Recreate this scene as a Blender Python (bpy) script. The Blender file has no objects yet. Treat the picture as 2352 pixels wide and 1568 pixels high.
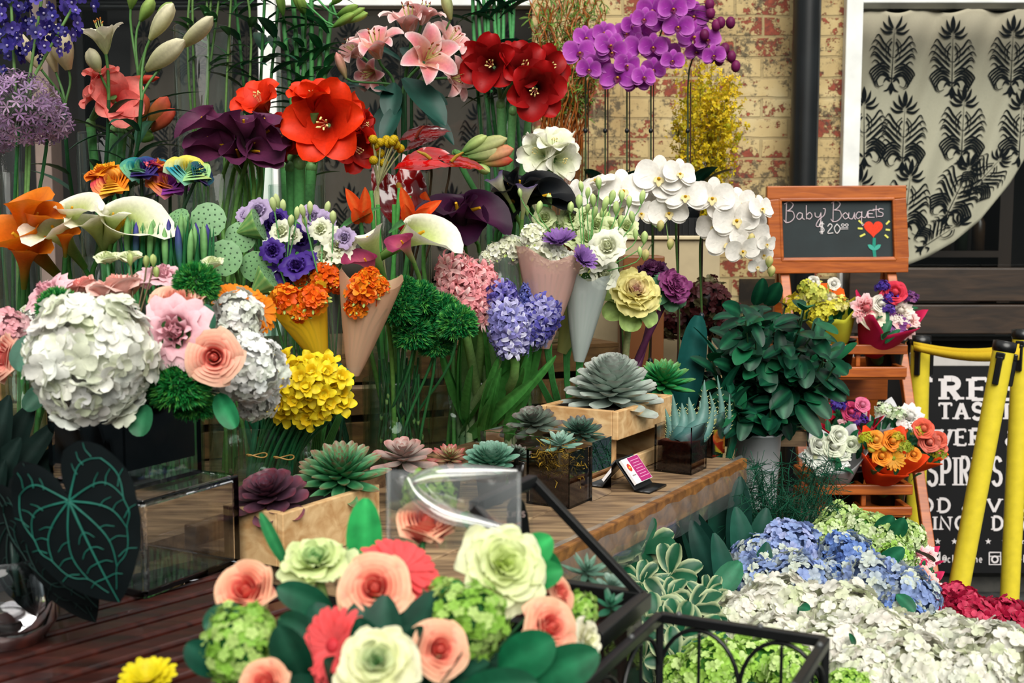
import bpy, math, random
import numpy as np
PI = math.pi
random.seed(11); nr = np.random.RandomState(11)
sc = bpy.context.scene
COL = sc.collection

# ---------------------------------------------------------------- camera, sky, sun, exposure
FPX = 2700.0; PITCH = math.radians(5.5); CAMZ = 1.42
cam_d = bpy.data.cameras.new('camera'); cam = bpy.data.objects.new('camera', cam_d); COL.objects.link(cam)
cam.location = (0, 0, CAMZ); cam.rotation_euler = (PI/2 - PITCH, 0, 0)
cam_d.sensor_width = 36.0; cam_d.lens = FPX/2352*36.0; cam_d.clip_start = 0.05
cam_d.dof.use_dof = True; cam_d.dof.focus_distance = 2.55; cam_d.dof.aperture_fstop = 6.0
sc.camera = cam
world = bpy.data.worlds.new('overcast_sky'); sc.world = world; world.use_nodes = True
wt = world.node_tree; wt.nodes.clear()
w_out = wt.nodes.new('ShaderNodeOutputWorld'); w_bg = wt.nodes.new('ShaderNodeBackground')
w_tc = wt.nodes.new('ShaderNodeTexCoord'); w_sep = wt.nodes.new('ShaderNodeSeparateXYZ')
w_rmp = wt.nodes.new('ShaderNodeValToRGB'); w_map = wt.nodes.new('ShaderNodeMapRange')
w_map.inputs['From Min'].default_value = -1; w_map.inputs['From Max'].default_value = 1
wt.links.new(w_tc.outputs['Generated'], w_sep.inputs[0]); wt.links.new(w_sep.outputs['Z'], w_map.inputs['Value'])
wt.links.new(w_map.outputs[0], w_rmp.inputs[0]); wt.links.new(w_rmp.outputs[0], w_bg.inputs[0]); wt.links.new(w_bg.outputs[0], w_out.inputs[0])
e = w_rmp.color_ramp.elements; e[0].position = 0.42; e[0].color = (.035, .05, .055, 1); e[1].position = 0.95; e[1].color = (1.0, 1.0, .97, 1)
e2 = e.new(0.55); e2.color = (.30, .34, .34, 1)
w_bg.inputs[1].default_value = .72
sun_d = bpy.data.lights.new('sun', 'SUN'); sun = bpy.data.objects.new('sun', sun_d); COL.objects.link(sun)
sun_d.energy = 3.6; sun_d.angle = math.radians(48); sun_d.color = (1.0, .97, .90)
sun.rotation_euler = (math.radians(49), 0, math.radians(8)); sun.location = (-2, -3, 5)
sc.view_settings.view_transform = 'Standard'; sc.view_settings.look = 'None'
sc.view_settings.exposure = 0.32; sc.view_settings.gamma = 1.0; sc.view_settings.use_curve_mapping = False
sc.cycles.max_bounces = 8; sc.cycles.diffuse_bounces = 3; sc.cycles.glossy_bounces = 3
sc.cycles.transmission_bounces = 6; sc.cycles.transparent_max_bounces = 24
sc.cycles.caustics_reflective = False; sc.cycles.caustics_refractive = False

# ---------------------------------------------------------------- points
_c, _s = math.cos(PITCH), math.sin(PITCH)
def A3(*v): return np.array(v, float)
def P(px, py, d):
    "the point at depth d (metres in front of the viewer) seen at photo pixel px,py"
    a = (px-1176)/FPX; b = -(py-784)/FPX
    t = d/(_c + b*_s)
    return A3(a*t, d, CAMZ + t*(-_s + b*_c))
def PZ(px, py, z):
    a = (px-1176)/FPX; b = -(py-784)/FPX
    t = (z-CAMZ)/(-_s + b*_c)
    return A3(a*t, t*(_c+b*_s), z)
def px2m(px, d): return px*d/FPX
def norm(v):
    v = np.asarray(v, float); return v/(np.linalg.norm(v)+1e-12)
def frame(ax, roll=0.0):
    z = norm(ax); u = A3(0, 0, 1) if abs(z[2]) < .95 else A3(0, 1, 0)
    x = norm(np.cross(u, z)); y = np.cross(z, x)
    c, s = math.cos(roll), math.sin(roll)
    return np.stack([x*c+y*s, -x*s+y*c, z], 1)
def rotz(a):
    c, s = math.cos(a), math.sin(a); return np.array([[c, -s, 0], [s, c, 0], [0, 0, 1.]])
def roty(a):
    c, s = math.cos(a), math.sin(a); return np.array([[c, 0, s], [0, 1, 0], [-s, 0, c]])
def U(a, b): return random.uniform(a, b)
def jit(s=1.0): return nr.normal(0, s, 3)
def toward(p, up=.15, jx=0.0, jz=0.0):
    "a direction from p roughly to the viewer"
    return norm(A3(0-p[0]+jx, -p[1], (CAMZ-p[2])*.6+up*p[1]+jz))
def hx(h):
    h = h.lstrip('#'); c = np.array([int(h[i:i+2], 16)/255 for i in (0, 2, 4)])
    return np.where(c <= .04045, c/12.92, ((c+.055)/1.055)**2.4)
def mixc(a, b, t):
    t = np.asarray(t)[..., None]; return np.asarray(a)*(1-t)+np.asarray(b)*t

# ---------------------------------------------------------------- mesh builder
_gf = {}
def gfaces(nu, nv, closed=False):
    k = (nu, nv, closed)
    if k not in _gf:
        m = nv if closed else nv-1
        i, j = np.meshgrid(np.arange(nu-1), np.arange(m), indexing='ij'); j2 = (j+1) % nv
        _gf[k] = np.stack([i*nv+j, (i+1)*nv+j, (i+1)*nv+j2, i*nv+j2], -1).reshape(-1, 4)
    return _gf[k]
class MB:
    def __init__(s): s.V = []; s.C = []; s.F = []; s.N = []; s.n = 0
    def add(s, V, F, C=(.5, .5, .5)):
        V = np.asarray(V, float).reshape(-1, 3); C = np.broadcast_to(np.asarray(C, float), V.shape)
        F = np.asarray(F, int)
        s.V.append(V); s.C.append(C)
        s.F.append((F + s.n).ravel()); s.N.append(np.full(len(F), F.shape[1]))
        s.n += len(V); return s
    def grid(s, V, nu, nv, C, closed=False): return s.add(V, gfaces(nu, nv, closed), C)
    def merge(s, o, R=None, t=(0, 0, 0), k=1.0):
        V, C, F, N = o.arr()
        if R is None: R = np.eye(3)
        V = (V*k) @ np.asarray(R).T + np.asarray(t)
        s.V.append(V); s.C.append(C); s.F.append(F+s.n); s.N.append(N); s.n += len(V); return s
    def arr(s):
        if len(s.V) > 1:
            s.V = [np.concatenate(s.V)]; s.C = [np.concatenate(s.C)]; s.F = [np.concatenate(s.F)]; s.N = [np.concatenate(s.N)]
        return s.V[0], s.C[0], s.F[0], s.N[0]
    def insts(s, o, Rs, ts, ks=None, cmul=None):
        "many copies of mesh o: Rs (n,3,3), ts (n,3)"
        V, C, F, N = o.arr(); Rs = np.asarray(Rs); ts = np.asarray(ts); n = len(ts)
        if ks is None: ks = np.ones(n)
        W = np.einsum('nij,vj->nvi', Rs, V)*np.asarray(ks)[:, None, None] + ts[:, None, :]
        CC = np.broadcast_to(C, (n,)+C.shape)
        if cmul is not None: CC = CC*np.asarray(cmul)[:, None, :]
        FF = F[None, :] + (np.arange(n)*len(V))[:, None] + s.n
        s.V.append(W.reshape(-1, 3)); s.C.append(CC.reshape(-1, 3)); s.F.append(FF.ravel()); s.N.append(np.tile(N, n)); s.n += n*len(V)
        return s
    def build(s, name, mat, parent=None, loc=None, smooth=True):
        V, C, F, N = s.arr()
        if parent is not None: o0 = ORG[parent.name]
        else: o0 = np.asarray(loc if loc is not None else A3(V[:, 0].mean(), V[:, 1].mean(), V[:, 2].min()), float)
        me = bpy.data.meshes.new(name)
        me.vertices.add(len(V)); me.vertices.foreach_set('co', (V-o0).astype(np.float32).ravel())
        me.loops.add(len(F)); me.loops.foreach_set('vertex_index', F.astype(np.int32))
        me.polygons.add(len(N)); st = np.concatenate([[0], np.cumsum(N)[:-1]])
        me.polygons.foreach_set('loop_start', st.astype(np.int32))
        me.polygons.foreach_set('use_smooth', np.full(len(N), bool(smooth)))
        at = me.color_attributes.new('Col', 'FLOAT_COLOR', 'POINT')
        at.data.foreach_set('color', np.concatenate([np.clip(C, 0, 1), np.ones((len(C), 1))], 1).astype(np.float32).ravel())
        me.update(calc_edges=True); me.validate()
        me.materials.append(mat)
        ob = bpy.data.objects.new(name, me); COL.objects.link(ob)
        if parent is not None: ob.parent = parent
        else: ob.location = o0
        ORG[ob.name] = o0
        return ob
ORG = {}
def tag(o, label, cat, group=None):
    o['label'] = label; o['category'] = cat
    if group: o['group'] = group
    return o
def structure(o): o['kind'] = 'structure'; return o
def thing(name, label, cat, loc, group=None):
    o = bpy.data.objects.new(name, None); COL.objects.link(o); o.empty_display_size = .03
    o.location = loc; ORG[o.name] = np.asarray(loc, float)
    return tag(o, label, cat, group)
def bev(o, w=.003, seg=2):
    m = o.modifiers.new('edge', 'BEVEL'); m.width = w; m.segments = seg; m.limit_method = 'ANGLE'; m.harden_normals = False
    for p in o.data.polygons: p.use_smooth = False
    return o

# ---------------------------------------------------------------- shapes
_BF = np.array([[0, 3, 2, 1], [4, 5, 6, 7], [0, 1, 5, 4], [1, 2, 6, 5], [2, 3, 7, 6], [3, 0, 4, 7]])
def box(mb, c, size, R=None, col=(.5, .5, .5)):
    x, y, z = np.asarray(size)/2
    V = np.array([[-x, -y, -z], [x, -y, -z], [x, y, -z], [-x, y, -z], [-x, -y, z], [x, -y, z], [x, y, z], [-x, y, z]])
    if R is not None: V = V @ np.asarray(R).T
    return mb.add(V+np.asarray(c), _BF, col)
def bar(mb, a, b, w, h, col=(.5, .5, .5), up=(0, 0, 1)):
    "a rectangular bar from a to b, w across, h along up"
    a = np.asarray(a, float); b = np.asarray(b, float); x = norm(b-a); y = norm(np.cross(up, x)); z = np.cross(x, y)
    return box(mb, (a+b)/2, (np.linalg.norm(b-a), w, h), np.stack([x, y, z], 1), col)
def bez(p0, p1, p2, p3, n=10):
    t = np.linspace(0, 1, n)[:, None]
    return (1-t)**3*np.asarray(p0)+3*(1-t)**2*t*np.asarray(p1)+3*(1-t)*t*t*np.asarray(p2)+t**3*np.asarray(p3)
def spline(pts, n=6):
    p = np.asarray(pts, float); q = np.concatenate([[2*p[0]-p[1]], p, [2*p[-1]-p[-2]]]); out = []
    for i in range(1, len(q)-2):
        t = np.linspace(0, 1, n, endpoint=False)[:, None]
        a, b, c, d = q[i-1], q[i], q[i+1], q[i+2]
        out.append(.5*((2*b)+(c-a)*t+(2*a-5*b+4*c-d)*t*t+(3*b-a-3*c+d)*t**3))
    out.append(p[-1:]); return np.concatenate(out)
def tube(mb, pts, r, col, n=6, cap=True):
    p = np.asarray(pts, float); m = len(p)
    T = np.gradient(p, axis=0); T /= (np.linalg.norm(T, axis=1)[:, None]+1e-12)
    u = A3(0, 0, 1) if abs(T[0][2]) < .9 else A3(0, 1, 0)
    X = np.zeros_like(p); x = norm(np.cross(u, T[0]))
    for i in range(m):
        x = norm(x-T[i]*np.dot(x, T[i])); X[i] = x
    Y = np.cross(T, X); a = np.linspace(0, 2*PI, n, endpoint=False)
    r = np.broadcast_to(np.asarray(r, float), (m,))
    V = p[:, None, :]+r[:, None, None]*(np.cos(a)[None, :, None]*X[:, None, :]+np.sin(a)[None, :, None]*Y[:, None, :])
    col = np.asarray(col, float)
    C = np.repeat(col, n, 0) if col.ndim == 2 else col
    k0 = mb.n; mb.grid(V.reshape(-1, 3), m, n, C, True)
    if cap:
        cc = col[-1] if col.ndim == 2 else col
        mb.add(V[-1], [list(range(n))], cc); mb.add(V[0][::-1], [list(range(n))], col[0] if col.ndim == 2 else col)
    return mb
def lathe(mb, prof, c=(0, 0, 0), seg=28, col=(.5, .5, .5), R=None):
    pr = np.asarray(prof, float); a = np.linspace(0, 2*PI, seg, endpoint=False)
    V = np.stack([pr[:, 0:1]*np.cos(a), pr[:, 0:1]*np.sin(a), np.repeat(pr[:, 1:2], seg, 1)], -1).reshape(-1, 3)
    if R is not None: V = V @ np.asarray(R).T
    C = np.asarray(col, float)
    if C.ndim == 2: C = np.repeat(C, seg, 0)
    return mb.grid(V+np.asarray(c), len(pr), seg, C, True)
def ball(mb, c, r, col, seg=12, rings=8, R=None):
    t = np.linspace(0, PI, rings); rr = np.asarray(r, float)*np.ones(3)
    a = np.linspace(0, 2*PI, seg, endpoint=False)
    V = np.stack([np.sin(t)[:, None]*np.cos(a), np.sin(t)[:, None]*np.sin(a), -np.cos(t)[:, None]*np.ones(seg)], -1).reshape(-1, 3)*rr
    if R is not None: V = V @ np.asarray(R).T
    return mb.grid(V+np.asarray(c), rings, seg, col, True)
def prism(mb, poly, a, b, col):
    "poly: (n,3) outline, swept by vector a..b"
    p = np.asarray(poly, float); n = len(p)
    V = np.concatenate([p+np.asarray(a), p+np.asarray(b)])
    k = [[i, (i+1) % n, n+(i+1) % n, n+i] for i in range(n)]
    mb.add(V, k, col); mb.add(V[:n][::-1], [list(range(n))], col); mb.add(V[n:], [list(range(n))], col); return mb
def fib(n, zmin=-1.0, jitter=.0):
    i = np.arange(n)+.5; z = 1-(1-zmin)*i/n; ph = i*2.39996
    r = np.sqrt(np.clip(1-z*z, 0, 1)); v = np.stack([r*np.cos(ph), r*np.sin(ph), z], 1)
    if jitter: v = v+nr.normal(0, jitter, v.shape); v /= np.linalg.norm(v, axis=1)[:, None]
    return v
def frames(ds, roll=True):
    return np.stack([frame(d, U(0, 6.28) if roll else 0) for d in ds])

# petal / leaf patch: base at the origin, runs along +x, upper face +z
def petal(L, W, a=.7, b=.45, b0=0., b1=0., b2=0., cup=0., ruf=0., rf=3., nu=7, nv=5, fold=0., tipb=0.):
    t = 1-(1-np.linspace(0, 1, nu))**1.5; s = np.linspace(-1, 1, nv)
    th = b0+b1*t+b2*t**3; dl = np.diff(t)*L
    x = np.concatenate([[0], np.cumsum(np.cos((th[1:]+th[:-1])/2)*dl)]); z = np.concatenate([[0], np.cumsum(np.sin((th[1:]+th[:-1])/2)*dl)])
    tt = np.clip(t, .02, .993); w = tt**a*(1-tt)**b; w = w/(( a/(a+b))**a*(b/(a+b))**b)*W/2
    if tipb: w[-1] = tipb*W/2
    kx, kz = -np.sin(th), np.cos(th)
    y = w[:, None]*s[None, :]
    if abs(cup) > 1e-3:
        y = w[:, None]*np.sin(s*abs(cup))[None, :]/abs(cup); off = w[:, None]*(1-np.cos(s*abs(cup)))[None, :]/abs(cup)*np.sign(cup)
    else: off = np.zeros((nu, nv))
    off = off+fold*w[:, None]*np.abs(s)[None, :]
    if ruf: off = off+ruf*np.sin(rf*PI*t+U(0, 6))[:, None]*(s*np.abs(s))[None, :]+ruf*.6*np.sin(rf*2.3*t+U(0, 6))[:, None]*(s**2)[None, :]
    V = np.stack([x[:, None]+kx[:, None]*off, y, z[:, None]+kz[:, None]*off], -1).reshape(-1, 3)
    T = np.repeat(t, nv); S = np.tile(s, nu)
    return V, T, S
def put_petal(mb, c, R, phi, col, nu=7, nv=5, **k):
    "col(t,s) -> (n,3) or one colour; R: frame of the flower (z = axis); phi: angle round the axis"
    off = k.pop('r0', 0.); h0 = k.pop('h0', 0.)
    V, T, S = petal(nu=nu, nv=nv, **k); V = V+A3(off, 0, h0)
    C = col(T, S) if callable(col) else col
    return mb.grid((V @ rotz(phi).T) @ np.asarray(R).T+np.asarray(c), nu, nv, C)
def grad(c0, c1, p=1.0, edge=None, ep=3.0, mid=None, j=.08):
    c0, c1 = np.asarray(c0), np.asarray(c1); m = 1+U(-j, j)
    def f(T, S):
        C = mixc(c0, c1, T**p)
        if edge is not None: C = mixc(C, np.broadcast_to(edge, C.shape), np.clip(np.abs(S)**ep+T**8, 0, 1))
        if mid is not None: C = mixc(C, np.broadcast_to(mid, C.shape), np.exp(-(S/.16)**2)*.8*(1-T))
        return C*m
    return f

# ---------------------------------------------------------------- materials
def newmat(name):
    m = bpy.data.materials.new(name); m.use_nodes = True; nt = m.node_tree; nt.nodes.clear()
    out = nt.nodes.new('ShaderNodeOutputMaterial'); return m, nt, out
def node(nt, t, **k):
    n = nt.nodes.new('ShaderNode'+t)
    for a, v in k.items():
        if a in n.inputs: n.inputs[a].default_value = v
        else: setattr(n, a, v)
    return n
def ramp(nt, fac, stops, interp='LINEAR'):
    r = nt.nodes.new('ShaderNodeValToRGB'); r.color_ramp.interpolation = interp; el = r.color_ramp.elements
    while len(el) < len(stops): el.new(.5)
    for i, (p, c) in enumerate(stops): el[i].position = p; el[i].color = tuple(c)+(1,) if len(c) == 3 else c
    nt.links.new(fac, r.inputs[0]); return r
def mixn(nt, fac, a, b, mode='MIX'):
    n = nt.nodes.new('ShaderNodeMix'); n.data_type = 'RGBA'; n.blend_type = mode
    for key, v in ((0, fac), (6, a), (7, b)):
        if hasattr(v, 'is_linked') or hasattr(v, 'links'): nt.links.new(v, n.inputs[key])
        else: n.inputs[key].default_value = v if key == 0 else (tuple(v)+(1,) if len(v) == 3 else v)
    return n.outputs[2]
def colour_mat(name, rough=.5, trans=.0, nscale=90, namt=.18, spec=.4, bump=.0, metal=0., coat=0.):
    "organic surface whose own colour is stored in Col, with fine mottling"
    m, nt, out = newmat(name); at = node(nt, 'Attribute', attribute_name='Col')
    tc = node(nt, 'TexCoord'); nz = node(nt, 'TexNoise', Scale=nscale, Detail=3.0); nt.links.new(tc.outputs['Object'], nz.inputs['Vector'])
    mr = node(nt, 'MapRange'); mr.inputs['To Min'].default_value = 1-namt; mr.inputs['To Max'].default_value = 1+namt
    mr.inputs['From Min'].default_value = .25; mr.inputs['From Max'].default_value = .75; nt.links.new(nz.outputs[0], mr.inputs[0])
    vm = node(nt, 'VectorMath', operation='SCALE'); nt.links.new(at.outputs['Color'], vm.inputs[0]); nt.links.new(mr.outputs[0], vm.inputs['Scale'])
    bs = node(nt, 'BsdfPrincipled', Roughness=rough, Metallic=metal); bs.inputs['Specular IOR Level'].default_value = spec
    bs.inputs['Coat Weight'].default_value = coat; bs.inputs['Coat Roughness'].default_value = .12
    nt.links.new(vm.outputs[0], bs.inputs['Base Color']); sh = bs.outputs[0]
    if bump:
        b = node(nt, 'Bump', Strength=bump, Distance=.002); nt.links.new(nz.outputs[0], b.inputs['Height']); nt.links.new(b.outputs[0], bs.inputs['Normal'])
    if trans:
        tr = node(nt, 'BsdfTranslucent'); nt.links.new(vm.outputs[0], tr.inputs[0]); mx = node(nt, 'MixShader'); mx.inputs[0].default_value = trans
        nt.links.new(sh, mx.inputs[1]); nt.links.new(tr.outputs[0], mx.inputs[2]); sh = mx.outputs[0]
    nt.links.new(sh, out.inputs[0]); return m
M_PETAL = colour_mat('petal', .5, .28, 140, .10, .25)
M_LEAF = colour_mat('leaf', .48, .12, 60, .25, .25, .15)
M_GLOSSLEAF = colour_mat('waxy_leaf', .40, .06, 40, .2, .25)
M_VELVET = colour_mat('velvet_leaf', .8, .0, 60, .2, .12)
M_STEM = colour_mat('stem', .45, .08, 120, .2, .4)
M_SUCC = colour_mat('succulent', .42, .06, 70, .16, .4, .08)
M_WAX = colour_mat('wax_spathe', .12, .05, 60, .12, .6, .0, 0, .5)
M_SOIL = colour_mat('bark_soil', .9, 0, 160, .5, .2, .9)
M_PAINT = colour_mat('paint', .45, 0, 30, .06, .4)
M_CHALK = colour_mat('chalk', .9, 0, 400, .25, .1)
M_PAPER = colour_mat('wrapping_paper', .6, .25, 30, .06, .3)
M_CARD = colour_mat('printed_card', .4, 0, 30, .04, .4)
M_BLACKMETAL = colour_mat('black_metal', .35, 0, 60, .3, .5, .1, .0)
M_PLASTIC = colour_mat('plastic', .3, 0, 40, .08, .5)
M_CLOTH = colour_mat('cloth', .9, .1, 300, .08, .1, .1)
def wood_mat(name, c1, c2, rough=.55, scale=1.0, axis=(1, 14, 14), coat=.0):
    m, nt, out = newmat(name); tc = node(nt, 'TexCoord'); mp = node(nt, 'Mapping'); mp.inputs['Scale'].default_value = tuple(a*scale for a in axis)
    at = node(nt, 'Attribute', attribute_name='Col')
    nt.links.new(tc.outputs['Object'], mp.inputs[0]); nz = node(nt, 'TexNoise', Scale=3.0, Detail=6.0, Distortion=.6); nt.links.new(mp.outputs[0], nz.inputs['Vector'])
    r = ramp(nt, nz.outputs[0], [(.3, c1), (.7, c2)]); c = mixn(nt, 1.0, r.outputs[0], at.outputs['Color'], 'MULTIPLY')
    bs = node(nt, 'BsdfPrincipled', Roughness=rough); bs.inputs['Coat Weight'].default_value = coat
    nt.links.new(c, bs.inputs['Base Color']); b = node(nt, 'Bump', Strength=.25, Distance=.002); nt.links.new(nz.outputs[0], b.inputs['Height']); nt.links.new(b.outputs[0], bs.inputs['Normal'])
    nt.links.new(bs.outputs[0], out.inputs[0]); return m
M_PINE = wood_mat('raw_pine', hx('b98a55'), hx('e6c491'), .7)
M_OLDWOOD = wood_mat('weathered_bench_wood', hx('4a3424'), hx('a88a66'), .6, 1.4, (1.5, 10, 10))
M_DARKWOOD = wood_mat('dark_stained_wood', hx('1a0a09'), hx('4b2018'), .35, 1.0, (1.5, 14, 14), .2)
M_ORANGEWOOD = wood_mat('orange_varnished_wood', hx('8a3f10'), hx('b8611f'), .42, 1.0, (3, 12, 30), .1)
M_BOARDWOOD = wood_mat('brown_painted_boards', hx('191009'), hx('3a291b'), .5, 1.0, (2, 12, 12))
def glass_mat(name, tint=(.95, .99, .97), edge=(.55, .75, .68), refl=.75, rough=.02, blend=.28, base=.04, haze=0., hcol=(.9, .9, .9)):
    m, nt, out = newmat(name); lw = node(nt, 'LayerWeight', Blend=blend)
    tcol = mixn(nt, lw.outputs['Facing'], tint, edge); tr = node(nt, 'BsdfTransparent'); nt.links.new(tcol, tr.inputs[0])
    gl = node(nt, 'BsdfGlossy', Roughness=rough)
    mr = node(nt, 'MapRange'); mr.inputs['To Min'].default_value = base; mr.inputs['To Max'].default_value = refl
    pw = node(nt, 'Math', operation='POWER'); pw.inputs[1].default_value = 2.2; nt.links.new(lw.outputs['Facing'], pw.inputs[0]); nt.links.new(pw.outputs[0], mr.inputs[0])
    mx = node(nt, 'MixShader'); nt.links.new(mr.outputs[0], mx.inputs[0]); nt.links.new(tr.outputs[0], mx.inputs[1]); nt.links.new(gl.outputs[0], mx.inputs[2]); sh = mx.outputs[0]
    if haze:
        df = node(nt, 'BsdfDiffuse', Color=tuple(hcol)+(1,)); m2 = node(nt, 'MixShader'); m2.inputs[0].default_value = haze
        nt.links.new(sh, m2.inputs[1]); nt.links.new(df.outputs[0], m2.inputs[2]); sh = m2.outputs[0]
    nt.links.new(sh, out.inputs[0]); return m
M_GLASS = glass_mat('vase_glass', (.985, .995, .99), (.72, .86, .80), .7, .015, .22, .018)
M_PANE = glass_mat('window_glass', (.93, .95, .95), (.8, .85, .85), .6, .02, .3, .015)
M_FILM = glass_mat('bent_clear_film', (.96, .97, .96), (.8, .82, .8), .75, .10, .45, .22, .03)
M_CRATE = wood_mat('shade_toned_crate_wood', hx('5a3f22'), hx('96703f'), .75)  # crate pine, shade of the gaps behind the vases put into its colour
M_CELLO = glass_mat('cellophane', (.96, .97, .96), (.8, .82, .8), .6, .12, .4, .08, .05)
def film(n, c): c = hx(c); return glass_mat(n, tuple(c**.45), tuple(c**.8), .5, .15, .4, .06, .62, tuple(c))
M_WATER = glass_mat('vase_water', (.95, .985, .97), (.7, .85, .78), .3, .02, .3, .04)
def acrylic_mat():
    m, nt, out = newmat('clear_acrylic'); g = node(nt, 'BsdfGlass', Roughness=.01, IOR=1.46, Color=(.97, .97, .98, 1)); nt.links.new(g.outputs[0], out.inputs[0]); return m
M_ACRYLIC = acrylic_mat()
def brick_mat():
    m, nt, out = newmat('peeling_painted_brick'); tc = node(nt, 'TexCoord'); mp = node(nt, 'Mapping'); mp.inputs['Rotation'].default_value = (PI/2, 0, 0)
    sx = node(nt, 'SeparateXYZ'); cx = node(nt, 'CombineXYZ'); nt.links.new(tc.outputs['Object'], sx.inputs[0]); nt.links.new(sx.outputs['X'], cx.inputs['X']); nt.links.new(sx.outputs['Z'], cx.inputs['Y'])
    wob = node(nt, 'TexNoise', Scale=9.0, Detail=2.0); nt.links.new(cx.outputs[0], wob.inputs['Vector'])
    wv = node(nt, 'VectorMath', operation='MULTIPLY_ADD'); wv.inputs[1].default_value = (.012, .012, 0); nt.links.new(wob.outputs['Color'], wv.inputs[0]); nt.links.new(cx.outputs[0], wv.inputs[2])
    br = node(nt, 'TexBrick', Scale=1.0); br.inputs['Brick Width'].default_value = .215; br.inputs['Row Height'].default_value = .077; br.inputs['Mortar Size'].default_value = .006
    br.inputs['Mortar Smooth'].default_value = .35; br.inputs['Color1'].default_value = (.3, .3, .3, 1); br.inputs['Color2'].default_value = (.7, .7, .7, 1); br.inputs['Mortar'].default_value = (.5, .5, .5, 1)
    nt.links.new(wv.outputs[0], br.inputs['Vector'])
    # flaking: coarse patches x fine speckle, more on some bricks
    n1 = node(nt, 'TexNoise', Scale=7.5, Detail=8.0, Roughness=.72); n2 = node(nt, 'TexNoise', Scale=38.0, Detail=6.0, Roughness=.7)
    for n in (n1, n2): nt.links.new(cx.outputs[0], n.inputs['Vector'])
    ad = node(nt, 'Math', operation='MULTIPLY_ADD'); ad.inputs[1].default_value = .45; nt.links.new(n2.outputs[0], ad.inputs[0]); nt.links.new(n1.outputs[0], ad.inputs[2])
    a2 = node(nt, 'Math', operation='MULTIPLY_ADD'); a2.inputs[1].default_value = .22; nt.links.new(br.outputs['Color'], a2.inputs[0]); nt.links.new(ad.outputs[0], a2.inputs[2])
    flake = ramp(nt, a2.outputs[0], [(.88, (0, 0, 0)), (.905, (1, 1, 1))])
    notm = node(nt, 'Math', operation='SUBTRACT'); notm.inputs[0].default_value = 1.0; nt.links.new(br.outputs['Fac'], notm.inputs[1])
    fl = node(nt, 'Math', operation='MULTIPLY'); nt.links.new(flake.outputs[0], fl.inputs[0]); nt.links.new(notm.outputs[0], fl.inputs[1])
    pn = node(nt, 'TexNoise', Scale=4.0, Detail=5.0); nt.links.new(cx.outputs[0], pn.inputs['Vector'])
    paint = ramp(nt, pn.outputs[0], [(.3, hx('a08658')), (.55, hx('bda674')), (.75, hx('cfbf94'))])
    bc = ramp(nt, n2.outputs[0], [(.35, hx('5e2318')), (.6, hx('8e3f27')), (.75, hx('a8583a'))])
    c = mixn(nt, fl.outputs[0], paint.outputs[0], bc.outputs[0])
    dn = node(nt, 'TexNoise', Scale=26.0, Detail=9.0, Roughness=.8); nt.links.new(cx.outputs[0], dn.inputs['Vector'])
    dn2 = node(nt, 'TexNoise', Scale=3.0, Detail=4.0); nt.links.new(cx.outputs[0], dn2.inputs['Vector'])
    am = node(nt, 'Math', operation='MULTIPLY_ADD'); am.inputs[1].default_value = .5; nt.links.new(dn2.outputs[0], am.inputs[0]); nt.links.new(dn.outputs[0], am.inputs[2])
    dirt = ramp(nt, am.outputs[0], [(.78, (0, 0, 0)), (.84, (.85, .85, .85))])
    c = mixn(nt, dirt.outputs[0], c, hx('3b3325'))
    mline = ramp(nt, br.outputs['Fac'], [(.35, (0, 0, 0)), (1.0, (.4, .4, .4))]); c = mixn(nt, mline.outputs[0], c, hx('77684a'))
    bs = node(nt, 'BsdfPrincipled', Roughness=.75); nt.links.new(c, bs.inputs['Base Color'])
    hh = node(nt, 'Math', operation='MULTIPLY_ADD'); hh.inputs[1].default_value = -.7; nt.links.new(fl.outputs[0], hh.inputs[0]); nt.links.new(notm.outputs[0], hh.inputs[2])
    b = node(nt, 'Bump', Strength=.7, Distance=.006); nt.links.new(hh.outputs[0], b.inputs['Height']); nt.links.new(b.outputs[0], bs.inputs['Normal'])
    nt.links.new(bs.outputs[0], out.inputs[0]); return m
M_BRICK = brick_mat()
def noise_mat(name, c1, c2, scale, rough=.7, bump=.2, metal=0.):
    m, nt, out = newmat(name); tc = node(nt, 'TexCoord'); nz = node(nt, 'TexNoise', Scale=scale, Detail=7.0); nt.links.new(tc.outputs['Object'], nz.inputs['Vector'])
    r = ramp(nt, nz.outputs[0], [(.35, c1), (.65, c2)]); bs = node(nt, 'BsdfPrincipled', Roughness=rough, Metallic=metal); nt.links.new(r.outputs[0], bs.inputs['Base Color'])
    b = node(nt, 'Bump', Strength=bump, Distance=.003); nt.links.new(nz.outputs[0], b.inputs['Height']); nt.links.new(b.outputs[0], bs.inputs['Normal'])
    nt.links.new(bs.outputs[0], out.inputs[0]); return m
M_ROAD = noise_mat('dark_pavement', hx('2b2c2c'), hx('484a49'), 18, .8, .4)
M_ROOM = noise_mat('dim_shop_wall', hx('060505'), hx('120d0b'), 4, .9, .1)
M_WHITEPAINT = noise_mat('white_painted_wood', hx('d9dad6'), hx('eeeeea'), 9, .4, .08)
M_PIPE = noise_mat('black_painted_iron', hx('07090b'), hx('131719'), 6, .35, .1)
M_SLATE = noise_mat('chalkboard_slate', hx('161f21'), hx('233033'), 5, .7, .05)
M_FABRIC = noise_mat('cream_curtain', hx('b3a78f'), hx('c9bda4'), 30, .9, .05)
M_GREYPAINT = noise_mat('dull_pilaster_paint', hx('6b5c56'), hx('857268'), 6, .7, .1)

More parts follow.
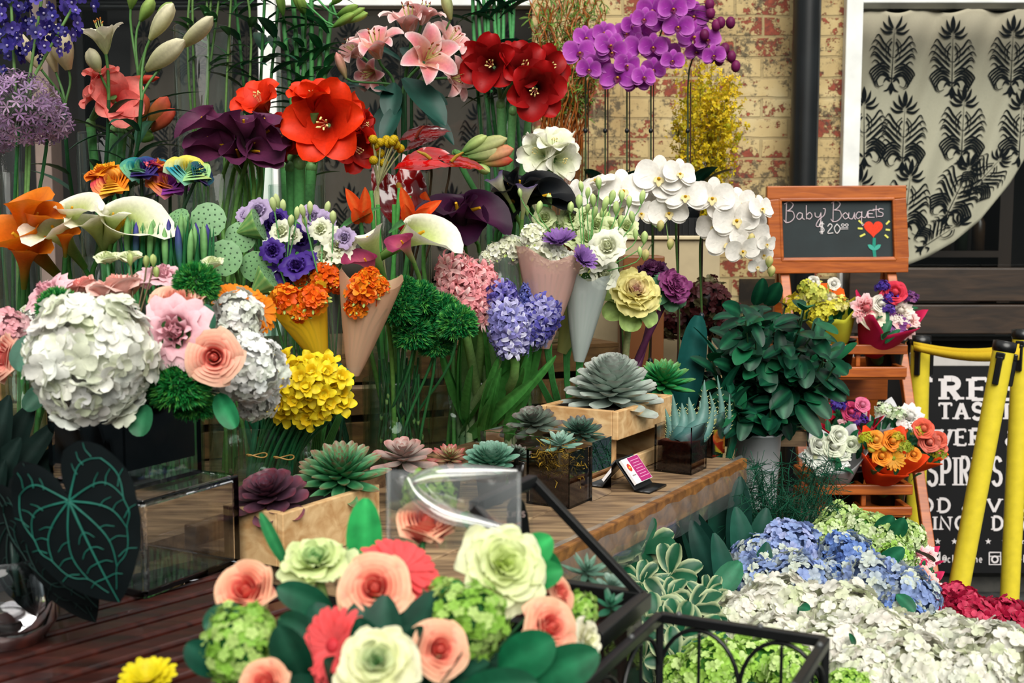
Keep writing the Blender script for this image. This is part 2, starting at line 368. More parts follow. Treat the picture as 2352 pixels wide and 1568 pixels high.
# ================================================================ the setting
WY = 4.6
def wx(px, d=WY): return P(px, 524, d)[0]
def wz(py, d=WY): return P(1176, py, d)[2]
def sbox(name, x0, x1, y0, y1, z0, z1, mat, col=(1, 1, 1), b=0):
    m = MB(); box(m, ((x0+x1)/2, (y0+y1)/2, (z0+z1)/2), (x1-x0, y1-y0, z1-z0), None, col)
    o = m.build(name, mat, None, (0, 0, 0), smooth=False); structure(o)
    if b: bev(o, b)
    return o
sbox('floor', -4, 4, -3, 6.6, -.1, 0, M_ROAD)
xl1, xr0 = wx(1222), wx(1928)
sbox('wall_back', xl1, xr0, WY, WY+.28, 0, 3.0, M_BRICK)
sbox('wall_under_window', -3.4, xl1, WY, WY+.28, 0, .72, M_BRICK)
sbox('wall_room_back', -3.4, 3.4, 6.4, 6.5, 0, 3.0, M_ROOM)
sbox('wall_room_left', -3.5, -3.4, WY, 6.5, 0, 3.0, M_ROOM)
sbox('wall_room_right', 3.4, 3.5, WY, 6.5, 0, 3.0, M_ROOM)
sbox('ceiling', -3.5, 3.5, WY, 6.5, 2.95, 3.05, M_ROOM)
sbox('wall_above', -3.4, 3.4, WY, WY+.28, 2.62, 3.0, M_BRICK)
# left shop window: white frame bars, pane
sbox('trim_1', wx(601), wx(641), WY+.0, WY+.10, .72, 2.62, M_WHITEPAINT, b=.004)
sbox('trim_2', wx(641), xl1, WY+.01, WY+.09, wz(12), wz(-28), M_WHITEPAINT, b=.004)
sbox('trim_3', -3.4, wx(601), WY+.01, WY+.09, wz(-60), wz(-95), M_WHITEPAINT, b=.004)
sbox('trim_4', wx(94), wx(131), WY-.03, WY+.08, .72, 2.62, M_GREYPAINT, b=.004)
sbox('window_1', -3.4, xl1, WY+.12, WY+.126, .72, 2.62, M_PANE)
# right shop window
sbox('trim_5', wx(1925), wx(1963), WY-.04, WY+.12, .9, 2.62, M_WHITEPAINT, b=.004)
sbox('trim_6', wx(1963), 3.4, WY-.02, WY+.1, wz(9), wz(-25), M_WHITEPAINT, b=.004)
sbox('window_2', wx(1963), 3.4, WY+.10, WY+.106, .95, wz(9), M_PANE)
for i, (ya, yb, dy) in enumerate([(616, 692, 0.0), (699, 765, .03)]):
    sbox('trim_%d' % (7+i), wx(1932), 3.4, WY-.13-dy, WY-.02, wz(yb, 4.47), wz(ya, 4.47), M_BOARDWOOD, b=.004)
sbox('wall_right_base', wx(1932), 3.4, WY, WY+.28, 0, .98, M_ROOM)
sbox('trim_9', wx(1932), 3.4, WY-.10, WY, 0, .06, noise_mat('concrete_kerb', hx('3a3a38'), hx('55534e'), 20))
sbox('wall_corner_pad', wx(1700), xr0, WY-.012, WY, 0, wz(640), noise_mat('dark_lower_brick', hx('1f1810'), hx('4a3c22'), 9, .9, .5))  # thin sheet, darker than the brick around it

# drain pipe
t = thing('drain_pipe', 'black round iron drain pipe running down the painted brick wall', 'pipe', (wx(1842, 4.48), 4.48, 0))
m = MB(); r = px2m(31, 4.48); tube(m, [(wx(1842, 4.48), 4.48, 0.0), (wx(1842, 4.48), 4.48, 3.0)], r, (1, 1, 1), 24); m.build('pipe_body', M_PIPE, t)
for z in (2.5, .4):
    m = MB(); lathe(m, [(r+.001, -.03), (r+.012, -.028), (r+.012, .028), (r+.001, .03)], (wx(1842, 4.48), 4.48, z), 24); m.build('bracket', M_PIPE, t)

# ---------------------------------------------------------------- damask curtains
_rb = [0]
def ribbon(mb, pts, w, surf, col):
    p = np.asarray(pts, float); T = np.gradient(p, axis=0); T /= np.linalg.norm(T, axis=1)[:, None]+1e-9
    Nn = np.stack([-T[:, 1], T[:, 0]], 1); w = np.asarray(w)[:, None]
    L = p+Nn*w/2; Rr = p-Nn*w/2; n = len(p)
    V = np.array([surf(*q) for k in range(n) for q in (L[k], Rr[k])]); _rb[0] = (_rb[0]+1) % 40; V[:, 1] -= 4e-5*_rb[0]; mb.grid(V, n, 2, col)
def taper(n, w, kind='leaf'):
    t = np.linspace(0, 1, n)
    return w*(np.sin(PI*t**.75)**.8+.04 if kind == 'leaf' else (1-.75*t))
MOTIF = []
def _ms(pts, w, kind='leaf'):
    q = spline(np.array(pts, float), 5); MOTIF.append((q, taper(len(q), w, kind)))
    MOTIF.append((q*np.array([-1, 1]), taper(len(q), w, kind)))
_ms([(0, .80), (.015, .9), (0, 1.0)], .09); _ms([(.02, .78), (.10, .86), (.14, .95)], .08); _ms([(.03, .76), (.17, .80), (.25, .87)], .08)
_ms([(.02, .74), (.18, .73), (.31, .79)], .07); _ms([(0, .08), (.0, .4), (0, .8)], .03, 's')
for k, (a, b) in enumerate([(.62, .40), (.55, .46), (.47, .50), (.40, .47)]):
    _ms([(.03, a-.12), (.20, a-.02), (b*.8, a+.08), (b, a+.02)], .05)
    _ms([(.03, a-.17), (.22, a-.09), (b*.75, a-.02), (b*.93, a-.06)], .045)
_ms([(.04, .62), (.10, .55), (.08, .45), (.0, .42)], .05, 's'); _ms([(.05, .66), (.15, .58), (.13, .44), (.03, .37)], .03, 's')
for k in range(5):
    a = .30-.035*k; _ms([(.03, a), (.20, a+.05), (.38-.02*k, a-.01), (.46-.03*k, a-.08), (.36-.03*k, a-.13)], .05)
_ms([(.02, .16), (.16, .22), (.30, .15), (.26, .06), (.16, .08)], .05, 's'); _ms([(.02, .12), (.11, .16), (.17, .10)], .06)
_ms([(.0, .12), (.06, .03), (.16, .0)], .06); _ms([(.0, .10), (.02, .02), (.0, -.04)], .05)
def cloth_fn(d, lean, k, amp):
    return lambda px, py: P(px, py, d + amp*math.sin((px+lean*py)/k)+amp*.45*math.sin((px+lean*1.3*py)/k*2.3+1)+.00025*(py-300)*lean*0)
def curtain(name, label, d, x0, x1, top, hem, motifs, sz, lean, k, amp, col, ink, nu=80, nv=60, rod=None):
    f = cloth_fn(d, lean, k, amp); m = MB(); V = []
    for i in range(nv):
        for j in range(nu):
            px = x0+(x1-x0)*j/(nu-1); t_ = top+6*math.sin(px/19.); V.append(f(px, t_+(hem(px)-t_)*i/(nv-1)))
    m.grid(np.array(V), nv, nu, col); t = thing(name, label, 'curtain', P((x0+x1)/2, 500, d))
    o = m.build('cloth', M_CLOTH, t); s_ = o.modifiers.new('thick', 'SOLIDIFY'); s_.thickness = .002; s_.offset = 1
    m = MB(); g = cloth_fn(d-.006, lean, k, amp)
    for (cx, cy, rot, sc_) in motifs:
        w, h = sz[0]*sc_, sz[1]*sc_; cr, sr = math.cos(rot), math.sin(rot)
        for q, ww in MOTIF:
            X = q[:, 0]*w; Y = -(q[:, 1]-.5)*h
            pp = np.stack([cx+X*cr-Y*sr, cy+X*sr+Y*cr], 1)
            ok = all(x0+2 < a < x1-2 and top+8 < b < hem(a)-3 for a, b in pp[::3])
            if ok: ribbon(m, pp, ww*w*.76, g, ink)
    m.build('printed_pattern', M_CLOTH, t)
    m = MB(); z = P(0, top, d)[2]+.012; tube(m, [(-3.42, d, z), (3.42, d, z)], .012, hx('101010'), 10); m.build('curtain_rod', M_BLACKMETAL, t); return t
_hx = [1955, 2090, 2130, 2190, 2250, 2320, 2352, 2420, 2600]; _hy = [650, 606, 590, 556, 506, 420, 366, 250, 150]
hem2 = lambda px: float(np.interp(px, _hx, _hy))
mot = [(2052, 118, .06, 1.), (2188, 128, .02, 1.), (2325, 125, .05, 1.), (1985, 290, .0, 1.), (2076, 300, .05, 1.), (2212, 285, .05, 1.), (2345, 290, .06, .95),
       (2085, 455, .12, 1.), (1975, 470, .03, 1.), (2205, 430, .45, 1.), (2270, 395, .75, .8), (2170, 535, 1.0, .8), (2420, 130, 0, 1)]
curtain('swag_curtain', 'cream swag curtain with black damask print behind the right shop window', 4.86, 1955, 2430, 24, hem2, mot, (112, 185), .28, 24., .014, hx('d2c6ae'), hx('0b1014'))
mot = [(x, y, 0, 1.) for j, y in enumerate((120, 310, 500)) for x in range(330+60*(j % 2), 1230, 118)]
curtain('shop_curtain', 'dim grey damask curtain hanging behind the left shop window', 5.05, 300, 1240, 14, lambda p: 640, mot, (92, 165), 0., 26., .014, hx('5d544c'), hx('181a1c'), 120, 12)  # cloth tone lowered, shade of the window painted into it
m = MB()
for x0, x1 in ((-2.6, wx(80)), (wx(145), wx(300, 5.0))):
    box(m, ((x0+x1)/2, 5.2, 1.6), (x1-x0, .02, 2.0), None, hx('1d1513'))
structure(m.build('wall_display_board', M_PAINT, None, (0, 5.2, .6), smooth=False))

t = thing('shop_shelf', 'dim brown shelf with bottles inside the right shop window below the curtain', 'shelf', (1.95, 5.6, 0)); cb = hx('2e1f15')
for nm, c_, s_ in (('upright', (1.72, 5.6, 1.1), (.06, .2, 2.2)), ('upright', (2.30, 5.6, 1.1), (.06, .2, 2.2)), ('board', (2.01, 5.6, 1.30), (.52, .2, .03)), ('board', (2.01, 5.6, 1.02), (.52, .2, .03)), ('back_panel', (2.01, 5.71, 1.1), (.64, .02, 2.2))):
    m = MB(); box(m, c_, s_, None, cb*(.6 if nm == 'back_panel' else 1.)); m.build(nm, M_PAINT, t, smooth=False)
for i in range(6):
    x = 1.80+.08*i; t = thing('bottle', 'dark bottle on the dim shelf inside the right shop window', 'bottle', (x, 5.57, 1.3155), 'bottles on the shop shelf'); m = MB(); lathe(m, [(0, 0), (.03, 0), (.03, .13), (.011, .17), (.011, .21), (0, .21)], (x, 5.57, 1.3155), 14, hx('3a2a1c') if i % 2 else hx('1c2418')); m.build('bottle_glass', M_PLASTIC, t)

# ---------------------------------------------------------------- lettering
def arc(cx, cy, rx, ry, a0, a1, n=9):
    a = np.radians(np.linspace(a0, a1, n)); return [(cx+rx*math.cos(v), cy+ry*math.sin(v)) for v in a]
GL = {  # strokes in a unit cell, 's' = slab at that end
 'F': [[(.2, 0), (.2, 1)], [(.2, 1), (.85, 1)], [(.2, .52), (.65, .52)]], 'R': [[(.2, 0), (.2, 1)], [(.2, 1), (.55, 1)]+arc(.55, .76, .28, .24, 90, -90)+[(.2, .52)], [(.5, .5), (.85, 0)]],
 'E': [[(.2, 0), (.2, 1)], [(.2, 1), (.85, 1)], [(.2, .52), (.65, .52)], [(.2, 0), (.88, 0)]], 'T': [[(.5, 0), (.5, 1)], [(.05, 1), (.95, 1)]],
 'A': [[(.08, 0), (.5, 1), (.92, 0)], [(.25, .36), (.75, .36)]], 'S': [arc(.5, .75, .33, .25, 20, 270)+arc(.5, .25, .35, .25, 90, -160)],
 'I': [[(.5, 0), (.5, 1)]], 'N': [[(.15, 0), (.15, 1), (.85, 0), (.85, 1)]], 'G': [arc(.52, .5, .4, .5, 45, 315)+[(.86, .42), (.6, .42)]],
 'V': [[(.08, 1), (.5, 0), (.92, 1)]], 'Y': [[(.1, 1), (.5, .5), (.9, 1)], [(.5, .5), (.5, 0)]], 'P': [[(.2, 0), (.2, 1)], [(.2, 1), (.55, 1)]+arc(.55, .74, .3, .26, 90, -90)+[(.2, .48)]],
 'C': [arc(.52, .5, .42, .5, 45, 315)], 'O': [arc(.5, .5, .42, .5, 0, 360, 17)], 'D': [[(.2, 0), (.2, 1)], [(.2, 1), (.45, 1)]+arc(.45, .5, .42, .5, 90, -90)+[(.2, 0)]],
 'W': [[(.0, 1), (.27, 0), (.5, .8), (.73, 0), (1., 1)]], 'L': [[(.2, 1), (.2, 0), (.85, 0)]], '&': [[(.95, 0), (.3, .75)]+arc(.48, .82, .2, .17, 200, -20)+[(.2, .35)]+arc(.42, .22, .32, .22, 150, 340)+[(.92, .5)]],
 '@': [arc(.5, .5, .2, .2, 0, 360, 11), arc(.5, .5, .45, .45, -50, 300, 13), [(.7, .7), (.7, .35), (.9, .4)]], 'c': [arc(.5, .3, .3, .3, 50, 310)], 'h': [[(.2, 0), (.2, 1)], [(.2, .4)]+arc(.5, .36, .28, .24, 160, 0)+[(.78, 0)]],
 'n': [[(.2, 0), (.2, .6)], [(.2, .4)]+arc(.5, .36, .28, .24, 160, 0)+[(.78, 0)]], 'e': [[(.2, .32), (.8, .32)]+arc(.5, .3, .3, .3, 5, 310)], 'l': [[(.5, 0), (.5, 1)]], 's': [arc(.5, .45, .22, .15, 20, 270, 6)+arc(.5, .15, .24, .15, 90, -160, 6)],
 'a': [arc(.45, .3, .3, .3, 0, 360, 11), [(.75, .6), (.75, 0)]], 'i': [[(.5, 0), (.5, .6)]], 'o': [arc(.5, .3, .3, .3, 0, 360, 11)], 't': [[(.5, .9), (.5, 0)], [(.25, .62), (.75, .62)]]}
SLAB = set('FRETAINVYPDWL')
def letters(mb, text, x, y, w, h, d, thick, col, gap=.12, slab=True, thin=.55):
    "flat painted letters on the plane at depth d; x,y = lower left in photo pixels"
    def P2(a, b): return P(a, b, d)
    for ch in text:
        if ch == ' ': x += w*.5; continue
        cw = w*(.45 if ch in 'Iil' else 1.0)
        for st in GL[ch]:
            q = np.array(st, float); q = np.stack([x+q[:, 0]*cw if ch not in 'Iil' else x+cw*.5+(q[:, 0]-.5)*cw, y-q[:, 1]*h], 1)
            horiz = abs(q[-1, 1]-q[0, 1]) < .1*h and len(q) == 2
            if len(q) == 2 or len(q) > 4:
                n = max(len(q), 3); 
                if len(q) == 2: q = np.stack([np.linspace(q[0, k], q[1, k], 3) for k in (0, 1)], 1)
            ribbon(mb, q if len(q) != 3 else q, np.full(len(q), thick*(thin if horiz else 1.)), P2, col) if len(q) > 3 or len(st) == 2 else [ribbon(mb, np.stack([np.linspace(q[i, k], q[i+1, k], 3) for k in (0, 1)], 1), np.full(3, thick), P2, col) for i in range(len(q)-1)]
            if slab and ch in SLAB:
                for e in (st[0], st[-1]):
                    ex, ey = x+e[0]*cw, y-e[1]*h
                    if ch in 'Iil': ex = x+cw*.5
                    if not horiz and e[1] in (0, 1):
                        sg = .28*h*0+thick*.42; ribbon(mb, np.array([(ex-thick*.95, ey+(sg*.5 if e[1] == 1 else -sg*.5)), (ex, ey+(sg*.5 if e[1] == 1 else -sg*.5)), (ex+thick*.95, ey+(sg*.5 if e[1] == 1 else -sg*.5))]), np.full(3, sg), P2, col)
                    elif horiz and ch in 'FETL': ribbon(mb, np.array([(ex, ey-h*.02), (ex, ey+h*.09), (ex, ey+h*.17)]) if e[1] == 1 else np.array([(ex, ey-h*.15), (ex, ey-h*.06), (ex, ey)]) if e[1] == 0 else np.array([(ex, ey-h*.1), (ex, ey), (ex, ey+h*.1)]), np.full(3, thick*.5), P2, col) if e[0] != .2 else None
        x += cw*(1+gap)
    return x
SD = 4.36
t = thing('poster_board', 'black poster board with white slab lettering under the window behind the yellow posts', 'sign', P(2260, 1312, SD))
m = MB(); a, b = P(2100, 840, SD+.004), P(2480, 1312, SD+.03); box(m, ((a[0]+b[0])/2, SD+.02, (a[2]+b[2])/2), (b[0]-a[0], .02, a[2]-b[2]), None, hx('08080b')); m.build('black_panel', M_PAINT, t, smooth=False)
m = MB(); z1, z0 = P(0, 812, SD)[2], P(0, 841, SD)[2]; box(m, ((a[0]+b[0])/2, SD+.02, (z0+z1)/2), (b[0]-a[0]+.02, .03, z1-z0), None, hx('b8b4b0')); bev(m.build('top_rail', M_PAINT, t, smooth=False), .003)
for s_ in (2110, 2470):
    m = MB(); q = P(s_, 1312, SD); box(m, (q[0], SD+.03, q[2]/2), (.03, .03, q[2]), None, hx('151515')); m.build('foot', M_PAINT, t, smooth=False)
m = MB(); LC = hx('d8d2d2'); ld = SD+.007
m = MB(); letters(m, 'FREE', 2094, 917, 52, 48, ld, 13.5, LC, .22); m.build('lettering', M_PAINT, t, smooth=False)
m = MB(); letters(m, 'E TASTING', 2103, 962, 31, 36, ld, 8.5, LC, .2); m.build('lettering', M_PAINT, t, smooth=False)
m = MB(); letters(m, 'IVERY &', 2142, 1022, 30, 36, ld, 8.5, LC, .14); m.build('lettering', M_PAINT, t, smooth=False)
m = MB(); letters(m, 'SPIRITS CA', 2128, 1114, 27, 64, ld, 8, LC, .12); m.build('lettering', M_PAINT, t, smooth=False)
m = MB(); letters(m, 'OD & VINES', 2110, 1175, 34, 30, ld, 6.5, LC, .2); m.build('lettering', M_PAINT, t, smooth=False)
m = MB(); letters(m, 'RINGS DOWN', 2106, 1216, 30, 30, ld, 6.2, LC, .16); m.build('lettering', M_PAINT, t, smooth=False)
m = MB(); letters(m, '@chelsane', 2164, 1291, 10, 17, ld, 2.2, LC, .12, False); m.build('lettering', M_PAINT, t, smooth=False)
m = MB(); letters(m, 'elsine', 2338, 1291, 10, 17, ld, 2.2, LC, .12, False); m.build('lettering', M_PAINT, t, smooth=False)
m = MB()
def star(cx, cy, r):
    p = [P(cx+r*(1 if k % 2 == 0 else .4)*math.sin(k*PI/5), cy-r*(1 if k % 2 == 0 else .4)*math.cos(k*PI/5), ld) for k in range(10)]
    m.add(np.array(p+[P(cx, cy, ld)]), [[k, 10, (k+1) % 10] for k in range(10)], LC)
for cx in (2116, 2154, 2192, 2231, 2270, 2308, 2346): star(cx, 1243, 7.5)
def pxpoly(pts, col, d): m.add(np.array([P(x, y, d) for x, y in pts]), [list(range(len(pts)))], col)
pxpoly([(2133, 1267), (2160, 1267), (2160, 1295), (2133, 1295)], LC, ld); ribbon(m, [(2140, 1276), (2147, 1285), (2156, 1272)], [4, 4, 4], lambda x, y: P(x, y, ld-.003), hx('08080b'))
ribbon(m, np.array([(2272, 1268), (2298, 1268), (2298, 1296), (2272, 1296), (2272, 1268)], float), np.full(5, 3.), lambda x, y: P(x, y, ld), LC)
q = np.array(arc(2285, 1284, 7, 7, 0, 360, 17)); ribbon(m, q, np.full(17, 4.), lambda x, y: P(x, y, ld), LC)
ribbon(m, np.array([(2272, 1277), (2285, 1277), (2298, 1277)], float), np.full(3, 2.), lambda x, y: P(x, y, ld), LC)
m.build('printed_icons', M_PAINT, t, smooth=False)

# ---------------------------------------------------------------- chalkboard display stand
SX0, SX1 = 1.289-.373, 1.289+.015
Z_ = lambda py, d: P(1176, py, d)[2]
WC = (1, 1, 1)
t = thing('flower_display_stand', 'orange wooden tiered flower stand with a chalkboard on top beside the brick wall', 'display stand', (1.1, 3.7, 0))
def wbar(nm, a, b, w, h, up=(0, 0, 1), mat=None):
    mm = MB(); bar(mm, a, b, w, h, WC, up); return bev(mm.build(nm, mat or M_ORANGEWOOD, t, smooth=False), .003)
CB = 4.0
def cbp(x, y): return P(x, y, CB)
for nm, (x0, y0), (x1, y1), wpx in (('board_frame', (1760, 443), (2079, 441), 30), ('board_frame', (1764, 610), (2084, 607), 36), ('board_frame', (1774, 458), (1781, 594), 29), ('board_frame', (2064, 456), (2071, 592), 29)):
    wbar(nm, cbp(x0, y0), cbp(x1, y1), .028, px2m(wpx, CB))
for (x0, y0), (x1, y1) in (((1788, 459), (2052, 457)), ((1793, 598), (2056, 596)), ((1790, 458), (1795, 598)), ((2050, 457), (2055, 596))):
    wbar('frame_bead', cbp(x0, y0)-A3(0, .006, 0), cbp(x1, y1)-A3(0, .006, 0), .02, px2m(7, CB))
mm = MB(); V = [cbp(1785, 452), cbp(2056, 450), cbp(2062, 602), cbp(1790, 604)]; mm.add(np.array(V+[v+A3(0, .012, 0) for v in V]), [[3, 2, 1, 0], [4, 5, 6, 7], [0, 1, 5, 4], [1, 2, 6, 5], [2, 3, 7, 6], [3, 0, 4, 7]], WC)
slate = mm.build('chalkboard', M_SLATE, t, smooth=False); slate['label'] = 'black chalkboard with chalk writing'
for sx in (SX0+.012, SX1-.012):
    wbar('leg', (sx, 4.03, Z_(610, 4.03)), (sx, 3.33, 0), .032, .028, (0, 1, 0))
    wbar('rear_leg', (sx, 4.06, Z_(610, 4.06)), (sx, 4.36, 0), .03, .028, (0, 1, 0))
wbar('back_panel', (SX0+.03, 3.96, .90), (SX1-.03, 3.96, .90), .018, .12)
def tray(df, db, yt, yb, xa, xb):
    "two rail frames one above the other with a middle divider"
    for (y0, y1, in_) in ((yt[0], yt[1], 0), (yb[0], yb[1], 1)):
        zt, zb = Z_(y0, df), Z_(y1, df); zc, h = (zt+zb)/2, zt-zb
        wbar('rail', (xa, df, zc), (xb, df, zc), .018, h); wbar('rail', (xa, db, zc), (xb, db, zc), .018, h)
        for x in (xa+.009, xb-.009): wbar('side_rail', (x, df+.01, zc), (x, db-.01, zc), .018, h)
        wbar('divider', ((xa+xb)/2, df+.01, zc-.005), ((xa+xb)/2, db-.01, zc-.005), .014, h*.8)
    wbar('divider_post', ((xa+xb)/2, df+.012, Z_(yt[1], df)), ((xa+xb)/2, df+.012, Z_(yb[0], df)), .014, .014, (0, 1, 0))
    wbar('slat_base', (xa, (df+db)/2, Z_(yb[1], df)-.004), (xb, (df+db)/2, Z_(yb[1], df)-.004), db-df, .008)
tray(3.62, 3.90, (791, 813), (842, 866), wx(1870, 3.62), wx(2092, 3.62))
tray(3.30, 3.58, (1112, 1135), (1163, 1182), wx(1892, 3.30), wx(2115, 3.30))
# chalk drawing on the slate
CHALK = {}
def chalk(strokes, x, y, s, r, col, mb, kx=1.0):
    for st in strokes:
        q = spline(np.array([(x+a*s*kx, y-b*s) for a, b in st], float), 5)
        tube(mb, [P(a, b, CB-.0015) for a, b in q], px2m(r, CB), col, 5)
mm = MB(); W1 = hx('d9c6cc'); S_ = 30.
_B = [[(.25, 1.25), (.22, .5), (.2, -.35)], [(.05, 1.15), (.5, 1.35), (.85, 1.1), (.6, .75), (.3, .6)], [(.3, .6), (.8, .55), (.95, .1), (.6, -.25), (.2, -.3), (0, -.1)]]
_a = [[(.6, .45), (.3, .5), (.1, .2), (.3, 0), (.55, .15), (.6, .45)], [(.6, .45), (.62, .1), (.8, 0)]]; _b = [[(.15, 1.05), (.15, .5), (.17, 0)], [(.17, .3), (.45, .5), (.65, .25), (.45, 0), (.17, .08)]]
_y = [[(.1, .5), (.15, .2), (.45, .15), (.6, .4)], [(.62, .5), (.62, 0), (.5, -.55), (.2, -.5), (.45, -.05), (.9, .3), (1.0, .75), (.8, .8)]]
_o = [[(.35, .5), (.1, .3), (.3, 0), (.6, .2), (.35, .5)]]; _u = [[(.1, .5), (.1, .1), (.4, .02), (.58, .4)], [(.58, .5), (.6, .05), (.72, 0)]]
_q = [[(.6, .45), (.3, .5), (.1, .2), (.3, 0), (.6, .2)], [(.6, .5), (.6, -.3), (.7, -.55), (.8, -.4)]]; _e = [[(.7, .5), (.25, .52), (.15, .3), (.55, .27)], [(.15, .3), (.2, .02), (.7, 0)]]
_t = [[(.35, .9), (.35, .3), (.4, 0)], [(.05, .6), (.65, .6)]]; _s2 = [[(.6, .55), (.25, .6), (.2, .38), (.55, .25), (.5, .02), (.1, 0)]]
for g, x, y in ((_B, 1800, 502), (_a, 1827, 504), (_b, 1848, 503), (_y, 1869, 503), (_B, 1908, 500), (_o, 1933, 503), (_u, 1947, 503), (_q, 1963, 502), (_u, 1977, 500), (_e, 1990, 499), (_t, 2003, 499), (_s2, 2013, 497)):
    chalk(g, x, y, S_ if g is not _B else 29., .95, W1, mm, .88)
W2 = hx('e6e0e0')
chalk([[(.7, .85), (.3, .95), (.15, .7), (.6, .5), (.65, .2), (.15, .12)], [(.35, 1.1), (.35, -.05)], [(.5, 1.1), (.5, -.05)]], 1879, 536, 25, .9, W2, mm, .8)
chalk([[(.1, .7), (.4, .95), (.65, .7), (.1, .05), (.8, .05)]], 1899, 536, 23, 1.1, W2, mm, .8); chalk([[(.4, .95), (.1, .5), (.4, .0), (.75, .5), (.4, .95)]], 1914, 536, 23, 1.1, W2, mm, .9)
for xx in (1932, 1941): chalk([[(.3, .5), (0, .25), (.3, 0), (.55, .25), (.3, .5)]], xx, 520, 13, .8, W2, mm)
chalk([[(0, 0), (1.3, .05)]], 1931, 523.5, 13, .7, W2, mm); chalk([[(0, 0), (1.3, .05)]], 1931, 526.5, 13, .6, W2, mm)
mm.build('chalk_writing', M_CHALK, t)['label'] = 'white chalk writing Baby Bouquets $20.00'
mm = MB(); hp = []
for k in range(40):
    a = k/40*2*PI; hp.append((2006+1.38*16*math.sin(a)**3*.98, 524-1.32*(13*math.cos(a)-5*math.cos(2*a)-2*math.cos(3*a)-math.cos(4*a))))
mm.add(np.array([P(x, y, CB-.0012) for x, y in hp]+[P(2006, 524, CB-.0014)]), [[k, (k+1) % 40, 40] for k in range(40)], hx('e2452f')); mm.build('chalk_heart', M_CHALK, t)['label'] = 'red chalk heart'
mm = MB(); G_ = hx('2f8a78')
ribbon(mm, np.array([(2008, 546), (2007, 570), (2010, 596)], float), np.array([7., 8, 7]), lambda x, y: P(x, y, CB-.0012), G_)
for sg in (-1, 1): q = spline([(2008, 574), (2008+sg*9, 566), (2008+sg*15, 562)], 4); ribbon(mm, q, taper(len(q), 9), lambda x, y: P(x, y, CB-.0013), hx('49a694'))
for x0, y0, x1, y1 in ((1972, 506, 1981, 514), (1970, 524, 1981, 525), (1975, 543, 1987, 537), (2035, 515, 2043, 507), (2034, 527, 2044, 528), (2032, 539, 2040, 546)):
    ribbon(mm, np.array([(x0, y0), ((x0+x1)/2, (y0+y1)/2), (x1, y1)], float), np.full(3, 4.2), lambda x, y: P(x, y, CB-.0012), hx('d9d66a'))
mm.build('chalk_flower', M_CHALK, t)['label'] = 'green chalk stem and yellow chalk rays'

# ---------------------------------------------------------------- yellow stanchions
YEL = hx('d9c534'); BLK = hx('0a0b0d')
def stanchion(label, top, bot, r, d, clips=True):
    T_ = P(top[0], top[1], d); B_ = P(bot[0], bot[1], d); ax = T_-B_; base = B_-ax*((B_[2]-.02)/ax[2]); u = norm(ax)
    t = thing('barrier_post', label, 'post', (base[0], base[1], 0), 'yellow barrier posts')
    m = MB(); tube(m, [base, T_-u*.028], r, YEL, 28); m.build('post_tube', M_PLASTIC, t)
    m = MB(); R = frame(u); lathe(m, [(0, .0), (r+.003, .0), (r+.003, -.022), (r+.001, -.03), (r*.6, -.031)], T_, 28, BLK, R); lathe(m, [(0, .001), (r*.8, .0015), (r*.8, 0)], T_, 28, hx('17181a'), R); m.build('cap', M_PLASTIC, t)
    m = MB()
    for a in (-2.15, -.25, 1.0):
        dr = R @ A3(math.cos(a), math.sin(a), 0); c = T_-u*.088+dr*(r+.004); s_ = np.cross(u, dr)
        box(m, c, (.014, .018, .085), np.stack([dr, s_, u], 1), BLK); box(m, c+u*.045, (.012, .026, .02), np.stack([dr, s_, u], 1), BLK)
    bev(m.build('belt_clip', M_PLASTIC, t, smooth=False), .003)
    m = MB(); lathe(m, [(0, .0), (.11, 0), (.11, .012), (.05, .03), (r+.004, .045), (r, .05)], (base[0], base[1], 0), 32, BLK); m.build('base', M_PLASTIC, t)
    return t, T_, u
tA, TA, uA = stanchion('yellow belt barrier post half hidden behind the flower stand', (2115, 771), (2102, 1242), px2m(21.5, 3.95), 3.95)
tC, TC, uC = stanchion('yellow belt barrier post standing straight at the right edge', (2349, 757), (2318, 1390), px2m(21.5, 3.75), 3.75)
tB, TB, uB = stanchion('yellow belt barrier post leaning to the right in front of the poster', (2309, 784), (2203, 1346), px2m(24, 3.5), 3.5)
m = MB()
for (y0, y1, y2) in ((795, 803, 812), (801, 806, 820)):
    a, b = P(2098, y0, 3.90), P(2340, y2, 3.71); n_ = 14; V = []
    for k in range(n_):
        q = a+(b-a)*k/(n_-1); q = q-A3(0, .004*(y0 > 796), .018*math.sin(PI*k/(n_-1))+.0); hgt = (.016+.016*(k/(n_-1)))*(1.0 if y0 < 800 else .9)
        V += [q+A3(0, -.012*math.sin(3*k/(n_-1)), hgt), q-A3(0, 0, hgt*.3)]
    m.grid(np.array(V), n_, 2, hx('d8b62e'))
bl = m.build('belt', M_CLOTH, tA); bl['label'] = 'twisted yellow webbing belt'; s_ = bl.modifiers.new('thick', 'SOLIDIFY'); s_.thickness = .0015

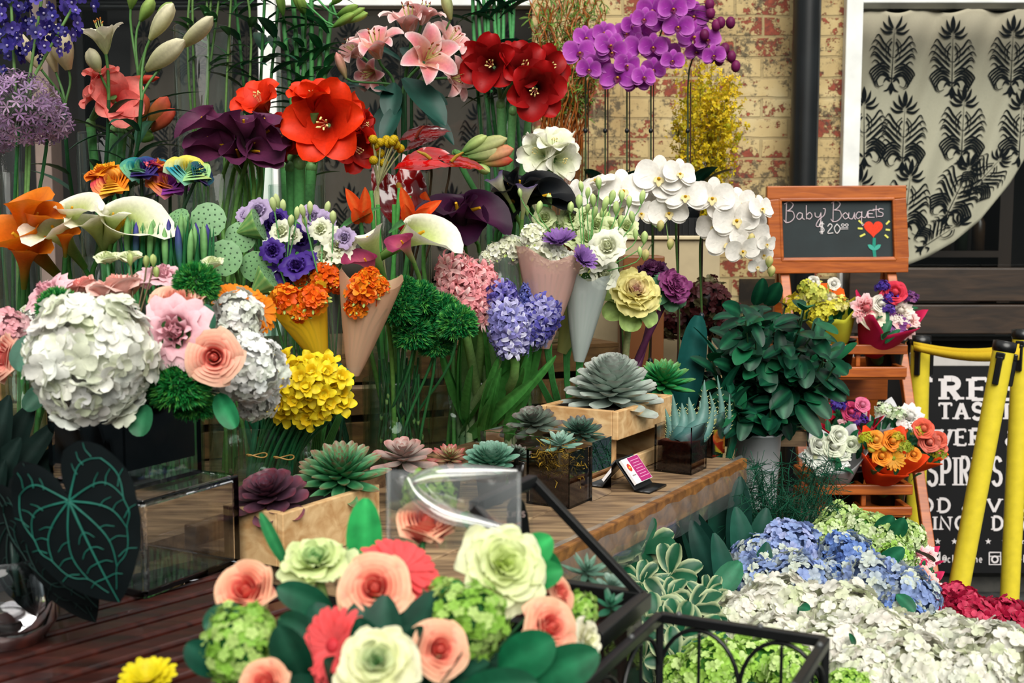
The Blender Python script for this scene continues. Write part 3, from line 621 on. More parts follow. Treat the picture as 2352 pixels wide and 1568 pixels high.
# ================================================================ flower builders
def jc(c, j=.08): return np.asarray(c)*(1+U(-j, j))
def leaf(mb, base, tip, w, col, bend=.3, up=None, fold=.25, a=.7, b=.8, nu=8, vein=None, ruf=0., nv=5):
    "one leaf from base to tip, arching along up"
    base = np.asarray(base, float); d = np.asarray(tip, float)-base; L = np.linalg.norm(d); x = d/L
    up = A3(0, -.6, .8) if up is None else np.asarray(up, float)
    y = norm(np.cross(up, x)); z = np.cross(x, y)
    V, T, S = petal(L*1.04, w, a, b, b0=bend, b1=-2*bend, fold=fold, nu=nu, nv=nv, ruf=ruf, rf=2.)
    c2 = np.asarray(vein if vein is not None else np.asarray(col)*1.7+.01)
    C = mixc(jc(col, .15), c2, np.exp(-(S/.22)**2)*.7)
    return mb.grid(V @ np.stack([x, y, z], 1).T+base, nu, nv, C)
def stem_curve(b, h, ax=None, k=.35, n=10):
    "from base b up to head h arriving along axis ax"
    b, h = np.asarray(b, float), np.asarray(h, float); L = np.linalg.norm(h-b)
    a = norm(ax) if ax is not None else norm(h-b)
    return bez(b, b+A3(0, 0, L*.4)+(h-b)*A3(.15, .15, 0), h-a*L*k, h, n)
def rose(mb, c, R, r, cin, cout, edge=None, layers=6, open_=1.0, colf=None, ruf=.0, core=.14):
    "r: outer radius; R's z axis is the way it faces"
    c = np.asarray(c, float); ph = U(0, 6)
    for i in range(layers):
        f = (i+.5)/layers; n = 3 if i < 3 else 4 if i < 5 else 5
        Ri = r*(.07+.66*f**1.1); H = r*(1.10-.36*f*open_)
        for k in range(n):
            ph += 2*PI/n+U(-.12, .12); hw = (1.5 if i < 2 else 1.36)+.12*U(-1, 1)
            v = 1-(1-np.linspace(0, 1, 8))**1.3; s = np.linspace(-1, 1, 11); Vv, Ss = np.meshgrid(v, s, indexing='ij')
            topc = 1-.26*np.abs(Ss)**2.6*(1+.5*f)
            fl = np.clip(Vv-.72, 0, 1)/.28
            rr = Ri*(.25+.85*np.sin(np.clip(Vv*1.15, 0, 1)*PI*.56))*(1+.07*Ss) + fl**1.6*r*(.05+.33*f*f*open_)*(1+.3*np.abs(Ss))
            zz = H*Vv*topc - fl**2*r*.14*f*open_
            if i < 3: rr = rr*(1-(.66-.2*i)*Vv**2)
            if ruf: rr = rr+ruf*r*fl*np.sin(Ss*9+U(0, 6))
            an = ph+Ss*hw*(1-.4*np.clip((Vv-.5)/.5, 0, 1)**2)
            V = np.stack([rr*np.cos(an), rr*np.sin(an), zz-r*.5], -1).reshape(-1, 3)
            ci = np.asarray(cin)*(1-f)+np.asarray(cout)*f
            if colf is not None: C = colf(i, f, ph, Vv.ravel(), Ss.ravel())
            else:
                C = mixc(jc(ci, .06)*.86, jc(ci, .05), Vv.ravel())
                if edge is not None: C = mixc(C, np.broadcast_to(edge, C.shape), np.clip(fl.ravel()**1.5*(.35+.65*f), 0, 1)*.8)
            mb.grid(V @ R.T+c, 8, 11, C)
    if colf is None: ball(mb, c+R[:, 2]*r*.16, (r*core, r*core, r*(core+.12)), (np.asarray(cin)+np.asarray(cout))*.46, 9, 6, R)
    return mb
def sepals(mb, c, R, r, col, n=5):
    for k in range(n): put_petal(mb, c-R[:, 2]*r*.5, R, k*2*PI/n+U(-.2, .2), jc(col), L=r*.9, W=r*.35, b=.9, b0=.2, b1=.9, nu=5, nv=3)
    lathe(mb, [(r*.05, -r*.72), (r*.16, -r*.62), (r*.22, -r*.5), (r*.1, -r*.42)], c, 10, col, R)
def trumpet(mb, c, R, r, c0, c1, edge=None, W=.62, depth=.75, flare=1.0, n=6, mid=None, a=.75, b=.42, p=1.0, ruf=.05, ep=3., j=.07, nu=9, nv=7):
    "six-petalled open flower, throat at c - depth, face along z"
    ph = U(0, 1)
    for k in range(n):
        inner = k % 2
        put_petal(mb, c-R[:, 2]*r*depth, R, ph+k*2*PI/n+U(-.06, .06), grad(c0, c1, p, edge, ep, mid, j), nu=nu, nv=nv, L=r*1.32, W=r*W*(1.0 if inner else .9)*2, a=a, b=b,
                  b0=1.25-.05*inner+U(-.05, .05), b1=-.55*flare+U(-.1, .1), b2=-.95*flare+U(-.2, .2), cup=.9, ruf=ruf*r, rf=2.5, r0=r*.05, h0=-.0+.01*r*inner)
def stamens(mb, c, R, r, col, tip, n=6, depth=.75, L=.9, spread=.16):
    for k in range(n):
        a = k*2*PI/n; d = R @ A3(math.cos(a)*spread, math.sin(a)*spread-.12, 1); p0 = c-R[:, 2]*r*depth*.8; p1 = p0+norm(d)*r*L*U(.85, 1)
        tube(mb, bez(p0, p0+R[:, 2]*r*.3, p1-R[:, 2]*r*.2, p1, 5), r*.016, col, 4); ball(mb, p1, (r*.03, r*.03, r*.07), tip, 6, 4, frame(d+jit(.5)))
def bud(mb, a, b, w, c0, c1, ridge=3, tipw=.12, n=9):
    "long bud from a to b"
    a, b = np.asarray(a, float), np.asarray(b, float); L = np.linalg.norm(b-a); R = frame(b-a, U(0, 6)); t = np.linspace(0, 1, n); seg = 12
    r = w*.42*(np.sin(PI*np.clip(t*.86+.07, 0, 1)**1.15)**.75); r[0] = w*.12; r[-1] = w*.03
    an = np.linspace(0, 2*PI, seg, endpoint=False); g = 1+.13*np.cos(ridge*an)
    V = np.stack([r[:, None]*np.cos(an)*g, r[:, None]*np.sin(an)*g, (t*L)[:, None]*np.ones(seg)], -1).reshape(-1, 3) @ R.T+a
    C = mixc(jc(c0), jc(c1), np.repeat(t, seg)**.8)*(1-.22*np.tile(np.cos(ridge*an) < -.6, n))[:, None]
    return mb.grid(V, n, seg, C, True)
def calla(mb, c, R, L, r, cin, cout, base, roll=0., lip=None, spx=hx('d9a520'), flare=1.0):
    "spathe: tube along z from c (bottom), mouth radius r, point at +x side"
    nu, nv = 15, 25; t = np.linspace(0, 1, nu)[:, None]; a = np.linspace(-1, 1, nv)[None, :]
    th = a*PI*1.12+roll; front = (1+np.cos(a*PI))/2      # 1 at the tip side (a=0)
    rr = r*(.14+.30*t**1.1+.62*np.clip(t-.42, 0, 1)**1.5*2.2*(.55+.75*front**1.5)*flare)*(1+.05*a)
    zz = L*(t*(.72+.28*front**1.2)) - np.clip(t-.8, 0, 1)**2*L*3.6*(1-.75*front)*flare*.6 - np.clip(t-.86, 0, 1)*L*.25*np.exp(-((1-front)/.04)**2)*flare
    rr = rr+np.clip(t-.7, 0, 1)*r*1.5*np.exp(-((1-front)/.025)**2)*flare
    V = np.stack([rr*np.cos(th), rr*np.sin(th), zz+0*th], -1).reshape(-1, 3)
    T = np.repeat(t.ravel(), nv); C = mixc(np.broadcast_to(base, (len(T), 3)), np.broadcast_to(cout, (len(T), 3)), np.clip(T*1.7-.25, 0, 1))
    C = mixc(C, np.broadcast_to(cin if lip is None else lip, C.shape), np.clip((T-.72)*5, 0, 1))
    mb.grid(V @ R.T+c, nu, nv, C)
    tube(mb, [c+R @ A3(0, 0, L*.25), c+R @ A3(.01*r, 0, L*.5), c+R @ A3(.06*r, 0, L*.72)], [r*.09, r*.11, r*.06], spx, 8)
def orchid(mb, c, R, r, c0, c1, lipc, throat=hx('d9a818'), edge=None):
    g = lambda: grad(c0, c1, .7, edge, 4., None, .06)
    for a in (PI/2, PI*7/6, -PI/6): put_petal(mb, c-R[:, 2]*r*.02, R, a, g(), L=r*1.0, W=r*.66, a=.55, b=.5, b0=.18, b1=-.35, cup=.3, nu=7, nv=5)
    for a in (.22, PI-.22): put_petal(mb, c, R, a, g(), L=r*1.05, W=r*1.28, a=.42, b=.36, b0=.22, b1=-.4, b2=-.2, cup=.35, ruf=.03*r, nu=8, nv=7)
    for a, k in ((-PI/2, 1.), (-PI/2+.9, .7), (-PI/2-.9, .7)): put_petal(mb, c+R[:, 2]*r*.05, R, a, jc(lipc), L=r*.42*k, W=r*.26, a=.6, b=.6, b0=.9, b1=-1.0, cup=.6, nu=5, nv=3)
    ball(mb, c+R @ A3(0, -.02*r, .14*r), (r*.08, r*.08, r*.12), throat, 7, 5, R)
def daisy(mb, c, R, r, col, centre, n=22, rows=2, W=.24, up=.15):
    for row in range(rows):
        for k in range(n):
            put_petal(mb, c, R, (k+.5*row)*2*PI/n+U(-.08, .08), grad(np.asarray(col)*.85, col, 1, None, 3, None, .1), L=r*(1-.18*row)*U(.92, 1.03), W=r*W*1.1, a=.5, b=.3, b0=up+.25*row+U(-.08, .08), b1=-.35, cup=.5, nu=5, nv=3, r0=r*.12)
    ball(mb, c+R[:, 2]*r*.04, (r*.2, r*.2, r*.09), centre, 12, 6, R)
_fl = {}
def floret(n=4, W=.95, cup=.35, b0=.15, b1=-.25, a=.55, b=.35, nu=4, nv=3, c0=.9, c1=1.0, centre=None, r0=.04):
    "unit floret (radius 1) with near-white Col, tinted when instanced"
    k = (n, W, cup, b0, b1, a, b, nu, nv, c0, c1, str(centre))
    if k not in _fl:
        m = MB()
        for i in range(n): put_petal(m, A3(0, 0, 0), np.eye(3), i*2*PI/n, grad(np.full(3, c0), np.full(3, c1), 1, None, 3, None, .05), L=1, W=W, a=a, b=b, b0=b0, b1=b1, cup=cup, nu=nu, nv=nv, r0=r0)
        if centre is not None: ball(m, (0, 0, .06), .1, centre, 6, 4)
        _fl[k] = m
    return _fl[k]
def tint(n, col, j=.1, alt=None, p=.3):
    C = np.asarray(col)[None, :]*(1+nr.uniform(-j, j, (n, 1)))*(1+nr.uniform(-j*.3, j*.3, (n, 3)))
    if alt is not None: w = (nr.rand(n, 1) < p)*nr.uniform(.4, 1, (n, 1)); C = C*(1-w)+np.asarray(alt)*w
    return C
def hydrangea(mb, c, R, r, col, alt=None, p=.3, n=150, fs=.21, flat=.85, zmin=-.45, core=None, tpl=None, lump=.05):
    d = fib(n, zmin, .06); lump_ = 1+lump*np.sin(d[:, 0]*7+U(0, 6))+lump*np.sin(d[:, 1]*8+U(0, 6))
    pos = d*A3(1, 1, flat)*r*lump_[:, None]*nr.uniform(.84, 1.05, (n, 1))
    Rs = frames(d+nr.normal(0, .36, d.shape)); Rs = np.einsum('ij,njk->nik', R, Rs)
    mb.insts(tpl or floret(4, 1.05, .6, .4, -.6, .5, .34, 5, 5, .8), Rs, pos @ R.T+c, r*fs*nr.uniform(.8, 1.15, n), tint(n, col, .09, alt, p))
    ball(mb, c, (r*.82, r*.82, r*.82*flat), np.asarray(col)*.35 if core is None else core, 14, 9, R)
def fuzz(mb, c, r, col, tipc, n=420, L=.34, w=.022, flat=1.0, R=None, zmin=-.6):
    "green ball of fine blades"
    d = fib(n, zmin, .05); R = np.eye(3) if R is None else R; d = (d*A3(1, 1, flat)) @ R.T
    key = ('blade', w)
    if key not in _fl:
        m = MB()
        for k in range(5):
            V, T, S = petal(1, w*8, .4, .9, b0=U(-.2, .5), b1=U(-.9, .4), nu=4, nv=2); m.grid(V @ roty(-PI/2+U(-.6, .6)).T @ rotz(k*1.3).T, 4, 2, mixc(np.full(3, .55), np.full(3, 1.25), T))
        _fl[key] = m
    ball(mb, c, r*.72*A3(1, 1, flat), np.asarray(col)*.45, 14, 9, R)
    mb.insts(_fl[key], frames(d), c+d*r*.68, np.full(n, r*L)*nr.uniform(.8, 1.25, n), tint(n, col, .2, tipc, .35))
def rosette(mb, c, R, r, n, c0, c1, tip, W=.42, thick=.10, a=.9, b=.35, up=1.25, low=.05, curl=.35, pw=.75, rin=.1, hgt=.35, edge=None):
    "succulent rosette, thick pointed leaves by golden angle; young leaves upright"
    for i in range(n):
        f = (i+.5)/n; L = r*(rin+(1-rin)*f**pw); el = up*(1-f)+low*f
        ph = i*2.39996; w = L*W*(1.25-.35*f)
        nu, nv = 7, 5; V, T, S = petal(L, w, a, b, b0=el-curl*.4, b1=curl, cup=.55, nu=nu, nv=nv)
        kz = np.clip(np.sin(PI*np.clip(T, .02, 1)**.8), 0, 1)*(1-np.abs(S)**2)*thick*L
        C = mixc(jc(c0, .05), jc(c1, .07), np.clip(f*.6+T*.5, 0, 1)); C = mixc(C, np.broadcast_to(tip, C.shape), np.clip(T**7*1.2, 0, 1))
        if edge is not None: C = mixc(C, np.broadcast_to(edge, C.shape), (np.abs(S) > .9)*.7)
        off = A3(0, 0, hgt*r*(1-f)); Rz = rotz(ph)
        Vt = V @ Rz.T+off; mb.grid(Vt @ R.T+c, nu, nv, C)
        V2 = V.copy(); V2[:, 2] -= kz; mb.grid(((V2 @ Rz.T)+off) @ R.T+c, nu, nv, C*.9)
def kale(mb, c, R, r, cin, cmid, cout, n=26, ruf=.09, vein=None):
    for i in range(n):
        f = (i+.5)/n; L = r*(.22+.86*f**.8); el = 1.35*(1-f**.8)+.12
        V, T, S = petal(L, L*1.25, .55, .28, b0=el+.25, b1=-.55*f-.1, b2=-.3*f, cup=.8*(1-f)+.25, ruf=ruf*r*(.35+f), rf=3.2, nu=9, nv=11)
        V[:, 2] += ruf*.5*r*np.sin(S*8+i)*T**3
        C = mixc(np.asarray(cin), np.asarray(cmid), np.clip(f*1.8, 0, 1)); C = mixc(np.broadcast_to(C, V.shape), np.broadcast_to(cout, V.shape), np.clip(f*T*1.3-.15, 0, 1))*(1+U(-.06, .06))
        if vein is not None: C = mixc(C, np.broadcast_to(vein, C.shape), np.exp(-(S/.1)**2)*.6)
        mb.grid((V @ rotz(i*2.39996).T+A3(0, 0, r*.12*(1-f))) @ R.T+c, 9, 11, C)
def hyacinth(mb, c0, c1, r, col, alt, n=58):
    c0, c1 = np.asarray(c0, float), np.asarray(c1, float); ax = norm(c1-c0); R = frame(ax); L = np.linalg.norm(c1-c0)
    i = np.arange(n); t = (i+.5)/n; ph = i*2.39996; d = np.stack([np.cos(ph), np.sin(ph), -.15+1.2*np.clip(t-.55, 0, 1)], 1)
    d /= np.linalg.norm(d, axis=1)[:, None]; rr = r*.62*np.sin(PI*np.clip(.16+t*.72, 0, 1))**.6; pos = d*rr[:, None]+np.stack([0*t, 0*t, t*L], 1)
    D = (d+nr.normal(0, .18, d.shape)) @ R.T
    key = 'hyac'
    if key not in _fl:
        m = MB()
        for k in range(6): put_petal(m, A3(0, 0, 0), np.eye(3), k*PI/3, grad(np.full(3, .62), np.full(3, 1.0), .6, np.full(3, 1.1), 3, np.full(3, .7), .06), L=1.15, W=.36, a=.5, b=.5, b0=1.1, b1=-1.1, b2=-1.3, cup=.4, nu=6, nv=3, r0=.12)
        lathe(m, [(.06, -.7), (.16, -.35), (.2, 0)], (0, 0, 0), 7, (.75, .75, .8)); _fl[key] = m
    mb.insts(_fl[key], frames(D), pos @ R.T+c0, r*.50*nr.uniform(.85, 1.15, n), tint(n, col, .1, alt, .4))
    tube(mb, [c0-ax*r*.4, c1], r*.2, np.asarray(col)*.4, 7)
def lily_leafy(mb, pts, n, L, w, col, t0=.2, t1=.9):
    "lance leaves up a stem"
    pts = np.asarray(pts)
    for k in range(n):
        t = t0+(t1-t0)*(k+U(0, .6))/n; i = min(int(t*(len(pts)-1)), len(pts)-2); p = pts[i]+(pts[i+1]-pts[i])*(t*(len(pts)-1)-i)
        a = k*2.4+U(-.4, .4); d = A3(math.cos(a), math.sin(a)*.8-.15, U(-.15, .55)); l = L*U(.7, 1.15)
        leaf(mb, p, p+norm(d)*l, w*U(.8, 1.1), col, bend=U(.2, .6), a=.6, b=.9, up=A3(0, 0, 1))
# greens
GR = hx('2c6a3a'); DG = hx('123f2c'); TEAL = hx('0d3a30'); LIME = hx('a9c766'); STEM = hx('4f8a45'); PSTEM = hx('7fae58'); DSTEM = hx('1f4f2c')

# ---------------------------------------------------------------- vases and supports
TZ = .885; TB = 1.12                                              # table top, raised back tier
def edgeY(X): return 2.86+.42*(X+.2)
def basez(X, Y): return TB if Y > edgeY(X)+.03 else TZ
def vase(px, d, ytop, rpx, label, water=.35, z0=None, group=None, taper_=1.0, seg=32):
    c = P(px, ytop, d); r = px2m(rpx, d); zb = basez(c[0], c[1]) if z0 is None else z0; H = c[2]-zb
    t = thing('glass_vase', label, 'vase', (c[0], c[1], zb), group); m = MB(); rb = r*taper_
    lathe(m, [(0, .002), (rb*.9, .002), (rb, .006), (r*(.5+.5*taper_), H*.5), (r, H-.002), (r-.001, H), (r-.0035, H-.001), (rb*.96, .012), (0, .012)], (c[0], c[1], zb), seg, (1, 1, 1)); m.build('glass_body', M_GLASS, t)
    if water:
        m = MB(); lathe(m, [(0, .013), (rb*.95, .013), (r*(.47+.47*taper_), H*water), (0, H*water)], (c[0], c[1], zb), seg, (1, 1, 1)); m.build('water', M_WATER, t)
    return t, A3(c[0], c[1], zb), r, H
def foot(v, i=0, spread=.45):
    "a point on the floor of vase v for a stem to stand on"
    _, c, r, H = v; a = i*2.4; q = r*spread*math.sqrt(((i*.37) % 1)); return c+A3(q*math.cos(a), q*math.sin(a), .016)

# ================================================================ benches, table, crates
def slab_poly(name, pts, z0, z1, mat, parent=None, label=None, col=WC):
    m = MB(); p = np.array([(x, y, 0) for x, y in pts], float); prism(m, p, (0, 0, z0), (0, 0, z1), col)
    o = m.build(name, mat, parent, None if parent is not None else (0, 0, 0), smooth=False); return bev(o, .003)
def legs(t, pts, z, w=.05, mat=None, name='leg'):
    for x, y in pts:
        m = MB(); box(m, (x, y, z/2), (w, w, z), None, WC); bev(m.build(name, mat or M_DARKWOOD, t, smooth=False), .003)
u1 = norm(A3(.66, .75, 0)); v1 = A3(-u1[1], u1[0], 0)
t = thing('slatted_bench', 'dark reddish slatted wooden bench under the acrylic block and the heart leaf plant', 'bench', (-.45, 1.3, 0))
k = 0; v = 1.12
while v < 1.63:
    m = MB(); p = u1*.62+v1*v; bar(m, u1*.20+v1*v+A3(0, 0, TZ-.011), u1*1.05+v1*v+A3(0, 0, TZ-.011), .037, .022, jc(WC, .18)); bev(m.build('slat', M_DARKWOOD, t, smooth=False), .004); v += .052; k += 1
for u in (.24, .62, 1.0):
    m = MB(); bar(m, u1*u+v1*1.10+A3(0, 0, TZ-.045), u1*u+v1*1.63+A3(0, 0, TZ-.045), .05, .045, WC); m.build('crossbar', M_DARKWOOD, t, smooth=False)
legs(t, [(u1*a+v1*b)[:2] for a in (.26, .98) for b in (1.15, 1.58)], TZ-.06)
e_ = norm(A3(.513, .859, 0)); n_ = A3(-e_[1], e_[0], 0); FR = A3(.53, 2.70, 0)
def BP(s, w, z=TZ): return FR-e_*s+n_*w+A3(0, 0, z)         # s back along the bench from its far right corner, w across
t = thing('plank_bench', 'weathered plank bench carrying the succulents with clear film along its front edge', 'bench', BP(.6, .27, 0))
for i in range(4):
    m = MB(); a, b = BP(0, .068+.137*i, TZ-.021), BP(1.19, .068+.137*i, TZ-.021); bar(m, a, b, .134, .042, jc(WC, .1)); bev(m.build('plank', M_OLDWOOD, t, smooth=False), .004)
m = MB(); bar(m, BP(-.004, -.010, TZ-.028), BP(1.19, -.010, TZ-.028), .016, .062, WC*1); bev(m.build('front_board', wood_mat('orange_edge_board', hx('5a3516'), hx('a06a30'), .5, 1.2, (1.5, 10, 10)), t, smooth=False), .003)
m = MB(); bar(m, BP(0, .545, TZ+.012), BP(1.19, .545, TZ+.012), .028, .045, (.7, .62, .55)); bev(m.build('back_rail', M_OLDWOOD, t, smooth=False), .003)
m = MB(); n = 40; V = []
for i in range(n):
    s_ = 1.15*i/(n-1); w = .004*math.sin(i*1.9)+.003*math.sin(i*.7)
    for h, o in ((.008, .004), (-.03, -.022), (-.075, -.02+w), (-.088, -.016-w)): V.append(BP(s_-.01, o-.006+w*.5, TZ+h))
m.grid(np.array(V), n, 4, WC); m.build('plastic_film', M_CELLO, t)
legs(t, [BP(a, b)[:2] for a in (.05, 1.12) for b in (.05, .5)], TZ-.042, .045, M_OLDWOOD)
for w in (.06, .5):
    m = MB(); bar(m, BP(.03, w, TZ-.065), BP(1.14, w, TZ-.065), .03, .045, WC); m.build('apron', M_OLDWOOD, t, smooth=False)
t = thing('display_table', 'long brown table under the vases behind the plank bench', 'table', (-.6, 2.9, 0))
slab_poly('tabletop', [(-1.75, 1.78), (-.745, 1.78), (-.615, 1.985), (.035, 3.07), (.78, 3.07), (.78, 4.2), (-1.75, 4.2)], TZ-.04, TZ-.001, M_OLDWOOD, t)
legs(t, [(-1.6, 1.95), (-.8, 1.9), (.7, 3.2), (.7, 4.1), (-1.6, 4.1)], TZ-.04, .06)
q = norm(A3(1, .42, 0)); qn = A3(-q[1], q[0], 0)
for i in range(5):
    L = .415; x = -1.82+.43*i; c0 = A3(x, edgeY(x)+.03, TZ)
    t = thing('wooden_crate', ['slatted pine crate behind the orange callas', 'slatted pine crate behind the rainbow roses', 'slatted pine crate behind the lotus pods', 'slatted pine crate behind the green dianthus vase', 'slatted pine crate behind the hyacinth vase'][i], 'crate', c0+q*L/2+qn*.25, 'pine crates carrying the back row of vases')
    for y in (0.008, .54):
        for zz in (.035, .115, .195):
            m = MB(); bar(m, c0+qn*y+A3(0, 0, zz), c0+q*L+qn*y+A3(0, 0, zz), .014, .062, jc(WC, .1)); bev(m.build('slat', M_CRATE, t, smooth=False), .002)
    for xx in (.012, L-.012):
        m = MB(); bar(m, c0+q*xx+qn*.008+A3(0, 0, .1165), c0+q*xx+qn*.54+A3(0, 0, .1165), .018, .225, WC*1); m.build('end_panel', M_CRATE, t, smooth=False)
    m = MB(); bar(m, c0+q*L*.5+A3(0, 0, .229)+qn*.0, c0+q*L*.5+A3(0, 0, .229)+qn*.55, L, .010, (.9, .85, .8)); m.build('top_board', M_CRATE, t, smooth=False)
# pale box with black tray, brown carton
def boxthing(name, label, cat, x0, x1, y0, y1, z0, z1, mat, col, b=.004, extra=None):
    t = thing(name, label, cat, ((x0+x1)/2, (y0+y1)/2, z0)); m = MB(); box(m, ((x0+x1)/2, (y0+y1)/2, (z0+z1)/2), (x1-x0, y1-y0, z1-z0), None, col); bev(m.build('box_body', mat, t, smooth=False), b)
    return t
t = boxthing('plant_pedestal', 'beige box standing behind the white orchids with a black tray on top', 'pedestal', .20, .64, 3.62, 3.98, TZ, 1.385, M_PAINT, hx('a89878'))
m = MB(); box(m, (.42, 3.80, 1.391), (.465, .385, .012), None, hx('c4b490')); bev(m.build('lid', M_PAINT, t, smooth=False), .003)
t = thing('plant_tray', 'black ribbed plastic tray holding the purple orchid pots', 'tray', (.42, 3.80, 1.398)); m = MB()
for (cx, cy, sx, sy) in ((.42, 3.645, .43, .01), (.42, 3.955, .43, .01), (.21, 3.80, .01, .32), (.63, 3.80, .01, .32)): box(m, (cx, cy, 1.425), (sx, sy, .055), None, hx('0a0a0b'))
box(m, (.42, 3.8, 1.401), (.42, .31, .006), None, hx('0a0a0b'))
m.build('tray_body', M_PLASTIC, t, smooth=False)
for i in range(22):
    m = MB(); box(m, (.214+.0196*i, 3.6385, 1.425), (.006, .006, .05), None, hx('111113')); m.build('rib', M_PLASTIC, t, smooth=False)
boxthing('carton', 'brown cardboard carton beside the beige box behind the kale', 'box', wx(1432, 3.38), wx(1528, 3.38), 3.38, 3.54, TZ, P(0, 588, 3.38)[2], M_CARD, hx('7a4a28'))

# ---------------------------------------------------------------- clear acrylic block, black wire stand, terrarium
Ac = A3(-.529, 1.655, 0); ae = norm(A3(.47, .88, 0)); acn = A3(-ae[1], ae[0], 0)
def hollow(name, label, cat, corner, ex, ey, lx, ly, z0, z1, th, mat, open_top, part='glass_body'):
    "a clear box with wall thickness th (outer and inner skin)"
    corner = corner*A3(1, 1, 0); o = corner+ex*lx/2+ey*ly/2; t = thing(name, label, cat, (o[0], o[1], z0)); m = MB()
    def ring(i, z): return [corner+ex*a+ey*b+A3(0, 0, z) for a, b in ((i, i), (lx-i, i), (lx-i, ly-i), (i, ly-i))]
    if open_top:
        V = np.array(ring(0, z0)+ring(0, z1)+ring(th, z1)+ring(th, z0+th)); F = [[3, 2, 1, 0], [12, 13, 14, 15]]
        for r_ in (0, 4, 8): F += [[r_+k, r_+(k+1) % 4, r_+4+(k+1) % 4, r_+4+k] for k in range(4)]
        m.add(V, F, WC)
    else:
        V = np.array(ring(0, z0)+ring(0, z1)); m.add(V, _BF, WC); V = np.array(ring(th, z0+th)+ring(th, z1-th)); m.add(V, _BF[:, ::-1], WC)
    ob = m.build(part, mat, t, smooth=False); return t, ob
t, ob = hollow('acrylic_riser', 'clear acrylic block on the slatted bench under the cube vase', 'display block', Ac, ae, acn, .205, .235, TZ+.0005, 1.032, .008, M_ACRYLIC, False, 'block'); bev(ob, .004, 3)

def mbar(t, nm, a, b, w, h=None, mat=None, up=(0, 0, 1)):
    m = MB(); bar(m, a, b, w, h or w, hx('0b0c0d'), up); return bev(m.build(nm, mat or M_BLACKMETAL, t, smooth=False), .0015)
TE = A3(.163, 1.40, .968); tb = norm(A3(-.44, -.90, 0)); tg = A3(tb[1], -tb[0], 0)       # tb: along the eave towards us, tg: across
TW, TLn, TH = .152, .16, .134
t = thing('glass_terrarium', 'black framed glass terrarium with pitched roof full of succulents', 'terrarium', TE+tg*TW/2+tb*TLn/2+A3(0, 0, .80-.968))
c4 = [TE, TE+tg*TW, TE+tg*TW+tb*TLn, TE+tb*TLn]
for k in range(4): mbar(t, 'eave_bar', c4[k], c4[(k+1) % 4], .016, .02)
dz = A3(0, 0, .80-.968)
for k in range(4): mbar(t, 'base_bar', c4[k]+dz, c4[(k+1) % 4]+dz, .012); mbar(t, 'corner_post', c4[k], c4[k]+dz, .006, .006)
R0 = TE+tg*TW+A3(0, 0, TH); R1 = R0+tb*TLn
mbar(t, 'ridge_bar', R0, R1, .014, .014)
for a, b in ((c4[0], R0), (c4[3], R1)): mbar(t, 'roof_bar', a, b, .011, .011)
mbar(t, 'corner_post', R1, c4[2], .006)
mbar(t, 'gable_post', R0, R0-A3(0, 0, TH), .005)
m = MB()
for a, b in ((0, 1), (1, 2), (2, 3), (3, 0)): m.add(np.array([c4[a], c4[b], c4[b]+dz, c4[a]+dz]), [[0, 1, 2, 3]], WC)
m.build('side_pane', M_GLASS, t, smooth=False)
m = MB(); m.add(np.array([c4[1], R0, R1, c4[2]]), [[0, 1, 2, 3]], WC); m.add(np.array([c4[0], c4[1], R0]), [[0, 1, 2]], WC); m.build('roof_pane', M_GLASS, t, smooth=False)
m = MB(); nn = 14; V = []
for i in range(nn):
    for j in range(nn):
        p = TE+tg*(TW*(.02+.96*i/(nn-1)))+tb*(TLn*(.02+.96*j/(nn-1)))+A3(0, 0, -.015+U(-.006, .006)); V.append(p)
m.grid(np.array(V), nn, nn, hx('3a1a12')); p0 = np.array(V); 
for (i, j) in ((0, 0),):
    b0 = [c4[k]*.96+(TE+tg*TW/2+tb*TLn/2)*.04+dz+A3(0, 0, .006) for k in range(4)]; t0 = [c4[k]*.96+(TE+tg*TW/2+tb*TLn/2)*.04-A3(0, 0, .015) for k in range(4)]
    m.add(np.array(b0+t0), _BF, hx('22120d'))
m.build('soil', M_SOIL, t)
ts = thing('plant_stand', 'black metal stand under the terrarium', 'stand', TE*A3(1, 1, 0)+tg*TW/2+tb*TLn/2)
for k in range(4):
    q_ = c4[k]*.94+(TE+tg*TW/2+tb*TLn/2)*.06; mbar(ts, 'leg', A3(q_[0], q_[1], 0), A3(q_[0], q_[1], .786), .014, None, None, (0, 1, 0))
    q2 = c4[(k+1) % 4]*.94+(TE+tg*TW/2+tb*TLn/2)*.06; mbar(ts, 'top_rail', A3(q_[0], q_[1], .786), A3(q2[0], q2[1], .786), .014)
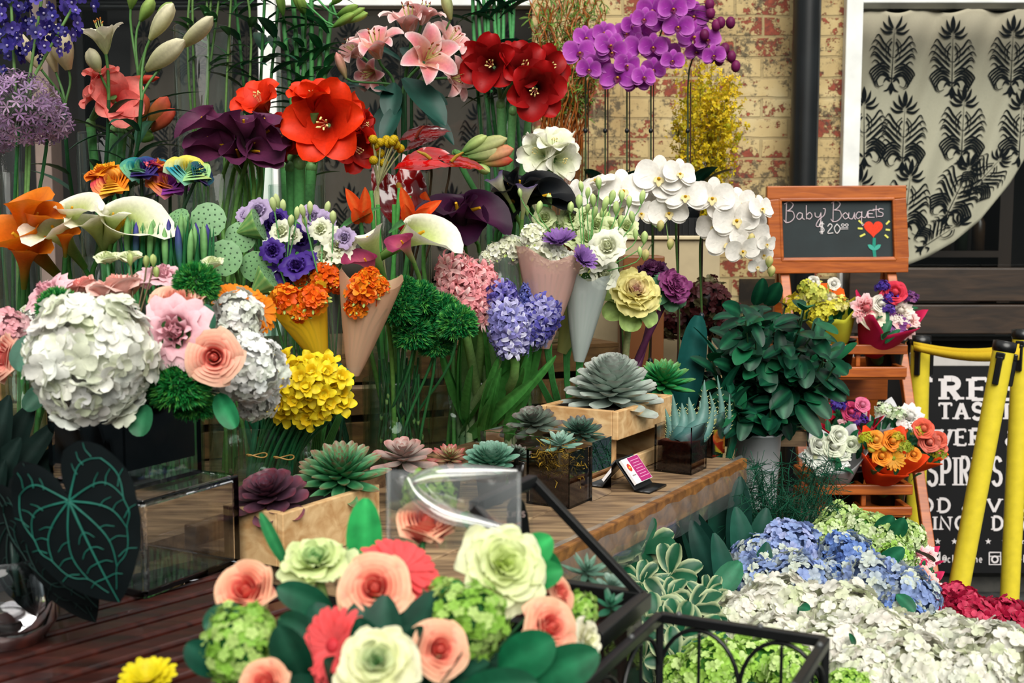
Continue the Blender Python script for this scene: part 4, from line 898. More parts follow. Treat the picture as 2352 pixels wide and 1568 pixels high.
# the arched wire stand to its right
F0 = A3(.178, 1.376, .955); fg = norm(A3(.90, -.44, 0)); fl, fw = .196, .26
t = thing('wire_planter_stand', 'black wire planter stand with arched sides in front of the white hydrangeas', 'planter stand', F0*A3(1, 1, 0)+fg*fl/2+tb*fw/2)
f4 = [F0, F0+fg*fl, F0+fg*fl+tb*fw, F0+tb*fw]
for k in range(4):
    a, b = f4[k], f4[(k+1) % 4]; mbar(t, 'rim_bar', a, b, .011, .012); mbar(t, 'corner_post', a*A3(1, 1, 0), a, .009, None, None, (0, 1, 0)); L = np.linalg.norm(b-a); d = (b-a)/L
    for j in range(2):
        s0, s1 = L*(j*.5), L*(j*.5+.5); m = MB(); pts = [a+d*s0-A3(0, 0, .20)] + [a+d*(s0+(s1-s0)*(.5-.5*math.cos(x)))-A3(0, 0, .075-.066*math.sin(x)) for x in np.linspace(0, PI, 15)] + [a+d*s1-A3(0, 0, .20)]
        tube(m, pts, .0028, hx('0b0c0d'), 6); m.build('arch', M_BLACKMETAL, t); mbar(t, 'spindle', a+d*(s0+s1)/2-A3(0, 0, .22), a+d*(s0+s1)/2-A3(0, 0, .012), .004, None, None, (0, 1, 0))
    mbar(t, 'lower_bar', a-A3(0, 0, .21), b-A3(0, 0, .21), .008)
    for j in (.12, .62):
        m = MB(); q_ = a+d*L*j+A3(0, 0, .006); ball(m, q_, .004, hx('4a4c4c'), 10, 6); m.build('rivet', M_BLACKMETAL, t)

t = thing('plant_stool', 'small dark wooden stool under the big round bouquet', 'stool', (-.13, 1.12, 0)); m = MB(); box(m, (-.13, 1.09, .79), (.26, .24, .022), None, WC); bev(m.build('stool_top', M_DARKWOOD, t, smooth=False), .004)
legs(t, [(-.13+a, 1.09+b) for a in (-.10, .10) for b in (-.09, .09)], .779, .028)

# ================================================================ back rows, left to right
def stem(t, pts, r, col=STEM, name='stem', taper_=.85, n=7):
    m = MB(); tube(m, pts, np.linspace(r, r*taper_, len(pts)), col, n); return m.build(name, M_STEM, t)
def part(t, name, mb, mat=None, label=None):
    o = mb.build(name, mat or M_PETAL, t)
    if label: o['label'] = label
    return o
def axd(p, dx, dz, dy=-1.0): return norm(A3(dx, dy, dz))
# --- delphinium
VDEL = vase(20, 2.52, 395, 36, 'clear vase at the left edge holding the blue delphiniums', .4)
DELC = (hx('2a2374'), hx('5a48a8'))
for i, (b0, top, lab) in enumerate([((35, 200), (22, -70), 'violet blue delphinium spike nearest the left edge'), ((62, 215), (105, -60), 'middle violet blue delphinium spike beside the cream lily buds'), ((70, 190), (205, -50), 'violet blue delphinium spike leaning over the cream lilies')]):
    d = 2.46; p0 = foot(VDEL, i); p1 = P(*b0, d); p2 = P(*top, d); t = thing('delphinium', lab, 'flower', p0, 'blue delphiniums')
    path = np.concatenate([bez(p0, p0+A3(0, 0, .2), p1-A3(0, 0, .15), p1, 8), bez(p1, p1+(p2-p1)*.4, p2-(p2-p1)*.3, p2, 8)[1:]]); stem(t, path, .0035, hx('6f9a55'))
    n = 36; m = MB(); fl = floret(5, .8, .4, .5, -.5); ds = []; ps = []
    for k in range(n):
        f = .28+.72*k/n; q_ = p1+(p2-p1)*f; a = k*2.4; dd = norm(A3(math.cos(a), math.sin(a)*.9-.3, .1)); ps.append(q_+dd*(.030+.02*U(-1, 1))); ds.append(dd)
    for q_ in [P(125, 70, d), P(20, 130, d), P(150, 75, d), P(8, 160, d), P(95, 95, d)][i::3]: ps.append(q_); ds.append(A3(.2, -1, .1))
    m.insts(fl, frames(np.array(ds)+nr.normal(0, .2, (len(ds), 3))), np.array(ps), .0145*nr.uniform(.7, 1.2, len(ps)), tint(len(ps), DELC[0], .25, DELC[1], .45))
    for q_, dd in zip(ps, ds): ball(m, q_+np.asarray(dd)*.004, .003, hx('b9b0d2'), 6, 4)
    part(t, 'florets', m)
# --- cream and white lilies
VLIL = vase(212, 2.95, 470, 60, 'tall clear vase behind the coral amaryllis holding the cream lilies', .4)
CR0, CR1 = hx('9fae6a'), hx('e9dfc0')
def lily_stem(lab, i, buds, opens, d, leaves=6, fork=(200, 260), gcol=(CR0, CR1), L=.14, w=.028):
    p0 = foot(VLIL, i); pf = P(*fork, d); t = thing('lily', lab, 'flower', p0, 'white and cream lilies')
    path = stem_curve(p0, pf, A3(.05, 0, 1)); stem(t, path, .005, DSTEM)
    for (a, b, wd) in buds:
        A, B = P(*a, d+U(-.04, .04)), P(*b, d+U(-.06, .02)); m = MB(); bud(m, A, B, px2m(wd, d), *gcol); part(t, 'bud', m)
        stem(t, bez(pf, pf+A3(0, 0, .03), A-norm(B-A)*.04, A, 7), .0032, hx('4d7a3d'), 'bud_stalk')
    for (c, r, ax) in opens:
        C = P(*c, d-.03); m = MB(); R = frame(ax); trumpet(m, C, R, px2m(r, d), hx('a8b070'), hx('f3ecda'), None, .36, 1.15, .75, a=.7, b=.6, ruf=.03); o = part(t, 'bloom', m)
        m = MB(); stamens(m, C, R, px2m(r, d), hx('c8d68a'), hx('a8601e'), 5, 1.1, 1.0); part(o, 'stamens', m, M_STEM)
        stem(t, bez(pf, pf+A3(0, 0, .03), C-R[:, 2]*px2m(r, d)*1.6, C-R[:, 2]*px2m(r, d)*1.12, 7), .004, hx('4d7a3d'), 'bloom_stalk')
    m = MB(); lily_leafy(m, path, leaves, L, w, DG, .55, .98); part(t, 'leaf', m, M_LEAF)
lily_stem('cream lily with three closed buds behind the delphiniums', 0, [((95, 160), (22, 62), 40), ((128, 165), (92, 70), 36), ((158, 160), (128, 55), 62)], [], 2.66, 5, (150, 250), (hx('c9b98a'), hx('e8dcc0')))
lily_stem('white lily half open with upright petals above the coral amaryllis', 1, [((228, 165), (206, 110), 40)], [((228, 50), 62, A3(-.12, -.18, 1))], 2.66, 6, (250, 230))
lily_stem('cream lily with two long buds pointing to the upper right', 2, [((338, 160), (424, 92), 52), ((415, 108), (489, 38), 42), ((345, 90), (398, 8), 44)], [], 2.6, 9, (325, 230), (hx('b3b877'), hx('ece3c4')))
lily_stem('lily with short green buds at the top of the picture', 3, [((322, 48), (352, -5), 34), ((362, 60), (395, 5), 36), ((300, 20), (308, -40), 30)], [], 2.78, 10, (318, 180), (hx('5f8a3a'), hx('a3b965')))
# --- coral amaryllis
def amaryllis(v, i, lab, d, blooms, cols, forkpx, buds=(), stemr=.011, grp='amaryllis stems', stcol=hx('58a05a'), st=True, edge=None, mid=None, name='amaryllis', W=.57, leafb=0):
    """blooms: (px,py,r_px,axis)"""
    p0 = foot(v, i, .5); pf = P(*forkpx, d+.03); t = thing(name, lab, 'flower', p0, grp)
    stem(t, stem_curve(p0, pf, None), stemr, stcol, 'stem', .95, 12)
    m = MB(); ball(m, pf, (stemr*1.1, stemr*1.1, stemr*1.3), hx('6a9a58'), 10, 6)
    for (x, y, r, ax) in blooms:
        c = P(x, y, d-.03); rr = px2m(r, d); R = frame(ax); bs = c-R[:, 2]*rr*.78
        tube(m, bez(pf, pf+A3(0, 0, .02), bs-R[:, 2]*rr*.3, bs, 6), [.006, .006, .006, .007, .009, .012], hx('5d8a4a'), 8)
    part(t, 'flower_stalk', m, M_STEM)
    for (x, y, r, ax) in blooms:
        c = P(x, y, d-.03); rr = px2m(r, d); R = frame(ax, U(0, 6)); m = MB()
        trumpet(m, c, R, rr, cols[0], cols[1], edge, W, .72, .95, mid=mid, a=.64, b=.50, p=1.0, ruf=.07, ep=6.); o = part(t, 'bloom', m)
        if st: m = MB(); stamens(m, c, R, rr, cols[2], hx('e8d48a'), 6, .7, .8); part(o, 'stamens', m, M_STEM)
    for (a, b, w, c0, c1) in buds:
        A, B = P(*a, d), P(*b, d-.02); m = MB(); bud(m, A, B, px2m(w, d), c0, c1); part(t, 'bud', m)
        stem(t, bez(pf, pf+A3(0, 0, .02), A-norm(B-A)*.03, A, 6), .005, hx('4f7c40'), 'bud_stalk')
    return t
VCOR = vase(240, 2.78, 306, 62, 'clear cylinder vase of coral amaryllis above the rainbow roses', .45)
CO = (hx('ea5a5a'), hx('ff9186'), hx('f2b090'))
amaryllis(VCOR, 0, 'coral pink amaryllis with two wide ruffled blooms', 2.70, [(215, 205, 52, A3(-.9, -.5, .35)), (270, 228, 66, A3(.45, -1, .05)), (232, 170, 45, A3(-.1, -.3, 1))], CO, (208, 285), grp='coral amaryllis', st=False)
BG0, BG1 = hx('6f8f3c'), hx('d8543e')
amaryllis(VCOR, 1, 'coral amaryllis still closed with red and green buds', 2.74, [], CO, (282, 300), [((322, 290), (332, 215), 40, BG0, BG1), ((345, 290), (385, 222), 48, BG0, BG1), ((350, 300), (402, 250), 38, hx('9a5a34'), BG1), ((318, 320), (352, 312), 30, hx('3f7f35'), hx('6fa048')), ((255, 190), (366, 178), 24, hx('7a4430'), hx('c8402e'))], grp='coral amaryllis')
amaryllis(VCOR, 2, 'coral amaryllis stem in the vase with one bloom facing down', 2.80, [(300, 262, 34, A3(.6, -.6, -.4))], CO, (262, 300), grp='coral amaryllis', st=False)
# --- allium
VALL = vase(12, 2.6, 330, 34, 'narrow clear vase at the left edge holding the mauve alliums', .3)
key = MB()
for k in range(6): put_petal(key, A3(0, 0, 0), np.eye(3), k*PI/3, grad(np.full(3, .75), np.full(3, 1.0)), L=1, W=.3, b0=.35, b1=-.2, nu=4, nv=3)
tube(key, [(0, 0, -2.6), (0, 0, 0)], [.05, .05], (.55, .8, .5), 3, False)
for i, (x, y, r, d, lab) in enumerate([(45, 248, 88, 2.42, 'large round mauve allium at the left edge'), (112, 278, 52, 2.5, 'smaller mauve allium behind the large one'), (-5, 300, 50, 2.52, 'mauve allium cut by the left edge of the picture')]):
    c = P(x, y, d); R_ = px2m(r, d); p0 = foot(VALL, i); t = thing('allium', lab, 'flower', p0, 'mauve alliums'); n = int(150*(r/88)**1.2)
    m = MB(); dd = fib(n, -1, .05); m.insts(key, frames(dd+nr.normal(0, .12, dd.shape)), c+dd*(R_*nr.uniform(.78, 1.0, (n, 1))), np.full(n, .0145), tint(n, hx('a583ac'), .15, hx('c9a8c4'), .4)); ball(m, c, R_*.42, hx('4d5a48'), 10, 7); part(t, 'flower_globe', m)
    stem(t, stem_curve(p0, c, A3(.1, 0, 1)), .0042, GR)
# --- tall glass vase and others
VTALL = vase(466, 3.05, 64, 66, 'very tall clear glass vase with thin green stems behind the purple callas', .5)
for i in range(7):
    a = foot(VTALL, i, .8); top = P(430+22*i+U(-10, 10), -40+U(-20, 20), 3.0); t = thing('branch_stem', 'thin green bare stem standing in the very tall clear vase', 'stem', a, 'stems in the tall clear vase'); pts = bez(a, a+A3(U(-.03, .03), 0, .3), top-A3(U(-.1, .1), 0, .3), top, 12); stem(t, pts, .0035, hx('5b7f3f'))
    m = MB(); lily_leafy(m, pts[6:], 5, .085, .022, hx('2b5a2f'), .45, 1.); part(t, 'leaf', m, M_LEAF)
# --- snapdragon/leafy stem by the white post
VLF = vase(585, 3.1, 330, 40, 'clear vase beside the white window post behind the red amaryllis', .4)
for i, (x, dx) in enumerate([(560, -25), (600, 10), (625, 20)]):
    a = foot(VLF, i); top = P(x+dx, -40, 3.02); t = thing('lily_stalk', ['leafy green lily stem left of the white window post', 'leafy green lily stem in front of the white window post', 'leafy green lily stem right of the white window post'][i], 'stem', a, 'leafy stems by the window post'); pts = bez(a, a+A3(0, 0, .3), P(x, 150, 3.05), top, 12); stem(t, pts, .0045, hx('3c7a40'))
    m = MB(); lily_leafy(m, pts, 11, .12, .034, DG, .45, 1.0); part(t, 'leaf', m, M_LEAF)
# --- purple callas
VPC = vase(505, 2.75, 400, 62, 'clear vase of plum purple callas left of the orange amaryllis', .4)
PU0, PU1, PUL = hx('351230'), hx('7c3860'), hx('5e2a4c')
def callas(v, items, cols, d, name, grp, base=hx('6f9a55'), L=1.0, mat=None, sp=hx('d9a520'), stemr=.0058, stc=hx('6fa04a'), lip=None, i0=0, flare=1.0, cat='flower', pins=None):
    for i, (x, y, r, dx, dz, lab) in enumerate(items):
        """x,y mouth centre; r mouth radius px; axis (dx,-.5,dz)"""
        ax = norm(A3(dx, -.55, dz)); rr = px2m(r, d); Ln = rr*3.1*L; c = P(x, y, d+.01*(i % 3))-ax*Ln*.8; R = frame(ax); R = R @ rotz(math.atan2(np.dot(A3(0, 0, -1), R[:, 1]), np.dot(A3(0, 0, -1), R[:, 0]))+U(-.7, .7))
        p0 = foot(v, i+i0, .6); t = thing(name, lab, cat, p0, grp); m = MB(); calla(m, c, R, Ln, rr, cols[0], cols[1], base, U(-.3, .3), lip, sp, flare); part(t, 'spathe', m, mat)
        stem(t, stem_curve(p0, c+ax*Ln*.06, ax, .3), stemr, stc)
callas(VPC, [(452, 262, 43, -.7, .35, 'plum calla leaning furthest left over the rainbow roses'), (492, 322, 51, -.25, .15, 'dark plum calla with an open mouth facing the viewer'), (560, 262, 46, .15, .75, 'plum calla standing highest in its bunch'), (520, 258, 38, -.3, .8, 'plum calla at the back of its bunch'), (585, 320, 49, .2, .1, 'plum calla hanging lowest at the centre of its bunch'), (628, 292, 49, .75, .35, 'plum calla leaning right against the orange amaryllis'), (610, 262, 35, .45, .7, 'small plum calla beside the orange petals'), (470, 305, 38, -.4, .5, 'plum calla behind the leftmost one'), (540, 335, 40, .0, .3, 'plum calla with the widest front lip low in its bunch'), (598, 345, 36, .35, .0, 'plum calla drooping at the lower right of its bunch')], (PUL, PU1, PU0), 2.66, 'calla_lily', 'plum callas', hx('4a3a3a'), 1.15)
# --- orange amaryllis
VOR = vase(680, 2.88, 425, 62, 'clear cylinder vase of orange red amaryllis', .4)
OR = (hx('a81208'), hx('f03a10'), hx('f6a07a'))
amaryllis(VOR, 0, 'orange red amaryllis with the largest bloom facing the viewer', 2.70, [(745, 278, 100, A3(.02, -1, .04)), (712, 215, 58, A3(-.1, -.55, 1))], OR, (688, 375), stemr=.014, grp='orange amaryllis', mid=hx('d42c0c'))
amaryllis(VOR, 1, 'orange amaryllis bloom raised at the upper left of its bunch', 2.86, [(590, 228, 62, A3(-.35, -.7, .7)), (800, 262, 62, A3(.9, -.4, .2))], OR, (655, 380), stemr=.013, grp='orange amaryllis')
RD = (hx('4a0506'), hx('c01a10'), hx('e89a80'))
amaryllis(VOR, 2, 'darker red amaryllis drooping at the lower left of the orange ones', 2.74, [(655, 312, 58, A3(-.75, -.8, -.15))], RD, (668, 385), [((640, 345), (722, 335), 40, hx('d83a18'), hx('e2491c'))], stemr=.013, grp='orange amaryllis')
amaryllis(VOR, 3, 'red amaryllis at the right behind the largest orange bloom', 2.86, [(820, 340, 58, A3(.7, -.8, -.4)), (838, 290, 45, A3(1, -.3, .1))], (hx('6a0806'), hx('c41d10'), hx('e89a80')), (715, 385), stemr=.013, grp='orange amaryllis')
# --- green budded lilies
VGL = vase(690, 3.15, 165, 52, 'clear vase packed with green lily stems in front of the left window', .5)
for i, (x, y) in enumerate([(650, 40), (672, -20), (695, 30), (715, -15), (738, 45), (700, 90), (762, 10)]):
    p0 = foot(VGL, i, .7); p1 = P(x, y, 3.05+.02*(i % 3)); t = thing('budding_lily', 'lily stem with tight green buds in the bunch before the left window', 'flower', p0, 'green budded lilies'); pts = stem_curve(p0, p1, A3(.1*(i-3)/3, 0, 1)); stem(t, pts, .007, hx('4b8f4e'))
    m = MB(); lily_leafy(m, pts, 9, .11, .03, hx('1c5a32'), .5, 1.0); part(t, 'leaf', m, M_LEAF)
    for (bx, by, tx, ty) in [[(x, y-5, x-12, y-60)], [(770, 60, 838, 18), (x, y, x+10, y-50)], [(x, y, x-20, y-50)], [(775, 35, 822, 12)], [(765, 62, 815, 30)], [(700, 30, 685, -10)], [(790, 52, 845, 30), (x, y, x+30, y-30)]][i]:
        A, B = P(bx, by, 3.0), P(tx, ty, 2.97); m = MB(); bud(m, A, B, px2m(24, 3.0), hx('4f8a35'), hx('9cba5c')); part(t, 'bud', m); stem(t, bez(p1, p1+A3(0, 0, .01), A-norm(B-A)*.02, A, 5), .003, hx('4b8f4e'), 'bud_stalk')
# --- pink stargazer lilies
VPK = vase(930, 3.2, 395, 60, 'clear vase of pink stargazer lilies', .4)
PK = (hx('b03a5a'), hx('d0306c'), hx('f2c8c6'))
def stargazer(i, lab, blooms, d, fork, leaves, buds=()):
    p0 = foot(VPK, i, .6); pf = P(*fork, d+.05); t = thing('stargazer_lily', lab, 'flower', p0, 'pink stargazer lilies'); path = stem_curve(p0, pf, A3(0, 0, 1)); stem(t, path, .0055, DSTEM)
    for (x, y, r, ax, pale) in blooms:
        c = P(x, y, d-.02); rr = px2m(r, d); R = frame(ax, U(0, 6)); m = MB(); trumpet(m, c, R, rr, hx('e8c89a') if not pale else hx('e8b8a0'), PK[1] if not pale else hx('dc8f98'), hx('f4d8d4'), .40, .55, 1.25, mid=hx('c22a62') if not pale else hx('d87a88'), a=.62, b=.72, ep=3.4, ruf=.05); o = part(t, 'bloom', m)
        m = MB(); stamens(m, c, R, rr, hx('c9cf7a'), hx('8a3a1a'), 6, .55, 1.0, .22); part(o, 'stamens', m, M_STEM)
        stem(t, bez(pf, pf+A3(0, 0, .04), c-R[:, 2]*rr*1.0, c-R[:, 2]*rr*.56, 7), .0042, hx('3f6e38'), 'bloom_stalk')
    for (a, b, w, pk) in buds:
        A, B = P(*a, d), P(*b, d-.02); m = MB(); bud(m, A, B, px2m(w, d), hx('a8a86a'), hx('d8908a') if pk else hx('bcc48a')); part(t, 'bud', m); stem(t, bez(pf, pf+A3(0, 0, .02), A-norm(B-A)*.02, A, 6), .003, hx('3f6e38'), 'bud_stalk')
    m = MB()
    for (a, b, w) in leaves: leaf(m, P(*a, d+.03), P(*b, d-.02), px2m(w, d), TEAL, .25, a=.75, b=.75)
    part(t, 'leaf', m, M_GLOSSLEAF)
stargazer(0, 'pink lily facing left with white edged petals', [(862, 100, 66, A3(-.15, -.5, .9), 0)], 2.98, (905, 200), [((905, 190), (895, 275), 52), ((910, 220), (860, 205), 30)], [((795, 180), (772, 120), 24, 1)])
stargazer(1, 'pink lily opening toward the viewer right of the first', [(985, 128, 74, A3(.35, -.9, .25), 0)], 2.95, (925, 215), [((925, 180), (1020, 285), 70), ((918, 240), (880, 330), 44)])
stargazer(2, 'pale pink lily standing upright at the top', [(938, 45, 66, A3(-.1, -.35, 1), 1), (975, 30, 50, A3(.3, -.1, 1), 1)], 3.08, (930, 190), [((920, 110), (985, 165), 50), ((935, 150), (820, 95), 26)], [((1035, 45), (1020, -20), 30, 0)])
stargazer(3, 'pale pink lily at the right of its bunch above the red amaryllis', [(1035, 90, 54, A3(.5, -.5, .6), 1), (1050, 180, 52, A3(.8, -.7, -.1), 1)], 3.1, (945, 215), [((945, 210), (1025, 240), 44), ((960, 230), (1040, 330), 34)])
stargazer(4, 'pale pink lily half hidden at the left back of its bunch', [(810, 115, 50, A3(-.6, -.4, .4), 1), (850, 170, 44, A3(-.4, -.7, -.3), 0)], 3.16, (890, 220), [((890, 230), (800, 190), 34), ((890, 240), (868, 330), 46), ((885, 200), (770, 205), 24)])
# --- red amaryllis
VRD = vase(1165, 3.28, 205, 66, 'wide clear vase crowded with green stems behind the red amaryllis', .5)
RA = (hx('2c0204'), hx('b01012'), hx('d88a70'))
amaryllis(VRD, 0, 'deep red amaryllis with its wide bloom facing the viewer on the left of its bunch', 3.08, [(1122, 148, 70, A3(-.25, -1, 0)), (1200, 150, 62, A3(.2, -.9, .35))], RA, (1150, 240), stemr=.012, grp='red amaryllis', stcol=hx('6fae6a'))
amaryllis(VRD, 1, 'deep red amaryllis hanging lowest at the right of its bunch', 3.04, [(1232, 208, 74, A3(.05, -1, -.25))], RA, (1178, 255), stemr=.011, grp='red amaryllis', stcol=hx('6fae6a'))
amaryllis(VRD, 2, 'deep red amaryllis at the right back beside the curly twigs', 3.14, [(1262, 158, 56, A3(.6, -.7, .2)), (1180, 118, 48, A3(-.05, -.35, 1))], RA, (1215, 258), stemr=.010, grp='red amaryllis', stcol=hx('6fae6a'))
for i in range(9):
    a = foot(VRD, i+1, .95); x = 1085+12*i; top = P(x, -60+U(-10, 30), 3.25); t = thing('tall_lily_stem', 'tall green lily stem rising behind the red amaryllis', 'stem', a, 'tall green stems behind the red amaryllis'); pts = bez(a, a+A3(0, 0, .3), top-A3(0, 0, .3), top, 10); stem(t, pts, .006, hx('4c9a58'))
    m = MB()
    for j in range(3):
        p = pts[6+j]; s_ = 1 if (i+j) % 2 else -1; leaf(m, p, p+A3(s_*U(.09, .17), -U(.02, .09), U(-.05, .07)), .034, DG, .5, up=A3(0, 0, 1), a=.6, b=.9)
    part(t, 'leaf', m, M_LEAF)
# --- curly willow
VWI = vase(1300, 4.02, 345, 48, 'clear vase full of curly orange twigs against the brick wall', .2, z0=TZ)
for i in range(64):
    a = VWI[1]+A3(U(-.05, .05), U(-.05, .05), .02); f = U(-1, 1); top = P(1305+85*f, U(-60, 60), 4.02+U(-.1, .1)); mid = P(1290+45*f, 330, 4.02+U(-.05, .05))
    q_ = np.concatenate([np.linspace(a, mid, 4)[:-1], np.linspace(mid, top, 15)]); w = np.linspace(0, 1, len(q_))**.5*.015; q_[:, 0] += w*np.sin(np.arange(len(q_))*1.5+U(0, 6)); q_[:, 1] += w*np.cos(np.arange(len(q_))*1.3+U(0, 6)); q_[:, 2] += w*.6*np.sin(np.arange(len(q_))*2.1)
    t = thing('curly_twig', 'curly orange brown twig with tiny green leaves in the bundle by the brick wall', 'twig', a, 'curly twigs'); sp = spline(q_, 4); stem(t, sp, .0030, jc(hx('a85c1e'), .3), 'twig', .5, 5); m = MB()
    for j in range(22):
        p = sp[int(len(sp)*U(.35, 1))-1]; leaf(m, p, p+norm(jit())*.035, .006, jc(hx('4d6a22'), .4), .3, nu=4, nv=3)
    part(t, 'leaf', m, M_LEAF)
# --- purple orchids
PO = (hx('7a1a88'), hx('b03ab0'), hx('6a0a4a'))
spec = [('purple orchid spray at the left of the group over the red amaryllis', (1345, 330), [(1330, 122, 38), (1345, 88, 30), (1372, 150, 30), (1352, 160, 28), (1400, 105, 36), (1388, 75, 26)], []),
        ('purple orchid spray hanging lowest in the group', (1390, 330), [(1405, 120, 34), (1420, 178, 42), (1440, 150, 30), (1462, 190, 30), (1478, 178, 28), (1385, 165, 26), (1440, 78, 32)], []),
        ('purple orchid spray facing the viewer in the middle of the group', (1440, 330), [(1468, 112, 38), (1500, 108, 32), (1524, 128, 42), (1470, 75, 30), (1452, 60, 28), (1500, 160, 28), (1545, 140, 26)], []),
        ('purple orchid spray climbing above the others', (1495, 330), [(1500, 25, 40), (1545, 20, 34), (1522, 55, 32), (1592, 85, 42), (1558, 62, 34), (1480, 45, 28), (1595, 38, 34), (1568, 5, 28)], [(1632, 30), (1655, 52), (1630, 10), (1678, 52), (1645, 58)]),
        ('purple orchid spray with closed buds reaching right over the yellow bush', (1580, 330), [(1625, 92, 30), (1640, 128, 26), (1600, 120, 26)], [(1665, 112), (1690, 152), (1652, 138), (1632, 132), (1680, 130), (1618, 80)])]
for i, (lab, sb, fls, bds) in enumerate(spec):
    d = 3.72; p0 = P(sb[0], 425, d)*A3(1, 1, 0)+A3(0, 0, 1.41); t = thing('purple_orchid', lab, 'orchid', p0, 'purple orchids'); m = MB(); lathe(m, [(0, 0), (.032, 0), (.042, .075), (.044, .08), (.038, .08), (.036, .07), (0, .07)], p0, 16, hx('16181a')); part(t, 'pot', m, M_PLASTIC)
    fd = d-.12; cx, cy = np.mean([f[0] for f in fls]), np.min([f[1] for f in fls]); top = P(cx, cy+25, fd+.06)
    path = np.concatenate([bez(p0+A3(0, 0, .06), p0+A3(0, 0, .2), P(sb[0], 220, d)-A3(0, 0, .05), P(sb[0], 200, d), 8), bez(P(sb[0], 200, d), P(sb[0], 120, d), top+A3(-.02, 0, 0), top, 6)[1:]]); stem(t, path, .003, hx('3a4a2a'))
    m = MB(); tube(m, [p0+A3(.008, -.006, .05), P(sb[0]+6, 190, d-.01)], .0022, hx('3a1a16'), 5); part(t, 'stake', m, M_PLASTIC)
    for zf in (.35, .7): m = MB(); q_ = p0*(1-zf)+P(sb[0], 200, d)*zf; ball(m, q_, (.007, .006, .009), hx('10181c'), 8, 5); part(t, 'clip', m, M_PLASTIC)
    for (x, y, r) in fls:
        c = P(x, y, fd+U(-.05, .05)); ax = norm(A3(U(-.5, .5), -1, U(-.25, .15))); m = MB(); orchid(m, c, frame(ax) @ rotz(U(-.15, .15)+0), px2m(r, fd), PO[0], PO[1], PO[2], hx('d8a040'), hx('c46ac4')); part(t, 'bloom', m)
        k_ = path[np.argmin(np.linalg.norm(path-c, axis=1))]; stem(t, bez(k_, (k_+c)/2+A3(0, .01, .01), c-ax*.02, c-ax*.003, 4), .0016, hx('3c3a2c'), 'bloom_stalk')
    for (x, y) in bds:
        c = P(x, y, fd); m = MB(); ball(m, c, (px2m(11, fd), px2m(11, fd), px2m(14, fd)), jc(hx('7a2058'), .2), 9, 7); part(t, 'bud', m); stem(t, bez(top, (top+c)/2+A3(0, 0, .02), c+A3(-.01, .01, .005), c, 5), .0016, hx('5a2a4a'), 'bud_stalk')
    m = MB()
    for s_ in (-1, 1, -.5, .4): leaf(m, p0+A3(0, 0, .075), p0+A3(s_*U(.12, .2), U(-.12, .02), U(.08, .2)), .085, DG, .55, up=A3(0, 0, 1), a=.55, b=.4, fold=.15)
    part(t, 'leaf', m, M_GLOSSLEAF)
# --- yellow flowering bush bunch
VYB = vase(1612, 4.02, 352, 34, 'clear vase of yellow broom against the brick wall', .3, z0=TZ)
key = MB()
for k in range(3): put_petal(key, A3(0, 0, 0), np.eye(3), k*2.1, (1, 1, 1), L=1, W=.9, b0=.4, b1=-.2, cup=.4, nu=3, nv=3)
for i in range(26):
    f = U(-1, 1); a = foot(VYB, i, .8); y1 = 150+60*abs(f)**1.5+U(-18, 90); x1 = 1622+88*f*(1-.25*max(0, (y1-200)/200)); top = P(x1, y1, 4.0+U(-.14, .1)); t = thing('yellow_broom', 'twig of yellow broom in the dense bunch beside the drain pipe', 'flowering twig', a, 'yellow broom twigs')
    pts = bez(a, a+A3(0, 0, .45), top-A3(f*.05, 0, .2), top, 10); stem(t, pts, .002, hx('7a6a2a'), 'twig', .5, 4); n = 130; m = MB(); tt = nr.uniform(.42, 1.0, n); idx = tt*9; lo = np.clip(idx.astype(int), 0, 8)
    q_ = pts[lo]+(pts[lo+1]-pts[lo])*(idx-lo)[:, None]+nr.normal(0, .017, (n, 3)); m.insts(key, frames(nr.normal(0, 1, (n, 3))), q_, .0115*nr.uniform(.6, 1.2, n), tint(n, hx('dcc024'), .25, hx('9a9a1e'), .25)); part(t, 'blossom', m)
    m = MB()
    for j in range(9): k_ = int(U(2, 9)); leaf(m, pts[k_], pts[k_]+norm(jit()+A3(0, 0, .6))*.04, .008, hx('6a6a1a'), .2, nu=4, nv=3)
    part(t, 'leaf', m, M_LEAF)
# --- anthuriums
VAN = vase(935, 2.98, 470, 50, 'clear vase of dark red anthuriums', .3)
def anthurium(i, lab, c, rpx, ax, roll, d, c0, c1):
    p0 = foot(VAN, i, .6); C = P(*c, d); R = frame(ax) @ rotz(roll); r = px2m(rpx, d); t = thing('anthurium', lab, 'flower', p0, 'dark red anthuriums'); m = MB(); nu, nv = 17, 13
    t_, s_ = np.meshgrid(np.linspace(0, 1, nu), np.linspace(-1, 1, nv), indexing='ij'); w = .74*np.sin(PI*np.clip(t_*.93+.07, 0, 1)**.72)**.7*(1-t_**6); y = s_*w; x = (t_-.28)*2.0-.42*np.abs(s_)**1.6*(1-t_)**2*1.3
    z = .16*(x*x)*-1+.10*y*y+.03*np.sin(y*15+x*3)+.02*np.sin(x*17); V = np.stack([x, y, z], -1).reshape(-1, 3)*r
    m.grid(V @ R.T+C, nu, nv, mixc(c0, c1, (.5+.5*np.sin(s_*4+t_*3)).ravel())); part(t, 'spathe', m, M_WAX)
    m = MB(); tube(m, [C+R @ A3(-.25*r, 0, .02*r), C+R @ A3(-.05*r, 0, .28*r), C+R @ A3(.25*r, 0, .5*r)], [r*.09, r*.085, r*.04], hx('a8862a') if i else hx('7a2a1a'), 8); part(t, 'spadix', m, M_STEM); stem(t, stem_curve(p0, C+R @ A3(-.3*r, 0, 0), norm(R[:, 2]+A3(0, 0, .8)), .25), .0035, hx('4a3a2a'))
anthurium(0, 'dark maroon anthurium highest in its vase', (968, 312), 48, A3(-.2, -.7, .7), .5, 2.9, hx('3a0406'), hx('6a0a0c'))
